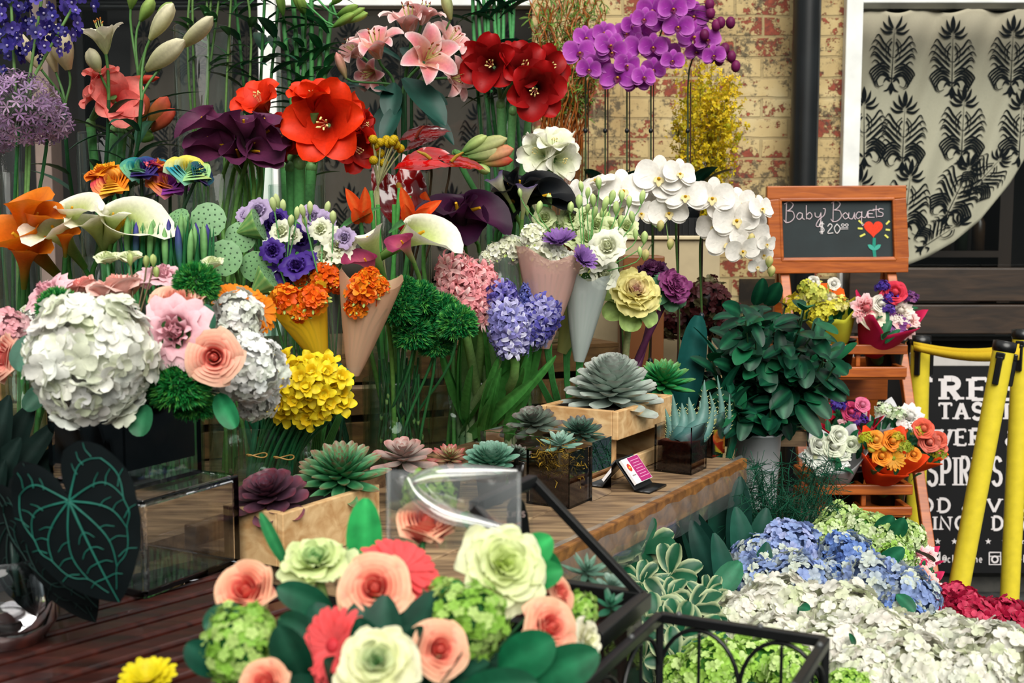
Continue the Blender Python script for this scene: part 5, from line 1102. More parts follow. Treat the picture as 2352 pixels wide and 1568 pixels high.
anthurium(1, 'bright red anthurium lying flat and glossy', (975, 366), 52, A3(-.1, -.75, .8), 3.3, 2.78, hx('8a0608'), hx('b80c10'))
anthurium(2, 'red anthurium pointing right under the closed green buds', (1050, 372), 50, A3(.1, -.5, 1), -.15, 2.84, hx('7a0608'), hx('a80c10'))
anthurium(3, 'large dark red puckered anthurium hanging upright', (922, 445), 82, A3(.1, -1, .15), -1.25, 2.86, hx('5a0408'), hx('8f0a10'))
# --- craspedia
VCR = vase(880, 2.88, 470, 26, 'slim clear vase of yellow ball flowers', .3)
for i, (x, y) in enumerate([(857, 320), (873, 327), (888, 321), (901, 325), (910, 333), (919, 341), (905, 320), (862, 333), (882, 374), (858, 368), (893, 330), (874, 352)]):
    C = P(x, y, 2.76+.02*(i % 3)); r = px2m(11.5, 2.76); p0 = foot(VCR, i, .6); t = thing('ball_flower', 'round yellow ball flower on a bare straw stem', 'flower', p0, 'yellow ball flowers'); m = MB(); dd = fib(70, -1); ball(m, C, r*.9, hx('b89a10'), 12, 8); m.insts(floret(4, .9, .4), frames(dd), C+dd*r*.88, np.full(70, r*.2), tint(70, hx('d4b51c'), .15)); part(t, 'flower_ball', m)
    mid = P(868-(x-868)*.15, 440, 2.8); stem(t, np.concatenate([bez(p0, p0+A3(0, 0, .15), mid-A3(0, 0, .1), mid, 6), bez(mid, mid+(C-mid)*.3, mid+(C-mid)*.7, C-A3(0, 0, r), 5)[1:]]), .0022, hx('a8a878'))
# --- closed green amaryllis, white amaryllis
VWA = vase(1235, 3.1, 445, 60, 'clear vase of white amaryllis above the black callas', .4)
amaryllis(VWA, 3, 'closed amaryllis head of pale green and pink buds lying sideways', 2.92, [], CO, (1045, 352), [((1062, 350), (1118, 312), 34, hx('5d9a4a'), hx('b9c47a')), ((1068, 352), (1165, 318), 40, hx('7aa858'), hx('c9c488')), ((1075, 360), (1150, 345), 36, hx('7fae5c'), hx('cfc78e')), ((1095, 368), (1180, 342), 42, hx('a8b870'), hx('dc8a6a')), ((1105, 372), (1178, 368), 34, hx('a8b46a'), hx('c4302a')), ((1090, 378), (1125, 395), 26, hx('7aa858'), hx('b8c47a'))], stemr=.008, grp='amaryllis by the black callas')
WH = (hx('c9d69a'), hx('f1ede2'), hx('dfe8b8'))
amaryllis(VWA, 0, 'white amaryllis with several wide blooms above the black callas', 2.98, [(1235, 352, 52, A3(-.45, -.9, .1)), (1275, 325, 54, A3(.1, -.6, .8)), (1290, 372, 52, A3(.6, -.9, -.2))], WH, (1250, 440), grp='amaryllis by the black callas', mid=hx('dbe2b4'), W=.5)
amaryllis(VWA, 1, 'white amaryllis blooms facing down beside the white orchids', 3.04, [(1255, 395, 44, A3(-.1, -.9, -.5)), (1240, 312, 40, A3(-.2, -.1, 1)), (1308, 345, 44, A3(.9, -.4, .3))], WH, (1262, 440), grp='amaryllis by the black callas', mid=hx('dbe2b4'), W=.5)

# ================================================================ middle rows
# --- orange callas, white callas
VOC = vase(48, 2.45, 560, 42, 'clear vase of orange callas at the left edge', .45)
callas(VOC, [(20, 520, 68, -.25, .5, 'orange calla with the widest mouth at the left edge'), (52, 452, 52, .2, 1.0, 'rust orange calla standing behind the front one'), (88, 478, 42, .5, .8, 'orange calla pressed against the white callas'), (150, 532, 26, .25, 1.0, 'slim yellow orange calla between the white callas'), (60, 560, 47, .3, .8, 'brownish orange calla low in its bunch')], (hx('e07a14'), hx('d8660e'), hx('a83c0a')), 2.28, 'calla_lily', 'orange callas', hx('6a6a1c'), 1.15, stc=hx('2f6a34'))
VWC = vase(225, 2.5, 600, 60, 'clear vase of white callas behind the big flower arrangement', .45)
WCL = (hx('f0ead0'), hx('c3cf84'), hx('eee8cc'))
callas(VWC, [(112, 505, 57, -.15, .5, 'white calla with a curled lip at the left of its bunch'), (165, 462, 46, .3, .8, 'white calla reaching up beside the orange callas'), (206, 492, 46, -.1, .75, 'white calla in the centre of its bunch'), (292, 492, 62, .55, .5, 'white and green calla with its lip spread to the right'), (262, 478, 39, .3, .9, 'small greenish white calla at the back of its bunch')], WCL, 2.30, 'calla_lily', 'white callas', hx('5c8a3a'), 1.2, stc=hx('3f8a3f'), lip=hx('f5f1de'), i0=2, flare=1.15)
# --- rainbow roses
VRB = vase(365, 2.6, 640, 50, 'clear vase of rainbow dyed roses', .3)
RBC = {'or': [hx('e8831c'), hx('f0a53a'), hx('d24a56'), hx('f2c244')], 'bl': [hx('2a2f7c'), hx('1f7f82'), hx('7ac08a'), hx('3a2a6a')], 'pu': [hx('b04aa8'), hx('e0607c'), hx('f0902c'), hx('8a3a9a')], 'ye': [hx('d8d25a'), hx('e8d85a'), hx('2a9ab0'), hx('9fcf8a')], 'yo': [hx('f0a01c'), hx('f2c02c'), hx('e8801c'), hx('e87a2a')], 'te': [hx('1f8fa8'), hx('2a6ab0'), hx('d84a8a'), hx('e07a2c')], 'dk': [hx('24305a'), hx('1a6a6a'), hx('4a2a6a'), hx('1a4a5a')]}
def rbf(cols):
    def f(i, fr, ph, V, S): c = cols[int((ph % (2*PI))/(2*PI)*4) % 4]; c2 = cols[int((ph % (2*PI))/(2*PI)*4+1) % 4]; return mixc(mixc(c*.75, c, V), np.broadcast_to(c2, (len(V), 3)), np.clip(S*.5+.1, 0, 1))
    return f
for i, (x, y, r, k, ax, lab) in enumerate([(258, 418, 46, 'or', A3(-.15, -.8, .8), 'rainbow rose of orange and pink petals at the front left'), (322, 388, 42, 'bl', A3(.1, -.6, .9), 'rainbow rose of dark blue and teal petals'), (388, 418, 46, 'pu', A3(.15, -.8, .8), 'rainbow rose of purple and orange petals at the front'), (432, 392, 48, 'ye', A3(.3, -.6, .9), 'rainbow rose of yellow and turquoise petals at the right'), (232, 394, 36, 'yo', A3(-.4, -.4, 1), 'rainbow rose mostly orange at the left back'), (362, 378, 30, 'te', A3(.1, -.2, 1), 'rainbow rose half hidden at the back of its bunch'), (462, 400, 30, 'dk', A3(.7, -.4, .5), 'rainbow rose of dark teal petals at the right back')]):
    d = 2.42+.02*(i % 3); c = P(x, y, d); R = frame(ax); rr = px2m(r, d); p0 = foot(VRB, i, .6); t = thing('rainbow_rose', lab, 'rose', p0, 'rainbow roses'); m = MB(); rose(m, c, R, rr, None if 0 else (.5, .5, .5), (.5, .5, .5), None, 7, .85, rbf(RBC[k])); part(t, 'bloom', m)
    m = MB(); sepals(m, c, R, rr*.8, hx('2f5a2f')); part(t, 'calyx', m, M_LEAF); stem(t, stem_curve(p0, c-R[:, 2]*rr*.6, norm(R[:, 2]+A3(0, .3, .8))), .0042, hx('26402a'))
# --- lotus pods
VLO = vase(535, 2.5, 700, 62, 'clear vase of green lotus seed pods', .3)
for i, (x, y, r, ax, lab) in enumerate([(405, 505, 33, A3(-.45, -.9, .75), 'lotus pod furthest left tipped to the upper left'), (478, 505, 41, A3(.05, -1, .2), 'lotus pod with a broad face standing highest'), (552, 545, 35, A3(.2, -1, .1), 'lotus pod facing the viewer at the middle right'), (515, 592, 42, A3(.0, -1, .15), 'lotus pod with the largest face at the centre'), (588, 612, 36, A3(.25, -1, -.1), 'lotus pod tilted down at the lower right'), (596, 515, 38, A3(.95, -.05, .35), 'lotus pod seen from the side at the right edge of its bunch'), (622, 640, 40, A3(.8, .0, .62), 'lotus pod showing its ribbed cone beside the orange bouquets'), (545, 660, 34, A3(.3, -.1, .9), 'lotus pod low behind the round flower arrangement')]):
    d = 2.36+.03*(i % 3); ax = norm(ax); c = P(x, y, d); r = px2m(r, d); R = frame(ax, U(0, 6)); p0 = foot(VLO, i, .7); t = thing('lotus_pod', lab, 'seed pod', p0, 'lotus pods'); GP = hx('6f9a68')
    m = MB(); pr = [(.10, -1.5), (.2, -1.3), (.55, -.75), (.88, -.22), (1.0, -.06), (1.0, 0)]; seg = 36; a = np.linspace(0, 2*PI, seg, endpoint=False); g = 1+.035*np.cos(a*12); V = np.stack([np.array([[q_[0]] for q_ in pr])*np.cos(a)*g, np.array([[q_[0]] for q_ in pr])*np.sin(a)*g, np.array([[q_[1]] for q_ in pr])*np.ones(seg)], -1).reshape(-1, 3)*r
    m.grid(V @ R.T+c, 6, seg, mixc(hx('4f8a4a'), hx('8fae62'), np.tile(.5+.5*np.cos(a*12), 6)), True); part(t, 'cone', m, M_SUCC)
    m = MB(); nn = 7; rr = np.linspace(0, 1, nn)[::-1]; V = np.stack([rr[:, None]*np.cos(a)*(1+.035*np.cos(a*12)*(rr[:, None] > .9)), rr[:, None]*np.sin(a), (.05*(1-rr[:, None]**2))*np.ones(seg)], -1).reshape(-1, 3)*r; m.grid(V @ R.T+c, nn, seg, GP, True); part(t, 'face', m, M_SUCC)
    m = MB()
    for k in range(26):
        f = .9*math.sqrt((k+.6)/26); q_ = A3(f*math.cos(k*2.4), f*math.sin(k*2.4), .05*(1-f*f)+.004)*r; ball(m, c+R @ q_, (r*.055, r*.055, r*.02), hx('39583a'), 8, 5, R)
    part(t, 'seed', m, M_SUCC)['kind'] = 'stuff'; stem(t, stem_curve(p0, c-ax*r*1.45, ax, .3), .0045, hx('55803f'))
# --- iris buds
VIR = vase(380, 2.4, 640, 78, 'clear vase of closed irises behind the flower arrangement', .4)
for i in range(26):
    x = 288+7.4*i+U(-5, 5); y = 545+14*math.sin(i*1.7)+U(-15, 10)+(12 if i > 18 else 0); d = 2.30+.02*(i % 4); top = P(x, y-35, d); pb = P(x+U(-8, 8), y+75, d); p0 = foot(VIR, i, .8); pur = i % 3 == 1
    t = thing('iris', 'iris bud with a violet tip showing among the closed ones' if pur else 'closed green iris bud in the row behind the arrangement', 'flower', p0, 'violet tipped iris buds' if pur else 'closed iris buds')
    m = MB(); bud(m, pb, top, .017, hx('2f7a3f'), hx('3f2a86') if pur else hx('7fae6a'), 2); part(t, 'bud', m, M_LEAF); m = MB()
    for s_ in (-1, 1): leaf(m, pb-A3(0, 0, .03), top+A3(s_*.012, 0, -.01), .012, hx('2d6f42'), .12, up=A3(s_, -.5, 0), a=.4, b=.8)
    part(t, 'leaf', m, M_LEAF); stem(t, stem_curve(p0, pb), .004, hx('3a7a44'))
# --- lisianthus mix
VLS = vase(690, 2.62, 640, 78, 'clear vase of white and violet lisianthus', .4)
LV, DP_, WG = (hx('8f7fa8'), hx('b8a4c8')), (hx('2a1458'), hx('4a2c8c')), (hx('c3d28c'), hx('f0efdc'))
def lisianthus(v, i, lab, d, heads, buds, fork, grp, cat='flower', name='lisianthus', stc=hx('5d9a5a')):
    p0 = foot(v, i, .7); pf = P(*fork, d); t = thing(name, lab, cat, p0, grp); stem(t, stem_curve(p0, pf), .0035, stc)
    for (x, y, r, c) in heads:
        C = P(x, y, d+U(-.03, .03)); rr = px2m(r, d); R = frame(norm(A3(U(-.4, .4), -.9, U(.1, .8)))); m = MB(); rose(m, C, R, rr, c[0], c[1], None, 4, 1.5, None, .10); part(t, 'bloom', m); stem(t, bez(pf, pf+(C-pf)*.3+A3(0, .01, 0), C-R[:, 2]*rr*.9, C-R[:, 2]*rr*.45, 5), .0024, stc, 'bloom_stalk')
    for (x, y, r) in buds:
        C = P(x, y, d+U(-.03, .03)); rr = px2m(r, d); m = MB(); a_ = norm(A3(U(-.25, .25), -.1, 1)); bud(m, C-a_*rr*1.1, C+a_*rr*1.3, rr*1.35, hx('8fae62'), hx('cfd99a'), 4); part(t, 'bud', m); stem(t, bez(pf, pf+(C-pf)*.4, C-a_*rr*2.2, C-a_*rr*1.0, 5), .0017, stc, 'bud_stalk')
    return t
lisianthus(VLS, 0, 'lavender lisianthus highest at the left of its bunch', 2.46, [(592, 482, 28, LV), (565, 492, 20, LV)], [], (600, 600), 'lisianthus in the front vase')
lisianthus(VLS, 1, 'lavender lisianthus with frilled petals at the top right', 2.46, [(722, 500, 34, LV), (745, 512, 24, LV)], [(752, 478, 13), (712, 478, 13)], (715, 610), 'lisianthus in the front vase')
lisianthus(VLS, 2, 'deep violet lisianthus cluster at the lower left', 2.40, [(645, 588, 34, DP_), (680, 608, 32, DP_), (665, 632, 28, DP_), (625, 575, 24, DP_), (700, 600, 26, DP_)], [], (665, 680), 'lisianthus in the front vase')
lisianthus(VLS, 3, 'deep violet lisianthus tucked behind the white ones', 2.50, [(625, 518, 26, DP_), (690, 545, 30, DP_), (640, 500, 20, DP_)], [(636, 462, 14), (650, 475, 14)], (660, 620), 'lisianthus in the front vase')
lisianthus(VLS, 4, 'greenish white lisianthus on the left over the violet ones', 2.42, [(645, 530, 26, WG), (672, 540, 18, WG)], [(628, 470, 14), (682, 490, 13), (668, 508, 12)], (655, 640), 'lisianthus in the front vase')
lisianthus(VLS, 5, 'white lisianthus hanging lowest in the centre of its bunch', 2.38, [(740, 585, 30, WG), (735, 525, 24, WG)], [(695, 485, 13), (700, 508, 12)], (735, 650), 'lisianthus in the front vase')
lisianthus(VLS, 6, 'white and lavender lisianthus at the right of its bunch', 2.40, [(775, 560, 28, WG), (790, 545, 22, LV), (780, 578, 26, WG), (800, 560, 18, WG), (758, 540, 22, WG)], [(765, 500, 13)], (760, 650), 'lisianthus in the front vase')
# --- bird of paradise
VBP = vase(890, 2.75, 640, 44, 'clear vase of orange bird of paradise flowers', .3)
for i, (pts, lab) in enumerate([([((828, 500), (795, 435)), ((832, 505), (838, 432)), ((836, 510), (850, 478)), ((830, 512), (812, 478))], 'bird of paradise opening at the left behind the white calla'), ([((945, 505), (922, 432)), ((950, 508), (1012, 462)), ((950, 510), (985, 478)), ((945, 512), (930, 470)), ((985, 460), (978, 440))], 'bird of paradise with spread orange petals beside the dark callas')]):
    d = 2.62; p0 = foot(VBP, i); t = thing('bird_of_paradise', lab, 'flower', p0, 'bird of paradise flowers'); b0 = P(*pts[0][0], d)
    for (a, b) in pts: m = MB(); leaf(m, P(*a, d), P(*b, d-.03), .03, hx('e8501c'), .15, a=.6, b=.8, fold=.5, up=A3(U(-.5, .5), -1, .2), vein=hx('f07a3a')); part(t, 'petal', m)
    m = MB(); leaf(m, b0-A3(.05, 0, .03), b0+A3(.045, -.02, .02), .026, hx('3a6a3a'), .1, fold=.6, a=.6, b=.8); part(t, 'beak', m, M_LEAF); stem(t, stem_curve(p0, b0-A3(0, 0, .01)), .006, hx('3f7a40'))
for i, x in enumerate((852, 905, 918, 940, 868)):
    p0 = foot(VBP, i+2, .8); tp = P(x, (438, 470, 432, 450, 470)[i], 2.66); t = thing('reed_stem', 'bare green cut reed stem standing among the bird of paradise flowers', 'stem', p0, 'green reed stems'); stem(t, [p0, (p0+tp)/2, tp], .005, hx('4f9a4a'), 'stem', 1.0, 8)
# --- white and pink callas
VWP = vase(905, 2.6, 690, 62, 'clear vase of white and pink callas', .35)
callas(VWP, [(838, 530, 44, -.25, .8, 'white calla with its long tube leaning left over the orange bouquets'), (985, 520, 56, .75, .45, 'white calla spreading right below the bird of paradise')], WCL, 2.45, 'calla_lily', 'white callas by the orange bouquets', hx('6fa04a'), 1.35, lip=hx('f6f2e2'))
callas(VWP, [(835, 585, 34, -.2, .6, 'rose pink calla seen from behind below the white one'), (918, 545, 34, -.2, .45, 'rose pink and white calla with a dark pink mouth')], (hx('8a2a50'), hx('c8587c'), hx('b0456c')), 2.40, 'calla_lily', 'pink callas by the orange bouquets', hx('9fba6a'), 1.2, i0=2)
# --- dark plum callas and black callas
VDC = vase(1040, 2.78, 650, 52, 'clear vase of dark plum callas above the pink hyacinths', .35)
callas(VDC, [(1045, 452, 55, -.1, .6, 'dark plum calla at the top of its bunch below the buds'), (1010, 478, 53, -.35, .3, 'dark plum calla bent to the left'), (1068, 485, 53, .1, .15, 'dark plum calla with its mouth toward the viewer'), (1112, 470, 53, .7, .25, 'dark plum calla bent to the right')], (hx('2c0c28'), hx('4a1a3c'), hx('330f2c')), 2.66, 'calla_lily', 'dark plum callas', hx('4a4034'), 1.1, stc=hx('5f9a4a'))
VBC = vase(1195, 2.88, 580, 52, 'clear vase of black callas behind the white lisianthus', .3)
callas(VBC, [(1160, 412, 42, -.5, .5, 'black calla with a pale tube at the left of its bunch'), (1195, 402, 50, .1, .8, 'black calla standing highest in its bunch'), (1240, 420, 50, .5, .5, 'black calla in the right half of its bunch'), (1272, 440, 45, .8, .3, 'black calla touching the white orchids'), (1165, 455, 48, -.25, .1, 'black calla hanging low at the left')], (hx('07080c'), hx('10141a'), hx('0a0c10')), 2.78, 'calla_lily', 'black callas', hx('23302a'), 1.0, stc=hx('3f7a3f'))
callas(VBC, [(1208, 425, 26, .1, .9, 'small white and violet calla among the black ones'), (1135, 405, 24, -.5, .8, 'small cream calla at the left of the black ones')], (hx('8a78a8'), hx('e6e2c8'), hx('e8e4d4')), 2.72, 'calla_lily', 'small pale callas', hx('b8c47a'), 1.5, i0=5)
# --- wrapped freesia bunches (wrap + flowers move as one)
def sleeve(t, tip, top, r, col, mat, spread=1.0, name='wrapper', open_=.35, n=28, wob=.10):
    "paper cone from tip up to a wavy rim round top"
    ax = norm(top-tip); R = frame(ax); L = np.linalg.norm(top-tip)*1.16; r = r*1.08; rows = 9; V = []; ph = U(0, 6)
    for i in range(rows):
        f = i/(rows-1)
        for j in range(n):
            a = 2*PI*j/n; rr = .012+(r-.012)*f**.9*(1+wob*.5*f*math.sin(3*a+ph)+.04*math.sin(9*a+2*f)); z = L*f*(1+(.16*math.sin(2*a+ph)+.06*math.sin(5*a))*f**3*wob*4)
            V.append(tip+R @ A3(rr*math.cos(a), rr*math.sin(a), z))
    m = MB(); m.grid(np.array(V), rows, n, col, True); return part(t, name, m, mat)
def freesia_head(m, mg, c, r, col, alt, n=22, axc=A3(0, -.6, .8), ng=10):
    d = fib(n, -.1, .12); R = frame(axc); D = d @ R.T; fl = floret(5, .72, .55, .95, -.85, .6, .38, 5, 3, .82, 1.0); m.insts(fl, frames(D+nr.normal(0, .15, D.shape)), c+D*r*.62, np.full(n, r*.56)*nr.uniform(.8, 1.15, n), tint(n, col, .1, alt, .45))
    for k in range(ng):
        q_ = norm(R @ A3(math.cos(k*2.4), math.sin(k*2.4), U(-.2, .35))); bud(mg, c+q_*r*.65, c+q_*r*1.15, r*.22, hx('6f9a3f'), hx('b3c46a'), 2, n=6)
VFO = vase(705, 2.50, 850, 40, 'clear vase holding the wrapped orange freesias', .3)
ORF = (hx('e85f10'), hx('f29a1c'))
for i, (hd, tip, r, wc, lab, wm) in enumerate([([(655, 690, 38), (720, 690, 38), (690, 715, 30)], (740, 830), 66, hx('d9a81c'), 'orange freesias in a yellow film cone at the front left', 0), ([(745, 640, 36), (690, 640, 20), (775, 650, 26)], (770, 850), 50, hx('b08a6a'), 'orange freesias with green buds standing behind the two front cones', 1), ([(835, 670, 42), (820, 705, 28), (868, 660, 26), (848, 640, 28)], (812, 860), 68, hx('b98a62'), 'orange freesias in a tan film cone at the front right', 1)]):
    d = (2.30, 2.42, 2.30)[i]; T0 = P(*tip, d+.04); p0 = foot(VFO, i, .5); t = thing('freesia_bunch', lab, 'bouquet', p0, 'orange freesia bunches'); cx = np.mean([h[0] for h in hd]); cy = np.mean([h[1] for h in hd]); top = P(cx, cy+5, d+.02)
    m, mg = MB(), MB()
    for (x, y, rr) in hd: freesia_head(m, mg, P(x, y, d-.02), px2m(rr, d), ORF[0], ORF[1], 26)
    part(t, 'blossom', m); part(t, 'bud', mg, M_LEAF)
    for k in range(5): stem(t, bez(p0+A3(.006*k, 0, 0), T0-A3(0, 0, .06), T0+A3(0, 0, .05), top+A3(.02*(k-2), 0, -.03), 8), .0022, hx('3f7a3a'))
    sleeve(t, T0, top-A3(0, 0, .0), px2m(r, d), wc, [film('yellow_cone_film', 'f0c42c'), M_CELLO, film('tan_cone_film', 'dcb294')][i], wob=.12)
    m = MB(); lathe(m, [(.013, -.003), (.016, 0), (.013, .003)], T0+A3(0, 0, .012), 14, hx('2a8a8a')); part(t, 'rubber_band', m, M_PLASTIC)
# --- green dianthus
VGD = vase(912, 2.62, 868, 80, 'wide clear vase of fuzzy green dianthus with white tipped stems', .4)
for i, (x, y, r, lab) in enumerate([(915, 712, 52, 'fuzzy green dianthus ball at the left of its bunch'), (965, 690, 48, 'fuzzy green dianthus ball at the top of its bunch'), (1010, 725, 56, 'fuzzy green dianthus ball in the middle of its bunch'), (1050, 745, 50, 'fuzzy green dianthus ball touching the hyacinths'), (950, 768, 52, 'fuzzy green dianthus ball low at the left'), (1000, 790, 44, 'fuzzy green dianthus ball hanging lowest'), (930, 665, 34, 'fuzzy green dianthus ball behind the orange bouquet')]):
    d = 2.44+.03*(i % 3); c = P(x, y, d); p0 = foot(VGD, i, .8); t = thing('green_dianthus', lab, 'flower', p0, 'fuzzy green dianthus'); m = MB(); fuzz(m, c, px2m(r, d), hx('156b33'), hx('5aa548'), 460); part(t, 'flower_ball', m, M_LEAF); pts = stem_curve(p0, c, A3(0, 0, 1)); stem(t, pts, .0035, hx('2a6a3a'))
for i in range(34):
    p0 = foot(VGD, i+2, .85); tp = P(870+U(0, 95), 830+U(-10, 40), 2.55); t = thing('cut_stalk', 'thin green stem with pale nodes standing in the wide clear vase', 'stem', p0, 'thin green stems'); pts = bez(p0, p0+A3(0, 0, .08), tp-A3(0, 0, .05), tp, 6); stem(t, pts, .0028, jc(hx('2c6a3c'), .2)); m = MB(); q_ = pts[int(U(1, 4))]; ball(m, q_, (.004, .004, .008), hx('a8c47a'), 7, 5); part(t, 'node', m, M_LEAF)
# --- hyacinths
VHY = vase(1105, 2.80, 868, 76, 'wide clear glass vase of pale hyacinth stalks beside the succulents', .25)
def hyac(i, lab, p, q_, r, col, alt, d, grp):
    c0, c1 = P(*p, d), P(*q_, d); f0 = foot(VHY, i, .8); t = thing('hyacinth', lab, 'flower', f0, grp); m = MB(); hyacinth(m, c0, c1, px2m(r, d), col, alt); part(t, 'flower_spike', m)
    pts = stem_curve(f0, c0, norm(c1-c0), .3); stem(t, pts, .012, mixc(hx('c9d9a0'), hx('5f9a3f'), np.linspace(0, 1, len(pts))), 'stem', .8, 12); m = MB()
    for k in range(3): a = U(0, 6); leaf(m, f0+A3(.01*math.cos(a), .01*math.sin(a), .01), c0+A3(.05*math.cos(a), .04*math.sin(a)-.02, U(-.12, -.02)), .032, hx('4f9a48'), .08, up=A3(math.cos(a), math.sin(a), .3), fold=.5, a=.35, b=.5)
    part(t, 'leaf', m, M_LEAF)
PKH, BLH = (hx('ee9ea2'), hx('f8ccca')), (hx('5a55a8'), hx('b8b4d8'))
hyac(0, 'pink hyacinth spike at the left of the pair', (1062, 725), (1040, 605), 54, *PKH, 2.56, 'pink hyacinths'); hyac(1, 'pink hyacinth spike at the right against the blue ones', (1105, 735), (1098, 620), 54, *PKH, 2.60, 'pink hyacinths')
hyac(2, 'violet blue hyacinth at the upper left beside the pink ones', (1160, 735), (1150, 665), 46, hx('5c52a4'), hx('a9a0d8'), 2.58, 'blue hyacinths'); hyac(3, 'pale blue hyacinth spike hanging lowest at the front', (1178, 800), (1160, 715), 54, hx('8a86c4'), hx('dcdaf0'), 2.50, 'blue hyacinths')
hyac(4, 'blue hyacinth spike leaning right', (1215, 770), (1255, 705), 52, *BLH, 2.56, 'blue hyacinths'); hyac(5, 'small blue hyacinth tip standing at the back', (1205, 725), (1218, 655), 26, hx('5a60b0'), hx('8a90d0'), 2.64, 'blue hyacinths')
for i in range(12):
    f0 = foot(VHY, i+3, .95); tp = P(1060+i*10+U(-6, 6), 740+U(0, 40), 2.72); t = thing('hyacinth_stalk', 'thick pale green stalk standing in the hyacinth vase', 'stem', f0, 'pale hyacinth stalks'); pts = bez(f0, f0+A3(0, 0, .1), tp-A3(0, 0, .1), tp, 8); stem(t, pts, .011, mixc(hx('d5dfb0'), hx('4f9238'), np.linspace(0, 1, 8)**.7), 'stalk', .9, 10)
# --- white freesia and lisianthus sleeves
VWF = vase(1310, 2.85, 880, 46, 'clear vase with the film wrapped white bunches', .3)
WF = (hx('e9ecc8'), hx('f6f6ea'))
for i, (hd, tip, r, lab, extra) in enumerate([([(1175, 575, 34), (1140, 580, 24), (1120, 595, 20)], (1200, 790), 54, 'white freesias in clear film at the left of the white bunches', 0), ([(1240, 575, 38), (1275, 595, 34), (1300, 600, 24), (1225, 545, 30)], (1250, 800), 74, 'white freesias with violet mums in pinkish film', 1), ([(1340, 640, 10)], (1330, 830), 52, 'white lisianthus roses in grey film with many green buds', 2), ([(1360, 520, 8)], (1290, 810), 46, 'cream lisianthus in yellowish film behind the white ones', 3)]):
    d = (2.70, 2.66, 2.70, 2.82)[i]; p0 = foot(VWF, i, .5); T0 = P(*tip, d); t = thing('white_bunch', lab, 'bouquet', p0, 'film wrapped white bunches'); m, mg = MB(), MB(); cx = np.mean([h[0] for h in hd]); cy = np.mean([h[1] for h in hd])
    if i < 2:
        for (x, y, rr) in hd: freesia_head(m, mg, P(x, y, d-.02), px2m(rr, d), WF[1], WF[0], 26, A3(0, -.7, .7), 9)
        part(t, 'blossom', m); part(t, 'bud', mg, M_LEAF); top = P(cx, cy+30, d)
        if i: 
            for (x, y, r_, ax) in ((1285, 562, 42, A3(-.1, -.5, 1)), (1335, 600, 36, A3(.5, -.7, .6))): mm = MB(); daisy(mm, P(x, y, d-.04), frame(ax), px2m(r_, d), hx('8a62a8'), hx('b9a4c4'), 20, 3, .22, .75); part(t, 'mum', mm)
    else:
        heads = [(1395, 565, 36), (1388, 628, 34), (1330, 610, 20), (1370, 600, 24), (1420, 545, 20)] if i == 2 else [(1250, 500, 24), (1290, 520, 26), (1320, 540, 28), (1350, 545, 26), (1370, 515, 24), (1400, 520, 22), (1440, 520, 24), (1310, 500, 24), (1270, 540, 22), (1345, 500, 22)]
        for (x, y, rr) in heads: C = P(x, y, d-.03+U(-.02, .02)); R = frame(norm(A3(U(-.3, .4), -.9, U(.1, .6)))); mm = MB(); rose(mm, C, R, px2m(rr, d), hx('dfe6b4') if i == 2 else hx('b9cc84'), hx('f4f3e4') if i == 2 else hx('d9e2b0'), None, 5, 1.2, None, .06); part(t, 'bloom', mm)
        hub = P(1350, 640, d); top = P(1345, 655, d)
        bl = [(1195, 445), (1210, 485), (1238, 478), (1262, 462), (1335, 430), (1350, 445), (1362, 462), (1375, 422), (1390, 470), (1405, 455), (1415, 480), (1428, 452), (1445, 465), (1475, 455), (1452, 500), (1480, 548), (1470, 580), (1385, 490), (1330, 465), (1310, 480), (1350, 480), (1395, 505), (1425, 510), (1300, 510), (1460, 540), (1340, 498), (1365, 490)][(i-2)::2]
        for (x, y) in bl: C = P(x, y, d+U(-.04, .02)); rr = px2m(U(9, 15), d); mm = MB(); a_ = norm(A3(U(-.2, .3), -.1, 1)); bud(mm, C-a_*rr, C+a_*rr*1.4, rr*1.3, hx('7fae5a'), hx('c9d990'), 4); part(t, 'bud', mm, M_LEAF); stem(t, bez(hub+A3(U(-.02, .02), 0, 0), hub+(C-hub)*.4, C-A3(0, 0, .03), C-a_*rr, 6), .0014, hx('5a9a50'), 'bud_stalk')
    for k in range(6): stem(t, bez(p0+A3(.005*k, 0, 0), T0-A3(0, 0, .06), T0+A3(0, 0, .05), top+A3(.015*(k-2.5), 0, -.02), 7), .0024, hx('3f8a46'))
    sleeve(t, T0, top, px2m(r, d), [WC, hx('cfa498'), hx('9aa09a'), hx('b3b06a')][i], [M_CELLO, film('pink_film', 'dcb0a4'), film('grey_film', 'b4bcb8'), film('yellow_film', 'c6c67c')][i], wob=.10)
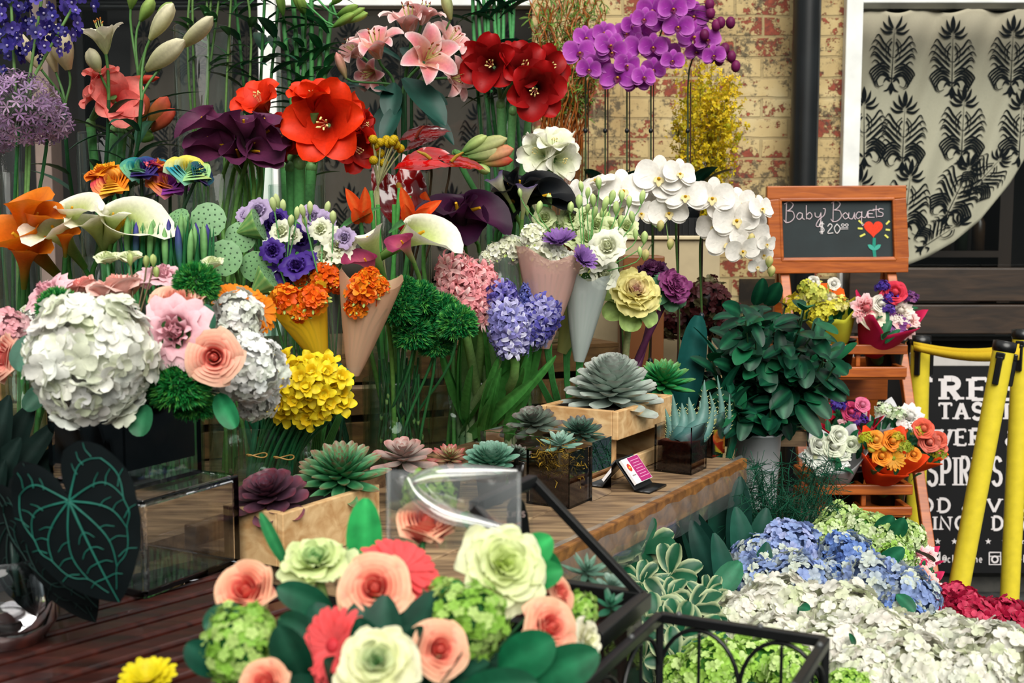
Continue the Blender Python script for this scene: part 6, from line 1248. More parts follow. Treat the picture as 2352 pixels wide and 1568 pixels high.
# --- ornamental kale
VKA = vase(1432, 2.95, 850, 54, 'clear vase of ornamental kale with bare purple stalks', .3)
for i, (x, y, r, ax, cs, lab, d) in enumerate([(1455, 680, 62, A3(.15, -.75, .65), (hx('b06a78'), hx('e3d88e'), hx('d9d08a')), 'cream ornamental kale with a pinkish heart', 2.78), (1545, 660, 42, A3(.4, -.7, .5), (hx('6a2a5a'), hx('9a4a80'), hx('7a3468')), 'purple ornamental kale behind the cream one', 2.9), (1500, 625, 36, A3(-.2, -.4, 1), (hx('4a1a40'), hx('6a2a58'), hx('3a2440')), 'dark purple ornamental kale behind the white roses', 2.98)]):
    c = P(x, y, d); R = frame(ax); p0 = foot(VKA, i, .5); t = thing('ornamental_kale', lab, 'flower', p0, 'ornamental kale'); m = MB(); kale(m, c, R, px2m(r, d), *cs, n=30, ruf=.11); part(t, 'head', m); m = MB()
    for k in range(7): a = k*.9; q_ = R @ A3(math.cos(a), math.sin(a), -.55); leaf(m, c-R[:, 2]*px2m(r, d)*.35, c+q_*px2m(r, d)*1.15, px2m(r, d)*.9, hx('3f6a4a') if i else hx('8fa860'), .3, up=R[:, 2], a=.6, b=.35, ruf=.006)
    part(t, 'outer_leaf', m, M_LEAF); pts = stem_curve(p0, c-R[:, 2]*px2m(r, d)*.2, norm(R[:, 2]+A3(0, .5, .5)), .3); stem(t, pts, .009, mixc(hx('8a7a5a'), hx('b9c48a'), np.linspace(0, 1, len(pts))) if i == 0 else hx('5a2a4a'), 'stalk', .9, 10)
# --- white orchids
WO = (hx('e6e2da'), hx('f4efe8'), hx('e8d8a0'))
wsp = [('white orchid spray crowded at the left with petals seen from behind', (1420, 880), [(1345, 440, 58, -.5, .6), (1390, 452, 56, -.2, .4), (1430, 440, 54, .1, .3), (1370, 420, 45, -.3, .8), (1455, 470, 54, .3, .2), (1320, 455, 45, -.8, .3), (1470, 490, 38, .5, 0), (1420, 478, 49, .1, 0)], [(1515, 518), (1478, 545)], [(1380, 560), (1400, 450)]),
       ('white orchid spray with flowers turned to the viewer in the middle', (1480, 885), [(1512, 410, 54, .05, .1), (1545, 432, 49, .3, .2), (1535, 488, 45, .1, -.1), (1490, 425, 45, -.3, .4), (1560, 400, 38, .3, .3), (1500, 470, 43, 0, 0), (1470, 405, 34, -.5, .5)], [(1538, 560), (1480, 585)], [(1548, 640), (1520, 440)]),
       ('white orchid spray arching far right toward the chalkboard', (1545, 885), [(1575, 452, 47, -.2, .3), (1636, 455, 49, -.1, .05), (1668, 478, 45, .2, .1), (1700, 470, 43, .3, .3), (1690, 505, 52, .1, -.05), (1730, 500, 38, .6, .1), (1640, 520, 40, -.3, -.1), (1672, 560, 49, .0, -.1), (1722, 545, 49, .25, -.15), (1752, 585, 29, .5, -.2), (1748, 480, 34, .6, .3), (1705, 575, 38, .1, -.3)], [(1724, 548), (1738, 566)], [(1600, 466), (1680, 500), (1738, 575)]),
       ('white orchid spray drooping to the last small flower beside the chalkboard leg', (1595, 890), [(1740, 612, 22, .1, -.2), (1760, 560, 25, .5, -.2)], [(1770, 622), (1765, 600)], [(1650, 560), (1755, 600)])]
for i, (lab, sb, fls, bds, arc_) in enumerate(wsp):
    d = 3.12; b_ = P(sb[0], 940, d); p0 = A3(b_[0], b_[1], TZ+.001); t = thing('white_orchid', lab, 'orchid', p0, 'white orchids'); m = MB(); lathe(m, [(0, 0), (.045, 0), (.056, .10), (.058, .105), (.05, .105), (.048, .09), (0, .09)], p0, 20, hx('1c1a18')); part(t, 'pot', m, M_PLASTIC)
    fd = d-.20; ap = [P(*q_, fd+.03) for q_ in arc_]; up_ = P((1410, 1500, 1555, 1610)[i], (470, 450, 480, 545)[i], d-.1); path = spline([p0+A3(0, 0, .08), p0+A3(.01, -.02, .2), (p0+up_)/2+A3(.01, 0, .05), up_]+ap[(0 if i > 1 else 1):], 6); stem(t, path, .0034, hx('4a6a35'))
    m = MB(); tube(m, [p0+A3(.012, -.012, .06), up_+A3(.005, .01, .03)], .0025, hx('3a2420'), 5); part(t, 'stake', m, M_PLASTIC)
    for zf in (.3, .6): m = MB(); ball(m, p0*(1-zf)+up_*zf+A3(.008, -.008, 0), (.008, .007, .010), hx('10202a'), 8, 5); part(t, 'clip', m, M_PLASTIC)
    for (x, y, r, dx, dzz) in fls:
        c = P(x, y, fd+U(-.04, .04)); ax = norm(A3(dx, -1 if dzz < .5 else -.2, dzz)); m = MB(); orchid(m, c, frame(ax) @ rotz(U(-.2, .2)), px2m(r, fd), WO[0], WO[1], WO[2], hx('d8a818')); part(t, 'bloom', m); k_ = path[np.argmin(np.linalg.norm(path-c, axis=1))]; stem(t, bez(k_, (k_+c)/2+A3(0, .01, .01), c-ax*.02, c-ax*.003, 4), .0017, hx('6a8a4a'), 'bloom_stalk')
    for (x, y) in bds: c = P(x, y, fd-.02); m = MB(); bud(m, c-A3(0, 0, .014), c+A3(.004, 0, .014), .022, hx('9fb85a'), hx('d9c48a'), 2); part(t, 'bud', m); k_ = path[np.argmin(np.linalg.norm(path-c, axis=1))]; stem(t, bez(k_, (k_+c)/2, c+A3(0, .01, -.01), c-A3(0, 0, .01), 4), .0015, hx('6a8a4a'), 'bud_stalk')
    m = MB()
    for s_, tp in ((0, A3(-.10, -.10, .16)), (1, A3(.11, -.08, .18)), (2, A3(.04, -.13, .10)), (3, A3(.03, .08, .14))): leaf(m, p0+A3(0, 0, .09), p0+tp, .075, TEAL, .45, up=A3(0, -.2, 1), a=.5, b=.35, fold=.12)
    part(t, 'leaf', m, M_GLOSSLEAF)
t = thing('dried_hydrangea', 'dusky red dried hydrangea bush in the dark behind the white orchid stems', 'flower', A3(*P(1630, 940, 3.45)[:2], TZ)); c = P(1630, 690, 3.4); m = MB()
for k in range(6): hydrangea(m, c+A3(U(-.10, .10), U(-.05, .05), U(-.08, .04)), frame(toward(c)), .06, hx('4a1f22'), hx('6a6a48'), .4, 60, .26, .85, -.3, hx('120a0a'))
part(t, 'flower_head', m); stem(t, stem_curve(A3(*P(1630, 940, 3.45)[:2], TZ), c), .006, hx('2a2a1a'))
# --- daffodils
VDA = vase(612, 2.36, 972, 80, 'clear vase of daffodil stems tied with bands', .5)
t_key = MB()
for i in range(34):
    a = i*2.4; f = math.sqrt((i+.5)/34); x = 690+115*f*math.cos(a); y = 890+72*f*math.sin(a)+(x-690)*.05; d = 2.24-.05*(1-f)+.02*(i % 2)
    c = P(x, y, d); ax = norm(A3(.75*f*math.cos(a)+U(-.3, .3), -.8, -.55*f*math.sin(a)+.35+U(-.2, .2))); R = frame(ax, U(0, 6)); r = px2m(U(30, 37), d); p0 = foot(VDA, i, .75); t = thing('daffodil', 'yellow daffodil in the big bunch right of the white hydrangea', 'flower', p0, 'yellow daffodils'); m = MB(); YD = hx('efd92a')
    for k in range(6): put_petal(m, c, R, k*PI/3+U(-.1, .1), grad(YD*.8, YD*1.05), L=r*1.05, W=r*.66, a=.6, b=.5, b0=.35+U(-.4, .4), b1=-.4+U(-.3, .3), cup=.4, ruf=.12*r, nu=7, nv=5)
    an = np.linspace(0, 2*PI, 20, endpoint=False); V = np.concatenate([np.stack([rr*r*(1+w*np.sin(an*7))*np.cos(an), rr*r*(1+w*np.sin(an*7))*np.sin(an), np.full(20, zz*r)], 1) for rr, zz, w in ((.16, -.02, 0), (.24, .2, .02), (.30, .42, .05), (.42, .52, .12))]); m.grid(V @ R.T+c, 4, 20, hx('e8c41c'), True)
    part(t, 'bloom', m); stem(t, stem_curve(p0, c-ax*.005, norm(ax+A3(0, 0, .9)), .25), .0036, hx('1f6a3f'))
for i in range(22):
    p0 = foot(VDA, i+5, .9); tp = P(560+U(0, 130), 960+U(-20, 10), 2.33); t = thing('daffodil_leaf', 'flat dark green daffodil leaf standing in the banded vase', 'leaf', p0, 'daffodil leaves'); m = MB(); leaf(m, p0, tp, .013, hx('14583a'), .08, up=A3(U(-.4, .4), -1, 0), fold=.3, a=.2, b=.3); part(t, 'blade', m, M_LEAF)
for i, (x, y) in enumerate(((652, 1050), (590, 1045))): c = P(x, y, 2.28); t = thing('rubber_band', ['tan rubber band round the daffodil stems at the front', 'tan rubber band round the daffodil stems at the left'][i], 'rubber band', c); m = MB(); tube(m, [c+A3(.02*math.cos(a), .012*math.sin(a), .003*math.sin(2*a)) for a in np.linspace(0, 2*PI, 19)], .0015, hx('b08a4a'), 5); part(t, 'band', m, M_PLASTIC)
VDS = vase(770, 2.62, 880, 38, 'dark clear vase of green stems between the daffodils and the dianthus', .3)
for i in range(14):
    p0 = foot(VDS, i, .8); tp = P(740+U(0, 60), 850+U(-20, 20), 2.58); t = thing('cut_stalk', 'dark green stem crowded in the narrow vase behind the daffodils', 'stem', p0, 'dark green stems'); stem(t, bez(p0, p0+A3(0, 0, .1), tp-A3(0, 0, .1), tp, 6), .004, jc(hx('12402c'), .3))

# ================================================================ succulents on the plank bench
def succ(lab, px, py, d, rpx, n, c0, c1, tip, ax=(0, -.35, 1), zoff=0., up=1.25, low=.05, W=.42, thick=.10, a=.9, b=.35, edge=None, hgt=.35, base=None, name='echeveria', curl=.35, pw=.75, soil=True):
    c = P(px, py, d); r = px2m(rpx, d); R = frame(ax, U(0, 6)); z0 = TZ if base is None else base; t = thing(name, lab, 'succulent', (c[0], c[1], z0)); m = MB(); rosette(m, c, R, r, n, hx(c0), hx(c1), hx(tip), W, thick, a, b, up, low, curl, pw, .14, hgt, None if edge is None else hx(edge)); part(t, 'rosette', m, M_SUCC)
    m = MB(); tube(m, [(c[0], c[1], z0+.001), c+R[:, 2]*r*.1], [r*.16, r*.13], hx('4a4a34'), 8); part(t, 'stalk', m, M_STEM)
    if base is None and c[2]-z0 > .03: h = c[2]-z0-.012; m = MB(); lathe(m, [(0, .001), (r*.38, .001), (r*.5, h), (r*.46, h), (r*.44, h*.85), (0, h*.85)], (c[0], c[1], z0), 20, hx('2a2622')); part(t, 'pot', m, M_PLASTIC)
    return t
def planter(name, lab, c, ax, L, W, H, z0, mat=None, th=.014, soil=True):
    ax = norm(ax); ay = A3(-ax[1], ax[0], 0); t = thing(name, lab, 'planter', (c[0], c[1], z0)); R = np.stack([ax, ay, A3(0, 0, 1)], 1)
    for s_ in (-1, 1):
        m = MB(); box(m, A3(c[0], c[1], z0+H/2)+ay*s_*(W-th)/2, (L, th, H), R, jc(WC, .06)); bev(m.build('side_board', mat or M_PINE, t, smooth=False), .002)
        m = MB(); box(m, A3(c[0], c[1], z0+H/2)+ax*s_*(L-th)/2, (th, W-2*th, H), R, jc(WC, .06)*.95); bev(m.build('end_board', mat or M_PINE, t, smooth=False), .002)
    m = MB(); box(m, A3(c[0], c[1], z0+H*.47), (L-2*th, W-2*th, H*.9), R, hx('1a120c')); m.build('soil', M_SOIL, t, smooth=False); return t
cp = PZ(672, 1250, TZ); planter('wooden_planter', 'pale wooden planter box with the purple and green succulents at the bench end', A3(-.352, 1.955, 0), e_, .25, .13, .088, TZ)
succ('dark purple echeveria overhanging the pale planter box', 622, 1150, 1.88, 104, 44, '4a2c3c', '4a3342', '7a3a48', (-.15, -.45, 1), up=1.2, low=-.22, W=.62, thick=.06, a=.7, b=.26, base=TZ+.07, edge='6a4a58', name='purple_echeveria')
succ('green agave like echeveria with pointed leaves in the pale planter box', 785, 1100, 2.02, 122, 80, '2f7a4a', '2f8050', '8a5a4a', (0, -.4, 1), up=1.35, low=-.05, W=.30, thick=.09, a=.75, b=.5, base=TZ+.07, hgt=.3, edge='6aa87a')
succ('grey pink echeveria with spoon shaped leaves behind the clear film', 925, 1062, 2.22, 86, 30, 'a89a92', '93877f', 'a8706a', (0, -.3, 1), up=1.15, low=-.1, W=.46, thick=.06, a=.85, b=.35, edge='b48a84')
succ('small red tipped echeveria between the grey ones', 1032, 1060, 2.30, 58, 34, '7fa860', '9a5a58', '9a2f3a', (.1, -.4, 1), up=1.2, low=0, W=.34, thick=.06, a=.8, b=.65, edge='a84a50')
succ('round blue green echeveria in front of the back rail', 1128, 1068, 2.26, 74, 90, '6f9a84', '4f8a70', '7a9a8a', (0, -.35, 1), up=1.35, low=.15, W=.42, thick=.07, a=.8, b=.5)
succ('small pale echeveria beside the round blue green one', 1182, 1052, 2.40, 44, 44, '8aa890', '6f8f7c', '8a6a6a', (.2, -.2, 1), up=1.3, low=.1, W=.36, thick=.07, a=.8, b=.6)
succ('dull green echeveria in the left of the glass trough', 1225, 980, 2.52, 70, 36, '6a7468', '5a6c5f', '6a5a58', (-.15, -.35, 1), up=1.2, low=-.1, W=.48, thick=.05, a=.75, b=.3, base=TZ+.1)
succ('dark green pointed echeveria in the right of the glass trough', 1332, 1002, 2.44, 70, 44, '3f5f50', '3c6050', '5a4a4a', (.05, -.35, 1), up=1.2, low=-.08, W=.36, thick=.05, a=.75, b=.6, base=TZ+.1)
succ('big frosty grey echeveria piled up on the pine box', 1405, 922, 2.62, 126, 96, 'c8dcce', 'a6b4aa', 'a6a6a0', (0, -.22, 1), up=1.35, low=-.12, W=.46, thick=.05, a=.7, b=.28, base=TZ+.14, hgt=.75, edge='b8c4ba', pw=.9)
succ('bright green spiky echeveria behind the pine box', 1522, 885, 2.80, 84, 80, '2f9a5a', '2a8a4c', '6a8a4a', (0, -.4, 1), up=1.4, low=-.05, W=.28, thick=.07, a=.7, b=.6, base=TZ+.12)
planter('pine_box', 'new pine box under the big frosty echeveria', PZ(1400, 1070, TZ)*A3(1, 1, 0)+A3(-.0, .03, 0), norm(e_), .30, .19, .062, TZ+.085)
pc = PZ(1400, 1070, TZ)*A3(1, 1, 0)+A3(0, .03, 0)
t = thing('pine_box_stack', 'lower pine box supporting the pine box with the frosty echeveria', 'planter', (pc[0], pc[1], TZ)); R = np.stack([e_, n_, A3(0, 0, 1)], 1)
for s_ in (-1, 1):
    m = MB(); box(m, A3(pc[0], pc[1], TZ+.018)+n_*s_*.085, (.30, .014, .034), R, WC); bev(m.build('side_board', M_PINE, t, smooth=False), .002)
    m = MB(); box(m, A3(pc[0], pc[1], TZ+.042)+e_*s_*.13+n_*0, (.03, .15, .084), R, (.8, .75, .7)); m.build('batten', M_PINE, t, smooth=False)
# glass trough
gc = PZ(1352, 1140, TZ); 
t, ob = hollow('glass_trough', 'empty looking clear glass trough under the two dark echeverias', 'trough', PZ(1360, 1152, TZ)-n_*.0, e_*.0+n_, -e_*-1.0, .26, .085, TZ+.001, TZ+.118, .006, M_ACRYLIC, True)

def cubepot(lab, corner, s, h, soil, fill, mat=M_ACRYLIC, ang=e_):
    a = norm(ang); b = A3(-a[1], a[0], 0); t, ob = hollow('glass_cube_pot', lab, 'glass pot', corner, a, b, s, s, TZ+.001, TZ+h, .004, mat, True); o = corner*A3(1, 1, 0)+a*s/2+b*s/2+A3(0, 0, TZ); m = MB(); nn = 12; R = np.stack([a, b, A3(0, 0, 1)], 1)
    box(m, o+A3(0, 0, h*fill/2+.004), (s-.011, s-.011, h*fill), R, hx(soil))
    for k in range(90): q_ = A3(U(-.5, .5), U(-.5, .5), U(.05, 1.0)); ball(m, o+R @ (q_*A3(s-.02, s-.02, h*fill)), (U(.006, .013), U(.004, .009), U(.004, .008)), jc(hx(soil), .5), 6, 4, frame(jit()))
    part(t, 'bark', m, M_SOIL); return t, o
cubc = PZ(1335, 1060, TZ)
t, o1 = cubepot('square glass pot of red bark with the aloe at the right end of the bench', PZ(1588, 1092, TZ)-e_*.0+n_*.0, .088, .105, '7c3c2c', .62)
t, o2 = cubepot('square glass pot of dark bark at the far corner of the bench behind the aloe', PZ(1655, 1055, TZ)+n_*.02, .08, .10, '3a1c16', .6)
t, o3 = cubepot('square glass pot with yellow moss and a small succulent near the terrarium', PZ(1308, 1170, TZ), .095, .108, '4a241a', .45); m = MB()
for k in range(150):
    q_ = o3+A3(U(-.04, .04), U(-.04, .04), U(.05, .108)); p_ = [q_]; 
    for j in range(3): p_.append(p_[-1]+norm(jit())*.012)
    tube(m, p_, .0009, jc(hx('9a7a24'), .35), 3, False)
o = part(t, 'moss', m, M_LEAF)
c = o3+A3(0, 0, .108); m = MB(); t = thing('echeveria', 'tiny grey green echeveria on yellow moss in the square glass pot', 'succulent', o3+A3(0, 0, .06)); rosette(m, c, frame((0, -.3, 1)), .048, 22, hx('8aa89a'), hx('5f8a78'), hx('8a9a8a'), .36, .06, .8, .6); part(t, 'rosette', m, M_SUCC); m = MB(); tube(m, [o3+A3(0, 0, .06), c], .005, hx('3a3a2a'), 6); part(t, 'stalk', m, M_STEM)
def aloe(lab, o, pts, col):
    t = thing('aloe', lab, 'succulent', o+A3(0, 0, .05)); 
    for (a, b, c_, w) in pts:
        q_ = spline([a, b, c_], 7); n = len(q_); r = w*(1-np.linspace(0, 1, n)**1.3)+.0008; m = MB(); tube(m, q_, r, np.array([mixc(hx(col)*1.0, hx('7a9a8c'), f) for f in np.linspace(0, .6, n)]), 9); 
        for k in range(2, n-2):
            for s_ in (-1, 1): p = q_[k]+A3(s_*r[k]*.95, -r[k]*.3, 0); tube(m, [p, p+A3(s_*.004, -.001, .004)], [.0012, .0002], hx('c9c88a'), 3, False)
        part(t, 'leaf', m, M_SUCC)
for o_, lab, D_, lv in ((o1, 'blue green toothed aloe in the red bark pot', 2.60, ((1555, 985, 1545, 905, .024), (1590, 975, 1582, 912, .026), (1612, 960, 1618, 872, .024), (1545, 1000, 1528, 938, .02), (1610, 985, 1608, 920, .026), (1575, 1000, 1560, 945, .026), (1622, 990, 1640, 925, .022), (1570, 970, 1566, 925, .022), (1600, 1005, 1598, 950, .026), (1540, 1010, 1540, 955, .02))), (o2, 'smaller blue green aloe curving up in the far dark bark pot', 2.78, ((1655, 960, 1648, 862, .016), (1668, 985, 1676, 905, .014), (1640, 960, 1630, 900, .016), (1650, 980, 1662, 930, .018), (1630, 985, 1615, 940, .014)))):
    c = o_+A3(0, 0, .065); aloe(lab, o_, [(c+A3(U(-.015, .015), U(-.01, .01), -.01), P(mx, my, D_), P(tx, ty, D_), w) for mx, my, tx, ty, w in lv], '2c5f5c')
# card holder
ch = PZ(1482, 1122, TZ); t = thing('card_holder', 'black mesh desk holder with pink and white business cards on the bench', 'card holder', ch); a = norm(e_*.95); b = A3(-a[1], a[0], 0)
tilt = norm(b*.62+A3(0, 0, .78)); nf = np.cross(a, tilt); Rh = np.stack([a, tilt, nf], 1)
m = MB(); box(m, ch+tilt*.036+b*.004+A3(0, 0, .004), (.085, .074, .003), Rh, hx('0c0c0e')); bev(part(t, 'back_plate', m, M_BLACKMETAL), .001); m = MB(); box(m, ch-b*.012+A3(0, 0, .003), (.085, .034, .004), np.stack([a, b, A3(0, 0, 1)], 1), hx('0c0c0e')); part(t, 'lip', m, M_BLACKMETAL)
m = MB(); q_ = ch+b*.004+tilt*.072+A3(0, 0, .004); t2 = norm(b*.7-A3(0, 0, .75)); box(m, q_+t2*.038, (.085, .078, .003), np.stack([a, t2, np.cross(a, t2)], 1), hx('0c0c0e')); part(t, 'rear_plate', m, M_BLACKMETAL)
t = thing('business_cards', 'stack of white and magenta business cards in the black holder', 'cards', ch+A3(0, 0, .006)); off = nf*.006; cc = ch+tilt*.036+b*.004+A3(0, 0, .006)+off*(1 if nf[1] < 0 else -1); nfv = nf if nf[1] < 0 else -nf
m = MB(); box(m, cc, (.078, .058, .006), Rh, hx('e9e4e4')); o = m.build('card_stack', M_CARD, t, smooth=False)
m = MB()
def onc(u, v, w, h, col, e=.0034): box(m, cc+nfv*e+a*u+tilt*v, (w, h, .0004), Rh, hx(col))
onc(.012, .0, .050, .056, 'a8246c')
for k in range(7): onc(.012, .020-.0065*k, .040-.01*(k % 2), .0016, 'd890b4', .0038)
V = [cc+nfv*.0037+a*(-.026+.008*math.cos(x))+tilt*(.008+.009*math.sin(x)) for x in np.linspace(0, 2*PI, 16, endpoint=False)]; m.add(np.array(V), [list(range(16))], hx('c8402c')); onc(-.026, .008, .006, .004, 'e8b83a', .0040); onc(-.026, -.010, .016, .002, '9a8a8a', .0038)
m.build('printed_face', M_CARD, t, smooth=False)

# ================================================================ large flower arrangement on the acrylic block
vc = Ac+ae*.10+acn*.135; VZ = 1.033
t, ob = hollow('cube_vase', 'clear glass cube vase lined dark inside under the white hydrangea arrangement', 'vase', vc-ae*.08-acn*.08, ae, acn, .16, .16, VZ, VZ+.145, .006, M_ACRYLIC, True)
m = MB(); box(m, vc+A3(0, 0, VZ+.085), (.143, .143, .112), np.stack([ae, acn, A3(0, 0, 1)], 1), hx('05070a')); part(t, 'leaf_lining', m, M_LEAF)
HUB = vc+A3(0, 0, VZ+.10)
def arrange(hub, name, lab, cat, c, build, parts, grp, stemcol=hx('2f6a3a'), r=.0035, back=.03):
    t = thing(name, lab, cat, hub+norm(A3(c[0]-hub[0], c[1]-hub[1], 0))*.02, grp); m = MB(); build(m); part(t, parts[0], m, parts[1]); b0 = hub+norm(A3(c[0]-hub[0], c[1]-hub[1], 0))*.03; stem(t, bez(b0, b0+A3(0, 0, .05), c+(b0-c)*.3, c+(b0-c)*.02, 7), r, stemcol); return t
GA = 'flowers of the arrangement on the acrylic block'
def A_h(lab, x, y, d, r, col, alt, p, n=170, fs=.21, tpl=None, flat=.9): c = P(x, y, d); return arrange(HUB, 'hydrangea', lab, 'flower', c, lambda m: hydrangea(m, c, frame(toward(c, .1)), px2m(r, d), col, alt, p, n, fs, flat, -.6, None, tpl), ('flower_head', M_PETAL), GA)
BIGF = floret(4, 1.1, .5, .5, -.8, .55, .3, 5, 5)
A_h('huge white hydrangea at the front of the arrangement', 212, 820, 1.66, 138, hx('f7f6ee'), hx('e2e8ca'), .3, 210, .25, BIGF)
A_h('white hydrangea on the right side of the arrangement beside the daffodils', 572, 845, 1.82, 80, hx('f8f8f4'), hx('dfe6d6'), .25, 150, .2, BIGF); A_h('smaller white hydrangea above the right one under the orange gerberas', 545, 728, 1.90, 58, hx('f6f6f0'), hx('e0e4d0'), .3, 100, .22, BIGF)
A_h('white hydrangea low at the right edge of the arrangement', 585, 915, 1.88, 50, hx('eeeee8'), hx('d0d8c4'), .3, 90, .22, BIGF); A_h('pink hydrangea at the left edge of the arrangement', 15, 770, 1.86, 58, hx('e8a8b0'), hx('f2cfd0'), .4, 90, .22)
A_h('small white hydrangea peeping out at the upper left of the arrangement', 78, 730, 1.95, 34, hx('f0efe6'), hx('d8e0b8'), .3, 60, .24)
def A_r(hub, grp, lab, x, y, d, r, ax, cin, cout, edge=None, layers=7, op=1.0, ruf=.0, name='rose'):
    op = .5 if norm(ax)[2] > .62 and name == 'rose' else op; c = P(x, y, d); R = frame(ax); t = arrange(hub, name, lab, 'rose' if name == 'rose' else 'flower', c, lambda m: rose(m, c, R, px2m(r, d), cin, cout, edge, layers, op, None, ruf), ('bloom', M_PETAL), grp); m = MB(); sepals(m, c, R, px2m(r, d)*.85, hx('3f6a38')); part(t, 'calyx', m, M_LEAF); return t
PE0, PE1, PE2 = hx('ee5a58'), hx('f2a48e'), hx('f3cdb0')
A_r(HUB, GA, 'peach pink rose facing the viewer on the right of the huge white hydrangea', 492, 820, 1.70, 60, A3(.15, -1, .12), PE0, PE1, PE2, 8); A_r(HUB, GA, 'peach pink rose at the top seen from the side', 408, 700, 1.80, 66, A3(.1, -.35, 1), hx('f08a78'), hx('f2ae9c'), PE2); A_r(HUB, GA, 'pale pink rose lying at the top behind the white hydrangea', 268, 665, 1.86, 66, A3(-.2, -.1, 1), hx('f2a090'), hx('f0bcb0'), hx('f2d0c6')); A_r(HUB, GA, 'coral rose at the left edge of the arrangement', 12, 820, 1.78, 52, A3(-.8, -.7, .2), hx('d83a4a'), hx('ee8478'), PE2)
A_r(HUB, GA, 'small pink rose half hidden at the top left of the arrangement', 185, 660, 1.9, 40, A3(-.4, -.3, 1), hx('f0908a'), hx('f2b4a8'))
LP0, LP1 = hx('e090a0'), hx('f0bcc6')
for lab, x, y, d, r, ax in (('ruffled pink lisianthus at the centre of the arrangement', 400, 762, 1.70, 72, A3(.0, -1, .15)), ('ruffled pink lisianthus at the upper left of the arrangement', 105, 668, 1.86, 50, A3(-.5, -.6, .8)), ('ruffled pink lisianthus standing at the top right of the arrangement', 375, 628, 1.88, 46, A3(.2, -.4, 1)), ('ruffled pink lisianthus just below the lotus pods', 330, 640, 1.92, 36, A3(0, -.3, 1)), ('ruffled pink lisianthus below the central one beside the rose', 440, 800, 1.74, 40, A3(.3, -1, -.2))): A_r(HUB, GA, lab, x, y, d, r, ax, LP0, LP1, hx('f4d0d6'), 5, 1.5, .12, 'lisianthus')
for lab, x, y, d, r in (('greenish white lisianthus bud at the top left behind the arrangement', 245, 592, 1.95, 30), ('greenish white lisianthus bud at the top of the arrangement', 298, 590, 1.93, 28), ('greenish white lisianthus bud against the lotus pods', 488, 602, 1.90, 27)):
    A_r(HUB, GA, lab, x, y, d, r, A3(0, -.3, 1), hx('c9d690'), hx('e6ebc8'), None, 5, .8, .05, 'lisianthus')
for lab, x, y, d, r in (('fuzzy green dianthus ball at the top right of the arrangement', 452, 655, 1.84, 56), ('fuzzy green dianthus ball curving over the top left of the arrangement', 135, 710, 1.82, 52), ('dark fuzzy green dianthus ball below the rose', 410, 890, 1.72, 72), ('fuzzy green dianthus ball at the bottom of the arrangement', 445, 930, 1.76, 50)):
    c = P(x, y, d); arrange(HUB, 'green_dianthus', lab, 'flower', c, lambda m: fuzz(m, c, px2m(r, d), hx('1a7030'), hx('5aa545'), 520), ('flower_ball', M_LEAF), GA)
for lab, x, y, d, r, ax in (('orange gerbera at the upper right of the arrangement', 545, 692, 1.94, 56, A3(.3, -.6, .8)), ('orange gerbera beside the yellow film cone', 590, 715, 1.96, 50, A3(.7, -.7, .4))):
    c = P(x, y, d); arrange(HUB, 'gerbera', lab, 'flower', c, lambda m: daisy(m, c, frame(ax), px2m(r, d), hx('f08a14'), hx('d8661a'), 24, 2), ('bloom', M_PETAL), GA)
for i, (bx, by, tx, ty, w, d, cl) in enumerate([(95, 770, 45, 850, 76, 1.70, '2f5f4c'), (330, 930, 322, 1000, 58, 1.68, '1f5a3a'), (500, 905, 540, 980, 52, 1.74, '1a7044'), (470, 700, 485, 760, 40, 1.78, '2a5a44'), (120, 880, 60, 940, 50, 1.8, '1a4a36')]):
    t = thing('eucalyptus_leaf', ['round grey green leaf at the left of the huge white hydrangea', 'dark leaf hanging under the huge white hydrangea', 'bright green leaf hanging below the right white hydrangea', 'dark leaf behind the central pink lisianthus', 'dark leaf under the left edge of the arrangement'][i], 'leaf', HUB, GA); m = MB(); leaf(m, P(bx, by, d), P(tx, ty, d-.03), px2m(w, d), hx(cl), .25, a=.5, b=.4, up=A3(0, -1, .2)); part(t, 'blade', m, M_LEAF); stem(t, bez(HUB, HUB+A3(0, 0, .05), P(bx, by, d)+A3(0, .03, 0), P(bx, by, d), 6), .002, hx('3a5a3a'))
for i in range(4):
    x0, y0, x1, y1 = [(318, 690, 300, 610), (335, 660, 336, 615), (345, 660, 352, 612), (365, 690, 360, 640)][i]; t = thing('budding_twig', 'thin dark bud stalk rising from the top of the arrangement', 'twig', HUB, 'thin bud stalks of the arrangement'); stem(t, bez(HUB, HUB+A3(0, 0, .1), P(x0, y0, 1.85), P(x1, y1, 1.86), 8), .0016, hx('5a4a2a')); m = MB(); c = P(x1, y1, 1.86); bud(m, c, c+A3(0, 0, .02), .012, hx('7a9a4a'), hx('b8c47a')); part(t, 'bud', m, M_LEAF)
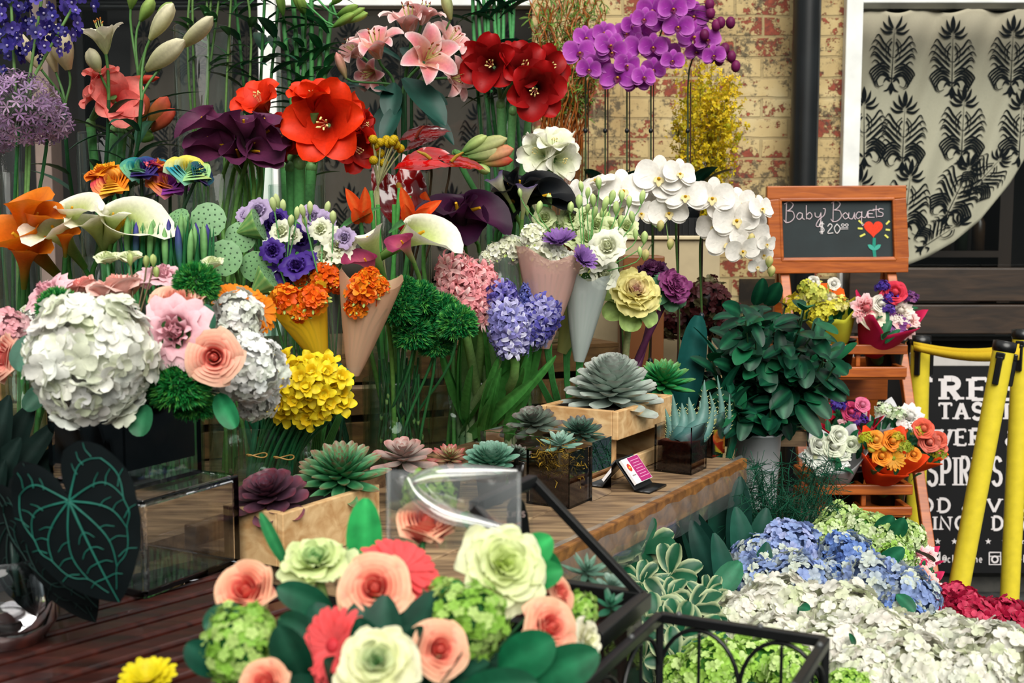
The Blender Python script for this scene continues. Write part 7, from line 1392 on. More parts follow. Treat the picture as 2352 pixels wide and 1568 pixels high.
# tall dark leaves behind the heart leaf plant
# ================================================================ heart leaved anthurium plant
VP = PZ(48, 1470, TZ); VP[0] -= .02
t = thing('glass_bowl', 'small round glass vase at the lower left corner under the heart shaped leaves', 'vase', VP); m = MB(); pr = [(0, .002), (.05, .002), (.068, .03), (.07, .06), (.06, .10), (.056, .115), (.053, .115), (.057, .10), (.066, .06), (.064, .03), (.047, .006), (0, .006)]; lathe(m, pr, VP, 32, WC); part(t, 'glass_body', m, M_ACRYLIC)
_ho = np.radians([0, 12, 25, 45, 70, 100, 125, 145, 160, 172, 180]); _hr = [1.0, .90, .80, .70, .63, .60, .59, .55, .45, .25, .05]
def heart(t, c, R, L, W, col, veincol, bend=.5):
    nu, nv = 10, 73; kx, ky = L, W/1.18
    def surf(rho, th):
        rho = np.asarray(rho, float); th = np.asarray(th, float); r = np.interp(np.abs(th), _ho, _hr); x = rho*r*np.cos(th); y = rho*r*np.sin(th)
        z = -bend*x*np.abs(x)*.5-.25*y*y+.05*np.abs(y)**.7+.012*np.sin(th*7)*rho**2; return np.stack([x*kx, y*ky, z*L], -1)
    T_, S_ = np.meshgrid(np.linspace(0, 1, nu), np.linspace(-PI, PI, nv), indexing='ij'); m = MB(); m.grid(surf(T_, S_).reshape(-1, 3) @ R.T+c, nu, nv, hx(col)); o = part(t, 'leaf', m, M_VELVET); m = MB(); vc_ = hx(veincol)
    def vein(pts, w0, w1):
        q_ = spline(np.array(pts, float), 6); p = surf(q_[:, 0], q_[:, 1])+A3(0, 0, .0014); tube(m, p @ R.T+c, np.linspace(w0, w1, len(p)), vc_, 5, False)
    vein([(.0, 0), (.3, .0), (.6, 0), (.99, 0)], .0018, .0006)
    for s_ in (-1, 1):
        for (a0, a1, a2, rr) in ((.5, .42, .22, .8), (1.1, 1.0, .75, .82), (1.75, 1.65, 1.25, .82), (2.45, 2.4, 2.05, .84)):
            vein([(.02, s_*a0), (.3, s_*a0), (.6, s_*a1), (rr, s_*a2)], .0014, .0006)
            for f in (.45, .62, .78): am = a0+(a2-a0)*(f*f); vein([(f, s_*am), (f+.08, s_*(am+.16)), (min(f+.2, .97), s_*(am+.24))], .0007, .0004)
        vein([(.84, s_*2.05), (.86, s_*1.7), (.82, s_*1.25), (.86, s_*1.0), (.82, s_*.75), (.86, s_*.45), (.8, s_*.22), (.9, s_*.05)], .0009, .0005)
        for f in (.3, .45, .6, .75): vein([(f, 0), (f+.06, s_*.14), (f+.14, s_*.22)], .0008, .0004)
    part(o, 'vein', m, M_LEAF, 'pale green leaf veins')
def hleaf(t, base, tip, width, d0, d1, col, vcol, bend=.4, up=A3(.1, -1, .35)):
    b, tp = P(*base, d0), P(*tip, d1); x = norm(tp-b); y = norm(np.cross(up, x)); R = np.stack([x, y, np.cross(x, y)], 1); heart(t, b, R, np.linalg.norm(tp-b), px2m(width, d0), col, vcol, bend); stem(t, bez(VP+A3(.02, 0, .06), VP+A3(0, 0, .18), b+A3(0, .05, -.02), b, 9), .0026, hx('16302a'), 'leaf_stalk')
t = thing('heart_leaf_plant', 'dark velvety heart leaved plant with pale veins in the glass vase at the lower left', 'plant', VP+A3(0, 0, .008))
hleaf(t, (160, 1150), (262, 1390), 290, 1.36, 1.34, '02090b', '1f6658', .25, A3(-.15, -1, .25)); hleaf(t, (70, 1185), (175, 1405), 200, 1.46, 1.40, '020708', '0e302b', .5, A3(-.6, -.8, .3))
hleaf(t, (25, 1200), (45, 1420), 190, 1.52, 1.46, '020708', '0c2622', .5, A3(-.5, -.7, .4)); hleaf(t, (110, 1240), (210, 1420), 150, 1.50, 1.46, '020607', '0a2420', .5, A3(.3, -.9, .2))
VDL = A3(-.80, 1.72, TZ)
t = thing('leafy_pot_plant', 'dark green broad leaved plant standing behind the heart leaved plant at the left edge', 'plant', VDL); m = MB(); lathe(m, [(0, 0), (.05, 0), (.06, .09), (.062, .095), (.055, .095), (.053, .08), (0, .08)], VDL, 20, hx('101214')); part(t, 'pot', m, M_PLASTIC); m = MB()
for (x, y, w, d) in ((20, 915, 60, 1.75), (75, 930, 60, 1.8), (125, 975, 50, 1.78), (45, 1010, 60, 1.7), (-20, 960, 60, 1.7), (160, 1010, 40, 1.82), (10, 1060, 60, 1.68)): leaf(m, VDL+A3(U(-.02, .02), 0, .08), P(x, y, d), px2m(w, d)*1.2, hx('051814'), .3, a=.7, b=.6, up=A3(0, -1, .3))
part(t, 'leaf', m, M_VELVET)

# ================================================================ big round bouquet in the foreground
BH = A3(-.13, 1.10, .802); t = thing('round_vase', 'clear round vase under the foreground bouquet of peach roses', 'vase', BH); m = MB(); lathe(m, [(0, .001), (.06, .001), (.075, .05), (.07, .12), (.067, .12), (.072, .05), (.058, .006), (0, .006)], BH, 28, WC); part(t, 'glass_body', m, M_GLASS); BHUB = BH+A3(0, 0, .05); GB = 'flowers of the foreground bouquet'
PK0, PK1, PKE = hx('f0524e'), hx('f29080'), hx('f4d2a8')
for a in (('peach rose facing the viewer at the centre of the foreground bouquet', 862, 1352, 1.15, 78, A3(.02, -.85, .55)), ('peach rose at the left end of the foreground bouquet over the slatted bench', 568, 1358, 1.20, 74, A3(-.15, -.75, .65)), ('peach rose standing inside the clear film at the top of the foreground bouquet', 978, 1208, 1.32, 74, A3(.12, -.35, 1)), ('peach rose low in the foreground bouquet right of the cabbage flower', 1008, 1492, 1.06, 66, A3(.35, -.85, .45)), ('peach rose at the bottom edge of the picture', 610, 1572, 1.04, 62, A3(-.05, -.7, .7)), ('pink rose at the right side of the foreground bouquet seen from the side', 1262, 1440, 1.16, 66, A3(.5, -.7, .5)), ('peach rose bud behind the pink rose at the right of the foreground bouquet', 1285, 1362, 1.24, 44, A3(.7, -.4, .5))):
    A_r(BHUB, GB, *a, PK0, PK1, PKE, 8)
def A_k(lab, x, y, d, r, ax, cs, n=24): c = P(x, y, d); arrange(BHUB, 'ornamental_kale', lab, 'flower', c, lambda m: kale(m, c, frame(ax), px2m(r, d), *[hx(q_) for q_ in cs], n=n, ruf=.08), ('head', M_PETAL), GB, hx('8aa860'), .006)
A_k('large lime and cream cabbage flower at the upper right of the foreground bouquet', 1150, 1310, 1.20, 108, A3(.25, -.75, .6), ('bcd264', 'cfdc92', 'e9ebc4')); A_k('white cabbage flower with a green heart at the bottom of the foreground bouquet', 868, 1535, 1.02, 100, A3(.0, -.7, .75), ('1f7a3c', 'd8dfa0', 'eeeac8'), 22); A_k('green hearted cabbage flower at the upper left of the foreground bouquet', 728, 1308, 1.25, 88, A3(-.05, -.4, .95), ('2a8a48', 'c6d88a', 'e0e8b4'), 22); A_k('cream cabbage flower at the right edge of the foreground bouquet', 1335, 1470, 1.20, 56, A3(.8, -.5, .2), ('d8dca0', 'e8e6c4', 'f0ecd8'), 16)
for lab, x, y, d, r, ax in (('coral gerbera leaning right above the central peach rose', 918, 1308, 1.22, 92, A3(.35, -.45, .85)), ('coral gerbera below the central peach rose facing left', 765, 1482, 1.08, 88, A3(-.45, -.8, .4)), ('coral gerbera half hidden behind the cabbage flower at the bottom', 848, 1470, 1.12, 56, A3(.3, -.6, .75))):
    c = P(x, y, d); arrange(BHUB, 'gerbera', lab, 'flower', c, lambda m: daisy(m, c, frame(ax), px2m(r, d), hx('f05a5c'), hx('d83a44'), 22, 2, .26), ('bloom', M_PETAL), GB)
for lab, x, y, d, r in (('lime green viburnum ball at the lower left of the foreground bouquet', 555, 1480, 1.10, 92), ('lime green viburnum ball at the right of the central peach rose', 1078, 1425, 1.12, 92), ('small lime green viburnum ball between the rose and the cabbage flower', 1025, 1370, 1.18, 46), ('lime green viburnum ball behind the clear film', 985, 1140, 1.38, 64), ('lime green viburnum ball at the right edge behind the pink rose', 1330, 1400, 1.26, 44)):
    c = P(x, y, d); arrange(BHUB, 'viburnum', lab, 'flower', c, lambda m: hydrangea(m, c, frame(toward(c, .3)), px2m(r, d), hx('8fbf4a'), hx('c3dc84'), .5, 210, .155, .9, -.5, hx('1f5a24'), floret(5, .9, .5)), ('flower_head', M_PETAL), GB)
i = 0
for (bx, by, tx, ty, w, d, cl) in [(840, 1330, 840, 1148, 84, 1.30, '2a9a52'), (760, 1400, 640, 1350, 70, 1.16, '0f4630'), (1000, 1480, 880, 1440, 56, 1.22, '0f4a32'), (1190, 1300, 1265, 1235, 80, 1.26, '2f9a52'), (1180, 1340, 1290, 1310, 70, 1.24, '1f7a40'), (640, 1420, 720, 1460, 70, 1.12, '0c3c2a'), (700, 1560, 640, 1440, 90, 1.08, '0c3c2a'), (980, 1420, 1060, 1340, 60, 1.16, '1a6a3c'), (1150, 1540, 1270, 1470, 110, 1.10, '0f5a38'), (1180, 1590, 1370, 1500, 110, 1.10, '0f5a38'), (1050, 1600, 1230, 1570, 100, 1.02, '0c4a30'), (560, 1400, 470, 1440, 70, 1.14, '0f4a34'), (520, 1540, 430, 1480, 80, 1.10, '0c4030'), (1280, 1330, 1240, 1260, 50, 1.30, '1f7a44'), (880, 1450, 830, 1470, 46, 1.22, '0c3c2a'), (1120, 1230, 1060, 1180, 40, 1.34, '3a7a44'), (660, 1300, 600, 1180, 30, 1.30, '2a7a48')]:
    t = thing('bouquet_leaf', ['upright bright green leaf left of the clear film', 'dark leaf between the left peach rose and the central one', 'dark leaf under the central peach rose', 'bright green leaf above the large cabbage flower', 'green leaf at the right of the large cabbage flower', 'dark leaf over the left viburnum ball', 'wide dark leaf behind the bottom cabbage flower', 'green leaf right of the coral gerbera', 'broad dark leaf under the pink rose at the right', 'broad dark leaf at the lower right of the foreground bouquet', 'broad dark leaf at the bottom edge right of the cabbage flower', 'dark leaf at the far left of the foreground bouquet', 'dark leaf left of the lime viburnum ball', 'green leaf standing beside the terrarium roof', 'small dark leaf left of the lower gerbera', 'small leaf under the clear film', 'slim green sprig beside the wooden planter'][i], 'leaf', BHUB, GB); m = MB(); leaf(m, P(bx, by, d), P(tx, ty, d-.02), px2m(w, d), hx(cl), .3, a=.6, b=.5, up=A3(0, -1, .4), nu=10); part(t, 'blade', m, M_LEAF); b0 = P(bx, by, d); stem(t, bez(BHUB, BHUB+A3(0, 0, .05), b0+(BHUB-b0)*.4, b0, 7), .0022, hx('2a6a3a')); i += 1
m = MB(); t = thing('foliage_collar', 'dark leaves filling the foreground bouquet between its flowers', 'foliage', BHUB, GB); t['kind'] = 'stuff'
for k in range(70):
    dd = fib(70, .05)[k]; p1 = BHUB+A3(0, 0, .06)+dd*A3(.17, .15, .16)*U(.75, 1.0); leaf(m, BHUB+A3(0, 0, .05)+dd*.05, p1, .05, hx('0b3a2a'), U(.1, .5), a=.6, b=.6, up=A3(0, -.4, 1))
part(t, 'leaf', m, M_LEAF)
t = thing('yellow_mum', 'yellow flower cut by the bottom edge at the lower left', 'flower', A3(-.36, 1.17, .90)); m = MB(); c = P(340, 1566, 1.17); daisy(m, c, frame(A3(0, -.4, 1)), px2m(66, 1.17), hx('e3d21c'), hx('c9b01a'), 20, 3, .3, .5); part(t, 'bloom', m); m = MB(); tube(m, [A3(-.25, 1.13, .80), c-A3(0, 0, .005)], .003, hx('2f6a3a'), 6); part(t, 'stem', m, M_STEM)
# clear film sleeve behind the roses
t = thing('clear_sign_sleeve', 'bent clear plastic sleeve with bright reflections standing in the foreground bouquet', 'plastic sleeve', P(1040, 1250, 1.30)); m = MB(); nu, nv = 16, 24
for yo, dep, lean, am in ((0, 1.30, .015, .03), (4, 1.34, .0, -.03)):
    V = [P(892+300*j/(nv-1), 1258-(180-8*j/(nv-1))*(i/(nu-1))+yo, dep+lean*(i/(nu-1))**2+am*math.sin(PI*j/(nv-1)+.4)*(1-.4*i/(nu-1))) for i in range(nu) for j in range(nv)]; m.grid(np.array(V), nu, nv, WC)
for pth in (((935, 1095), (960, 1140), (1020, 1180), (1100, 1200), (1185, 1218)), ((945, 1105), (1000, 1088), (1090, 1084), (1188, 1082))):  # film tubes added along the highlight streaks to shape them
    pp = spline(np.array(pth, float), 6); tube(m, [P(x, y, 1.30) for x, y in pp], .010*np.sin(np.linspace(.4, 2.9, len(pp))), WC, 12, False)
part(t, 'film', m, M_FILM)
for x, y, y2 in ((892, 1262, 1078), (1192, 1255, 1086)): m = MB(); tube(m, [P(x, y, 1.30), P(x, y2, 1.39)], .003, WC, 6); part(t, 'fold_edge', m, M_CELLO)
t = thing('plant_tag', 'black rounded plant tag with faint handwriting beside the terrarium ridge', 'tag', P(1190, 1250, 1.40)); 
pl = [(1160, 1260), (1165, 1180)]+[(1186+22*math.cos(a), 1170-28*math.sin(a)) for a in np.linspace(PI, 0, 11)]+[(1212, 1180), (1222, 1260)]; m = MB(); q_ = np.array([P(x, y, 1.40) for x, y in pl]); prism(m, q_, (0, 0, 0), (0, .004, 0), hx('07090a')); m.build('tag_body', M_PLASTIC, t, smooth=False)
m = MB(); letters(m, 'ENTS', 1164, 1186, 9, 12, 1.398, 1.6, hx('b8a09a'), .25, False); ribbon(m, np.array([(1170, 1212), (1182, 1204), (1194, 1200)], float), np.full(3, 2.), lambda x, y: P(x, y, 1.398), hx('c8582c')); ribbon(m, np.array([(1176, 1202), (1184, 1206), (1190, 1212)], float), np.full(3, 1.6), lambda x, y: P(x, y, 1.398), hx('c8582c')); m.build('handwriting', M_PAINT, t, smooth=False)
m = MB(); a = P(1192, 1260, 1.402); tube(m, [A3(a[0], a[1], .80), a], .003, hx('07090a'), 6); part(t, 'pick', m, M_PLASTIC)
# succulents inside the terrarium
for i, (lab, x, y, d, r, n, c0, c1, tp, kw) in enumerate([('pale blue echeveria inside the terrarium', 1405, 1350, 1.46, 46, 26, '9ab8a8', '7a9f90', '9aa898', dict(W=.5, a=.7, b=.35)), ('pointed grey green succulent at the back of the terrarium', 1345, 1320, 1.50, 70, 24, '6f9480', '56806c', '7a8a78', dict(W=.26, a=.6, b=.8)), ('dark flat leaved succulent at the front of the terrarium', 1400, 1400, 1.38, 66, 14, '2a6a4e', '2a6048', '3a5a48', dict(W=.36, a=.6, b=.7))]):
    c = P(x, y, d); m = MB(); t = thing('terrarium_succulent', lab, 'succulent', (c[0], c[1], .952)); rosette(m, c, frame((.2, -.4, 1)), px2m(r, d), n, hx(c0), hx(c1), hx(tp), thick=.06, **kw); part(t, 'rosette', m, M_SUCC); m = MB(); tube(m, [(c[0], c[1], .945), c], .006, hx('3a4a34'), 6); part(t, 'stalk', m, M_STEM)

# ================================================================ green plants right of the bench
def potted(name, lab, cat, base, r, h, col, taper_=.8, mat=None):
    t = thing(name, lab, cat, base); m = MB(); lathe(m, [(0, .001), (r*taper_, .001), (r*taper_*1.02, .004), (r*.97, h*.97), (r*1.03, h*.97), (r*1.03, h), (r*.95, h), (r*.9, h*.86), (0, h*.86)], base, 32, col); part(t, 'pot', m, mat or M_PLASTIC); m = MB(); lathe(m, [(r*.9, h*.80+.0), (r*.91, h*.87), (0, h*.88)], base, 20, hx('100c0a')); part(t, 'soil', m, M_SOIL); return t
BKT = P(1738, 1110, 3.0); zb = .70
t = thing('plant_crate', 'upturned dark crate under the white bucket', 'crate', (BKT[0], BKT[1], 0)); m = MB()
for k in range(5): 
    m = MB(); box(m, (BKT[0], BKT[1], .07+.14*k), (.30, .30, .125), None, jc(WC, .1)); bev(m.build('slat', M_DARKWOOD, t, smooth=False), .003)
m = MB(); box(m, (BKT[0], BKT[1], .35), (.27, .27, .70), None, (.5, .5, .5)); m.build('inner_frame', M_DARKWOOD, t, smooth=False)
b0 = A3(BKT[0], BKT[1], .702)
t = potted('leafy_bush', 'glossy dark green leafy bush in a white metal bucket beside the flower stand', 'plant', b0, .062, .195, hx('dfe1e4'), .78, M_PAINT); m = MB()
lathe(m, [(.0555, .10), (.0575, .103), (.0565, .106)], b0, 32, hx('b0b4ba')); part(t, 'bucket_ridge', m, M_PAINT)
top = b0+A3(0, 0, .18); m, ms = MB(), MB()
for k in range(120):
    x, y = 1770+U(-140, 150), 840+U(-140, 130)
    if ((x-1770)/155)**2+((y-840)/150)**2 > 1: continue
    e1 = P(x, y, 3.0+U(-.22, .16)); br = bez(top, top+A3(U(-.03, .03), 0, .08), e1-A3(0, 0, .06), e1, 7); tube(ms, br, .0022, hx('2a4a2a'), 5)
    for j in range(7):
        p = br[min(6, 2+j*4//6)]; dd = norm(A3(U(-1, 1), U(-1.1, .3), U(-.6, .6))); leaf(m, p, p+dd*U(.05, .085), U(.030, .045), hx('0a3526') if random.random() < .75 else hx('175a38'), U(.1, .5), a=.55, b=.55, up=A3(0, -.5, .8), vein=hx('1a5c3c'))
for (bx, by, tx, ty, w) in ((1880, 730, 1872, 790, 26), (1735, 700, 1752, 640, 30), (1700, 720, 1660, 700, 30), (1700, 760, 1655, 800, 30), (1900, 830, 1945, 860, 34), (1880, 880, 1940, 920, 34), (1850, 900, 1905, 960, 36), (1830, 930, 1880, 1000, 36), (1720, 930, 1700, 1010, 32), (1760, 700, 1790, 650, 34), (1690, 850, 1640, 830, 26), (1800, 780, 1810, 850, 40), (1840, 820, 1850, 890, 40), (1750, 830, 1770, 900, 40), (1790, 880, 1800, 960, 42), (1730, 780, 1720, 850, 40), (1860, 770, 1900, 820, 36), (1780, 730, 1830, 760, 36)):
    leaf(m, P(bx, by, 2.86), P(tx, ty, 2.80), px2m(w, 2.82)*1.2, jc(hx('0b3b28'), .4), .3, a=.55, b=.5, up=A3(0, -1, .3), vein=hx('1f6a45'))
part(t, 'leaf', m, M_GLOSSLEAF); part(t, 'branch', ms, M_STEM)
# slipper orchid like strap leaves in front of bush
sp = A3(*P(1690, 1000, 2.92)[:2], .0)
t = potted('strap_leaf_plant', 'plant with arching strap leaves between the aloe and the leafy bush', 'plant', A3(P(1655, 1000, 2.86)[0], 2.86, .70), .045, .12, hx('8a6a4a')); q0 = A3(P(1655, 1000, 2.86)[0], 2.86, .81); m = MB()
for (x1, y1) in ((1740, 850), (1725, 880), (1700, 830), (1600, 800), (1590, 740), (1620, 770), (1745, 900), (1640, 800)): leaf(m, q0, P(x1, y1, 2.8+U(-.05, .1)), .032, hx('14543c'), .65, a=.4, b=.35, up=A3(0, 0, 1), nu=10)
part(t, 'leaf', m, M_GLOSSLEAF)
st_ = thing('plant_block', 'dark block under the strap leaf plant behind the bench', 'block', A3(q0[0], q0[1], 0)); m = MB(); box(m, (q0[0], q0[1], .35), (.10, .10, .70), None, WC); bev(m.build('block_body', M_DARKWOOD, st_, smooth=False), .004)
t = thing('orchid_leaf', 'long dark orchid leaf standing up behind the spiky echeveria', 'leaf', P(1565, 880, 2.95)*A3(1, 1, 0)+A3(0, 0, TZ)); m = MB(); leaf(m, P(1558, 940, 2.95)*A3(1, 1, 0)+A3(0, 0, TZ), P(1602, 735, 2.88), px2m(66, 2.9), hx('0f4440'), .12, a=.6, b=.4, up=A3(0, -1, .1), fold=.15, nu=10); part(t, 'blade', m, M_GLOSSLEAF)
# asparagus fern
fb = A3(*P(1790, 1300, 2.75)[:2], 0.)
t = potted('asparagus_fern', 'dark feathery asparagus fern in front of the white bucket', 'plant', fb, .10, .34, hx('14161a')); m = MB(); q0 = fb+A3(0, 0, .33)
for k in range(95):
    x, y = 1800+U(-130, 130), 1150+U(-95, 90); e1 = P(x, y, 2.72+U(-.15, .18)); br = bez(q0, q0+A3(0, 0, .2), e1+A3(0, 0, .06), e1, 9); tube(m, br, .0011, hx('14432f'), 3, False)
    for j in range(3, 9):
        for s_ in range(7): p = br[j]+(br[j]-br[j-1])*U(-1, 0); tube(m, [p, p+norm(jit()+A3(0, 0, -.2))*U(.02, .045)], .0007, jc(hx('0f4a34'), .4), 3, False)
part(t, 'frond', m, M_LEAF)
# aspidistra broad leaves
ab = A3(*P(1610, 1500, 2.55)[:2], 0.)
t = potted('cast_iron_plant', 'plant with long broad dark leaves under the right end of the bench', 'plant', ab, .10, .26, hx('15181a')); m = MB(); q0 = ab+A3(0, 0, .25)
for (x0, y0, x1, y1, w, d) in ((1690, 1360, 1570, 1160, 66, 2.45), (1640, 1400, 1560, 1110, 60, 2.6), (1660, 1330, 1650, 1110, 64, 2.66), (1690, 1320, 1700, 1100, 60, 2.62), (1720, 1330, 1760, 1170, 56, 2.55), (1670, 1420, 1590, 1200, 60, 2.4), (1650, 1390, 1500, 1270, 54, 2.5), (1720, 1400, 1690, 1170, 66, 2.45), (1700, 1450, 1760, 1250, 60, 2.35), (1680, 1460, 1640, 1230, 60, 2.32), (1620, 1380, 1530, 1190, 56, 2.66)):
    leaf(m, P(x0, y0, d), P(x1, y1, d), px2m(w, d), hx('0c2f27') if x0 % 20 else hx('164436'), .28, a=.7, b=.6, up=A3(U(-.5, .3), -1, .5), fold=.3, nu=10, vein=hx('1c443a')); tube(m, bez(q0, q0+A3(0, 0, .1), P(x0, y0, d)-A3(0, 0, .05), P(x0, y0, d), 5), .003, hx('143a2c'), 5)
part(t, 'leaf', m, M_GLOSSLEAF)
# variegated pittosporum
pb = A3(*P(1500, 1560, 2.15)[:2], 0.)
t = potted('variegated_shrub', 'shrub with cream edged green leaves below the bench behind the wire stand', 'plant', pb, .12, .40, hx('1a1c1e')); m, ms = MB(), MB(); q0 = pb+A3(0, 0, .38)
for k, (x, y, d, s_) in enumerate([(1475, 1265, 2.2, 1.2), (1540, 1320, 2.1, .95), (1590, 1400, 1.95, 1.0), (1530, 1380, 2.0, .9), (1470, 1340, 2.1, .9), (1560, 1460, 1.85, 1.0), (1500, 1440, 1.9, .9), (1600, 1470, 1.85, .9), (1450, 1400, 2.0, .8), (1550, 1520, 1.8, 1.0), (1480, 1510, 1.85, .9), (1620, 1430, 1.95, .8), (1500, 1310, 2.2, .8), (1620, 1370, 2.05, .7), (1440, 1290, 2.25, .8), (1610, 1530, 1.8, .9), (1420, 1350, 2.2, .8)]):
    c = P(x, y, d); R = frame(norm(A3(U(-.4, .4), -.7, U(.3, .9))), U(0, 6)); tube(ms, bez(q0, q0+A3(0, 0, .1), c-R[:, 2]*.06, c, 6), .0025, hx('2a4a2c'), 5)
    for j in range(9):
        ph = j*2.4; L = .062*s_*U(.8, 1.1); V, T, S = petal(L, L*.52, .75, .45, b0=U(.0, .7), b1=-.6, fold=.2, nu=7, nv=5, ruf=.003); C = mixc(jc(hx('124a30'), .3), np.broadcast_to(hx('cfd6a4'), (35, 3)), np.clip(np.abs(S)*3-2.3, 0, 1)*(.0 if k == 0 and j % 2 else .9)); m.grid((V @ rotz(ph).T) @ R.T+c, 7, 5, C)
part(t, 'leaf', m, M_GLOSSLEAF); part(t, 'branch', ms, M_STEM)

# ================================================================ hydrangea buckets on the ground
def bucket(lab, c, r, h, col=hx('101316')):
    t = thing('flower_bucket', lab, 'bucket', (c[0], c[1], 0)); m = MB(); lathe(m, [(0, .002), (r*.8, .002), (r, h), (r*1.04, h), (r*1.04, h+.008), (r*.96, h+.008), (r*.93, h*.9), (0, h*.88)], (c[0], c[1], 0), 28, col); part(t, 'bucket_body', m, M_PLASTIC); return A3(c[0], c[1], h*.9)
def ground_h(i, hub, lab, x, y, d, r, col, alt, p, n, grp, fs=.19, core=None, tpl=None, lf=1):
    c = P(x, y, d); k = hub+A3(.05*math.cos(i*2.4), .05*math.sin(i*2.4), -.01); t = thing('hydrangea', lab, 'flower', k, grp); m = MB(); hydrangea(m, c, frame(norm(A3((x-1900)/1500., -.5, 1))), px2m(r, d), col, alt, p, n, fs, .78, -.35, core, tpl); part(t, 'flower_head', m); stem(t, bez(k, k+A3(0, 0, .1), c-A3(0, 0, .12), c-A3(0, 0, .03), 7), .004, hx('3a5a34'))
    if lf:
        m = MB(); q_ = c+A3(0, 0, -.02)
        for s_ in range(2): a = U(0, 6); leaf(m, q_+A3(.02*math.cos(a), .02*math.sin(a), 0), q_+A3(.11*math.cos(a), .10*math.sin(a), U(-.05, .0)), .07, hx('14503a'), .3, a=.6, b=.6, up=A3(0, 0, 1))
        part(t, 'leaf', m, M_LEAF)
hb = bucket('dark bucket holding the white hydrangeas on the ground', P(1980, 1560, 1.95), .15, .52); hb2 = bucket('dark bucket holding the white hydrangeas at the right edge', P(2280, 1560, 1.85), .13, .50)
WHC, WHA = hx('e6e4d8'), hx('d2dab4')
for i, (x, y, d, r, lab) in enumerate([(1690, 1440, 1.98, 84, 'white hydrangea at the far left of the ground bunches beside the shrub'), (1800, 1410, 2.02, 98, 'white hydrangea under the blue ones at the left'), (1940, 1430, 1.98, 100, 'white hydrangea in the middle with a small leaf at its top'), (1790, 1500, 1.86, 96, 'white hydrangea behind the wire stand rim'), (1910, 1510, 1.82, 98, 'white hydrangea just right of the wire stand corner'), (2030, 1490, 1.86, 100, 'white hydrangea below the blue ones at the right'), (2110, 1560, 1.74, 110, 'white hydrangea at the bottom edge in front'), (1990, 1570, 1.72, 90, 'white hydrangea at the bottom edge beside the lime ones'), (2180, 1490, 1.88, 90, 'white hydrangea left of the crimson ones'), (2310, 1530, 1.78, 110, 'white hydrangea at the right bottom corner'), (2230, 1580, 1.70, 90, 'white hydrangea cut by the bottom edge near the right corner'), (1720, 1500, 1.90, 70, 'white hydrangea seen through the arches of the wire stand')]): ground_h(i, hb2 if x > 2150 else hb, lab, x, y, d, r, WHC, WHA, .3, 190, 'white hydrangeas on the ground', .19, hx('b8ba9a'), BIGF)
hb = bucket('dark bucket holding the blue hydrangeas', P(1880, 1520, 2.35), .15, .48)
BLC, BLA = hx('8fa3d2'), hx('d5dcc4')
for i, (x, y, d, r, lab) in enumerate([(1745, 1290, 2.38, 66, 'blue hydrangea at the left tip of its bunch'), (1735, 1340, 2.28, 70, 'pale blue hydrangea at the lower left over the white ones'), (1812, 1262, 2.42, 76, 'blue hydrangea rising highest in its bunch'), (1830, 1345, 2.26, 84, 'mauve tinged blue hydrangea in the middle of its bunch'), (1945, 1280, 2.36, 68, 'deep blue hydrangea below the lime ones'), (1930, 1335, 2.28, 60, 'deep blue hydrangea with greenish florets at the centre'), (2010, 1350, 2.18, 84, 'pale blue hydrangea at the right centre over the white ones'), (2085, 1370, 2.14, 76, 'pale blue hydrangea at the right edge touching the crimson ones'), (2080, 1425, 2.06, 56, 'small violet blue hydrangea at the lower right')]): ground_h(i, hb, lab, x, y, d, r, BLC if i not in (4, 5, 8) else hx('6f8fd0'), BLA if i not in (2,) else hx('b4bce4'), .45, 150, 'blue hydrangeas on the ground', .18, hx('3a4a6a'))
hb = bucket('dark bucket holding the lime green hydrangeas', P(2010, 1480, 2.62), .13, .5)
LGC, LGA = hx('b4cf7c'), hx('e2ecc4')
for i, (x, y, d, r, lab) in enumerate([(1935, 1200, 2.66, 52, 'lime hydrangea at the top tip of its bunch'), (1910, 1230, 2.60, 48, 'lime hydrangea beside the blue ones at the left'), (1985, 1222, 2.58, 56, 'pale lime hydrangea in the middle of its bunch'), (2040, 1240, 2.54, 54, 'pale lime hydrangea at the right with leaves above'), (2060, 1282, 2.44, 46, 'bright lime hydrangea hanging at the lower right'), (2085, 1230, 2.58, 40, 'lime hydrangea at the right edge beside the yellow post'), (1995, 1268, 2.52, 42, 'lime hydrangea over the deep blue ones')]): ground_h(i, hb, lab, x, y, d, r, LGC if i != 4 else hx('9fc85a'), LGA, .5, 130, 'lime hydrangeas on the ground', .18, hx('4a7a34'), None, i not in (4, 5))
hb = bucket('dark bucket holding the crimson hydrangeas', P(2230, 1600, 2.3), .13, .38)
for i, (x, y, d, r, lab) in enumerate([(2195, 1395, 2.30, 62, 'crimson hydrangea at the foot of the leaning yellow post'), (2235, 1430, 2.22, 70, 'crimson hydrangea in the middle of its bunch'), (2180, 1440, 2.20, 54, 'crimson hydrangea touching the blue ones'), (2310, 1435, 2.24, 66, 'crimson hydrangea at the right edge'), (2250, 1470, 2.12, 52, 'crimson hydrangea low over the white ones')]): ground_h(i, hb, lab, x, y, d, r, hx('b01c42'), hx('d84a6a'), .45, 120, 'crimson hydrangeas on the ground', .24, hx('3a0818'))
hb = bucket('dark bucket holding the lime hydrangeas behind the wire stand', P(1700, 1680, 1.72), .12, .5)
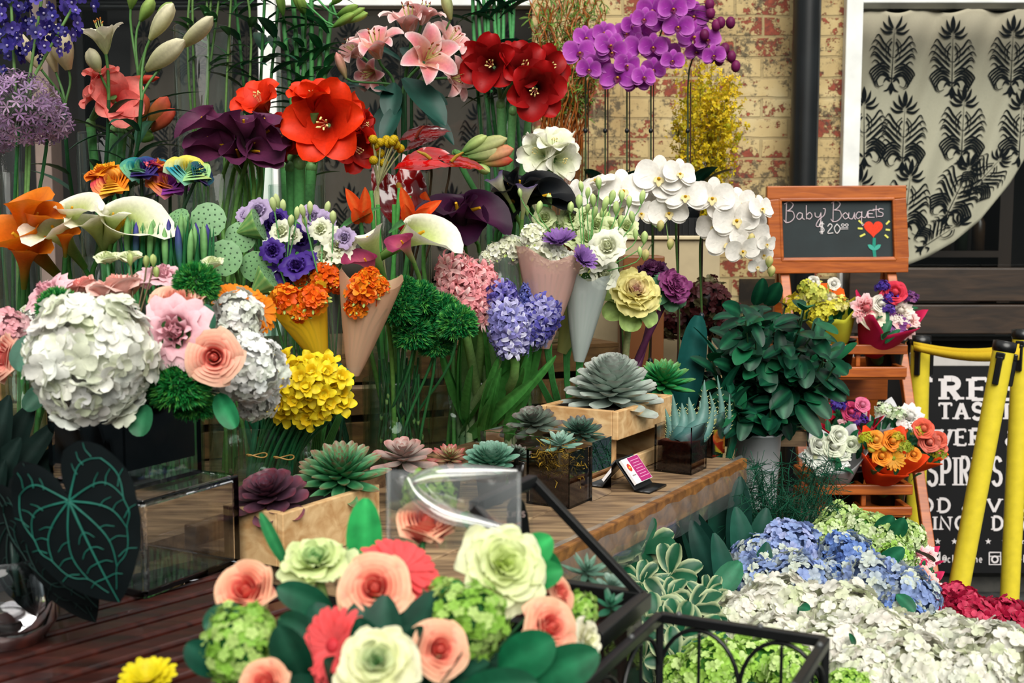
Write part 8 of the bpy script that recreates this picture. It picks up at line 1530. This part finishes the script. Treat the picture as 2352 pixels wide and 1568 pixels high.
for i, (x, y, d, r, lab) in enumerate([(1640, 1540, 1.72, 84, 'lime green hydrangea seen through the left arch of the wire stand'), (1740, 1530, 1.76, 84, 'lime green hydrangea seen through the middle of the wire stand'), (1830, 1550, 1.68, 70, 'lime green hydrangea at the right post of the wire stand'), (1950, 1585, 1.64, 56, 'lime green hydrangea cut by the bottom edge right of the wire stand'), (1570, 1560, 1.74, 60, 'lime green hydrangea at the left bottom under the shrub')]): ground_h(i, hb, lab, x, y, d, r, hx('a5cf5a'), hx('d0e69a'), .4, 170, 'lime hydrangeas behind the wire stand', .17, hx('3f7a2c'))
for i, (x0, y0, x1, y1, w, d, lab) in enumerate([(1835, 1395, 1860, 1400, 26, 1.95, 'small green leaf on top of the middle white hydrangea'), (1960, 1490, 1950, 1455, 18, 1.80, 'dark curled leaf among the white hydrangeas'), (2060, 1365, 2100, 1405, 34, 2.06, 'dark leaf in the pale blue hydrangea at the right'), (1700, 1290, 1640, 1370, 60, 2.2, 'big dark leaf at the left of the blue hydrangeas'), (2010, 1310, 2075, 1260, 44, 2.4, 'dark leaf curling round the bright lime hydrangea'), (2015, 1230, 2050, 1185, 44, 2.55, 'veined green leaf standing above the lime hydrangeas'), (2050, 1235, 2075, 1190, 40, 2.52, 'second veined green leaf above the lime hydrangeas')]):
    a, b = P(x0, y0, d), P(x1, y1, d-.03); t = thing('hydrangea_leaf', lab, 'leaf', a); m = MB(); leaf(m, a, b, px2m(w, d), hx('155a3c'), .3, a=.6, b=.55, up=A3(0, -1, .6)); part(t, 'blade', m, M_LEAF); stem(t, [a-A3(0, -.06, .12), a], .0022, hx('2f5a34'))

# ================================================================ wrapped bouquets in the flower stand
def rim_poly(t, c, ax, r0, r1, L, col, pts=9, amp=.25, name='paper_wrap', ph=0., mat=None):
    R = frame(ax); n = 46; rows = 8; V = []
    for i in range(rows):
        f = i/(rows-1)
        for j in range(n):
            a = 2*PI*j/n; k = (abs(((a/(2*PI)*pts+ph) % 1)-.5)*2); rr = r0+(r1-r0)*f**.85*(1+amp*(k-.5)*f*f*1.6+.03*math.sin(7*a)*f); V.append(c+R @ A3(rr*math.cos(a), rr*math.sin(a), -L+L*f*(1+amp*(k-.5)*f)))
    m = MB(); m.grid(np.array(V), rows, n, col, True); o = part(t, name, m, mat or M_PAPER); s_ = o.modifiers.new('thick', 'SOLIDIFY'); s_.thickness = .0008; return o
def wrapped(lab, x, y, d, r, ax, col, fl, foots, amp=.25, pts=7, ph=0., bucket_=True, Lk=1.5, r0k=.35):
    c = P(x, y, d); r = px2m(r, d); ax = norm(ax); R = frame(ax); t = thing('wrapped_bouquet', lab, 'bouquet', foots, 'wrapped baby bouquets'); rim_poly(t, c, ax, r*r0k, r, r*Lk, hx(col), pts, amp, ph=ph)
    def at(px, py, dd=-.03): return P(px, py, d+dd)
    m = MB()
    for k in range(26): q_ = c+R @ A3(U(-.75, .75)*r, U(-.75, .75)*r, U(-.35, .05)*r); leaf(m, q_-ax*r*.3, q_+(R @ A3(U(-1, 1), U(-1, 1), .6))*r*.4, r*.24, hx('1a5a38'), .3, a=.6, b=.6)
    part(t, 'leaf', m, M_LEAF)
    for kind, px_, py_, rr, cl, cl2 in fl:
        p = at(px_, py_); q = px2m(rr*1.22, d); fa = norm(A3(U(-.3, .3), -1, U(.1, .6))); m = MB()
        if kind == 'rose': rose(m, p, frame(fa), q, hx(cl2), hx(cl2)*.96, hx(cl), 6, .8, core=.3)
        elif kind == 'daisy': daisy(m, p, frame(fa), q, hx(cl), hx(cl2), 18, 2)
        elif kind == 'carn': rose(m, p, frame(fa), q, hx(cl), hx(cl2), hx('f4e0e0'), 6, 1.3, None, .16, .32)
        elif kind == 'ball': ball(m, p, q, hx(cl), 12, 8)
        else: dd = fib(70, -.2); m.insts(floret(4, .9, .4), frames(dd+nr.normal(0, .3, dd.shape)), p+(dd*A3(1, .7, 1))*q*nr.uniform(.5, 1.05, (70, 1)), np.full(70, q*.22), tint(70, hx(cl), .15, hx(cl2), .4))
        part(t, {'rose': 'rose', 'daisy': 'daisy', 'carn': 'carnation', 'ball': 'bud', 'fill': 'filler_flower'}[kind], m)
    b_ = np.asarray(foots, float); m = MB(); tube(m, [b_, c-ax*r*Lk*.9], [r*.24, r*.2], hx('2f5a34'), 10); part(t, 'stem_bundle', m, M_STEM); return t
def fbucket(lab, x, df, db, zrail, r, col=hx('0c0f14')):
    y = (df+db)/2; t = thing('stand_bucket', lab, 'bucket', (x, y, zrail)); m = MB(); h = .10; lathe(m, [(0, .001), (r*.78, .001), (r, h), (r*1.05, h), (r*1.05, h+.006), (r*.94, h+.006), (r*.74, .008), (0, .008)], (x, y, zrail), 28, col); part(t, 'bucket_body', m, M_PLASTIC); return A3(x, y, zrail+.012)
zr1, zr2 = Z_(866, 3.62)+.001, Z_(1182, 3.30)+.001
xA, xB = wx(1925, 3.75), wx(2042, 3.75); xC, xD = wx(1955, 3.44), wx(2058, 3.44)
fA = fbucket('black bucket in the upper tray under the yellow bouquet', xA, 3.62, 3.90, zr1, .066); fB = fbucket('black bucket in the upper tray under the pink bouquet', xB, 3.62, 3.90, zr1, .066); fC = fbucket('black bucket in the lower tray under the white bouquet', xC, 3.30, 3.58, zr2, .060); fD = fbucket('black bucket in the lower tray under the orange bouquet', xD, 3.30, 3.58, zr2, .060)
wrapped('bouquet in yellow paper with yellow and white flowers on the upper tray', 1905, 712, 3.66, 62, A3(-.35, -.35, 1), 'c9c83a', [('fill', 1830, 708, 28, 'd8c832', 'b8b03a'), ('fill', 1870, 680, 30, 'd9d86a', 'a8b04a'), ('fill', 1895, 715, 26, 'e0d84a', 'c8c040'), ('rose', 1905, 690, 16, 'e6e0c0', 'f0ead4'), ('rose', 1868, 648, 12, 'e9e4d8', 'f2eee6'), ('rose', 1915, 652, 12, 'e9e4d8', 'f2eee6'), ('fill', 1855, 665, 20, 'c9c84a', '8fa03a'), ('fill', 1925, 705, 24, 'e0d860', 'f0e8a0'), ('rose', 1840, 690, 12, 'e4dca8', 'efe8c4'), ('fill', 1880, 730, 20, 'd8cc3a', 'b8b03a')], fA, .22, 7)
t = thing('tissue_sheet', 'orange tissue points sticking up behind the yellow bouquet', 'paper', P(1915, 700, 3.72)); m = MB()
for pl in ([(1880, 680), (1885, 650), (1900, 650), (1920, 680)], [(1912, 672), (1922, 655), (1938, 664), (1944, 690), (1915, 685)]): prism(m, np.array([P(x, y, 3.70) for x, y in pl]), (0, 0, 0), (0, .002, 0), hx('f06a14'))
m.build('sheet', M_PAPER, t, smooth=False)
wrapped('bouquet in magenta paper with mixed carnations and white roses on the upper tray', 2040, 722, 3.62, 72, A3(.25, -.55, 1), 'c81c50', [('carn', 1988, 708, 22, 'c8404a', 'e8848a'), ('rose', 2003, 728, 24, 'f0e8c8', 'f6f0dc'), ('rose', 2022, 697, 17, 'eee8d8', 'f6f2e8'), ('fill', 2045, 690, 18, '4a2a98', '6a4ab8'), ('fill', 2040, 712, 16, '4a2a90', '7a5ac0'), ('carn', 2068, 715, 20, 'e8d8cc', 'f4ecd8'), ('daisy', 2055, 745, 26, '8a4a94', '5a2a6a'), ('carn', 2080, 750, 20, 'd85a5a', 'f0a09a'), ('rose', 2055, 672, 22, 'd82a4a', 'e84a5c'), ('fill', 2028, 662, 16, '3a2a88', '5a3aa0'), ('fill', 2092, 688, 16, '6a3a7a', '9a5a8a'), ('carn', 2090, 735, 16, 'e08a84', 'f4c4bc')], fB, .55, 5, .2)
wrapped('bouquet in white paper with white flowers at the front of the lower tray', 1915, 1035, 3.32, 70, A3(-.3, -.6, .9), 'd4d4d6', [('rose', 1925, 1000, 19, 'e2e8cc', 'f0f2e4'), ('rose', 1915, 1024, 22, 'dfe6c4', 'eef0e0'), ('rose', 1880, 1020, 20, 'dfe6cc', 'eef0e4'), ('daisy', 1872, 1050, 24, 'eff2ea', 'd8dcb0'), ('daisy', 1920, 1056, 26, 'f2f2ee', 'dfe0c0'), ('rose', 1955, 1020, 16, 'd8e2bc', 'e8eed8'), ('rose', 1885, 1078, 14, 'eef0e8', 'f2f2ee'), ('rose', 1935, 1040, 16, 'dfe6c8', 'eff2e6')], fC, .40, 5, .1)
wrapped('bouquet in orange paper with orange roses at the front of the lower tray', 2045, 1040, 3.28, 70, A3(.15, -.7, .9), 'e8440c', [('rose', 2048, 1012, 20, 'f0801c', 'f5a03a'), ('rose', 2010, 1010, 18, 'f0901c', 'f5b04a'), ('rose', 2025, 1048, 18, 'f08a1c', 'f6a83c'), ('daisy', 2052, 1052, 22, 'e0a02a', '8a9a2a'), ('rose', 2098, 1044, 14, 'f0861c', 'f5a03c'), ('fill', 1990, 1010, 16, 'a8b42a', 'd8c83a'), ('fill', 2078, 1030, 18, '8a9a2a', 'b8b03a'), ('ball', 2002, 1030, 8, 'e0d84a', 'e0d84a'), ('ball', 2030, 1028, 8, 'e0d84a', 'e0d84a'), ('fill', 2060, 1005, 14, 'b8a82a', 'd8c03a')], fD, .45, 5, .3)
wrapped('bouquet in red paper with purple flowers behind the white one on the lower tray', 1950, 965, 3.50, 64, A3(-.2, -.4, 1), 'c81434', [('fill', 1925, 935, 18, '3a2a88', '5a3a98'), ('rose', 1955, 945, 18, 'b82a5a', 'd04a78'), ('rose', 1980, 930, 15, 'd85a8a', 'e888a8'), ('fill', 1975, 970, 18, '4a2a88', '6a3a90'), ('carn', 1950, 980, 18, '8a1a3a', 'b83a5a'), ('fill', 1965, 955, 16, '5a2a7a', '8a3a7a'), ('rose', 1985, 985, 15, 'a81a34', 'c83a4a')], fC+A3(-.02, .04, 0), .5, 5, .0, Lk=1.3)
wrapped('bouquet in white paper with green and white flowers at the right behind the orange one', 2045, 965, 3.50, 58, A3(.1, -.4, 1), 'd2d2d4', [('fill', 2030, 948, 20, 'c9d8b0', 'f0f2e8'), ('carn', 2090, 957, 22, 'ecece4', 'f4f4f0'), ('fill', 2060, 955, 18, 'd8e2c4', '8aa86a'), ('rose', 2085, 985, 12, 'a83a2a', 'c85a3a'), ('ball', 2090, 980, 9, 'd8c83a', 'd8c83a')], fD+A3(-.01, .04, 0), .6, 4, .3, Lk=1.3)
wrapped('bouquet in orange paper with coral roses at the far right of the lower tray', 2125, 1030, 3.40, 50, A3(.5, -.5, .9), 'f0500e', [('rose', 2120, 985, 20, 'd8483a', 'ee7a5c'), ('rose', 2135, 1015, 20, 'c85a4a', 'e88a78'), ('rose', 2155, 1010, 16, 'd8503c', 'ea7a60'), ('fill', 2158, 1045, 16, 'a8a82a', '6a8a2a'), ('fill', 2110, 995, 14, 'c8b83a', '8a9a2a'), ('rose', 2162, 1030, 12, 'd85a4a', 'ee8a74')], fD+A3(.02, .03, 0), .4, 5, .5, Lk=1.3)
# pink wrapped flowers behind hydrangeas
hb = bucket('dark bucket holding the pink wrapped snapdragons behind the blue hydrangeas', P(2140, 1500, 2.75), .10, .42)
for i, (x, y, d, r, fl, lab) in enumerate([(2125, 1270, 2.74, 36, [('carn', 2110, 1272, 16, 'e8708a', 'f4b0b8'), ('carn', 2130, 1278, 18, 'f090a0', 'f8d0cc'), ('carn', 2115, 1295, 14, 'd84a7a', 'f090a8'), ('fill', 2100, 1262, 10, '5a2a6a', '8a3a7a')], 'pink wrapped bunch of coral flowers by the foot of the first yellow post'), (2130, 1320, 2.66, 36, [('carn', 2118, 1318, 14, 'ee6a4a', 'f8a88a'), ('carn', 2135, 1335, 16, 'f08a7a', 'f8c4b4'), ('carn', 2150, 1355, 15, 'ee7a84', 'f8b8b8'), ('carn', 2105, 1310, 10, 'c84a3a', 'e88a6a')], 'pink wrapped bunch of salmon flowers just above the crimson hydrangeas')]):
    wrapped(lab, x, y, d, r, A3(.35, -.5, 1), 'd02a5c', fl, hb+A3(.03*i, 0, .0), .5, 5, .2*i, Lk=1.6)
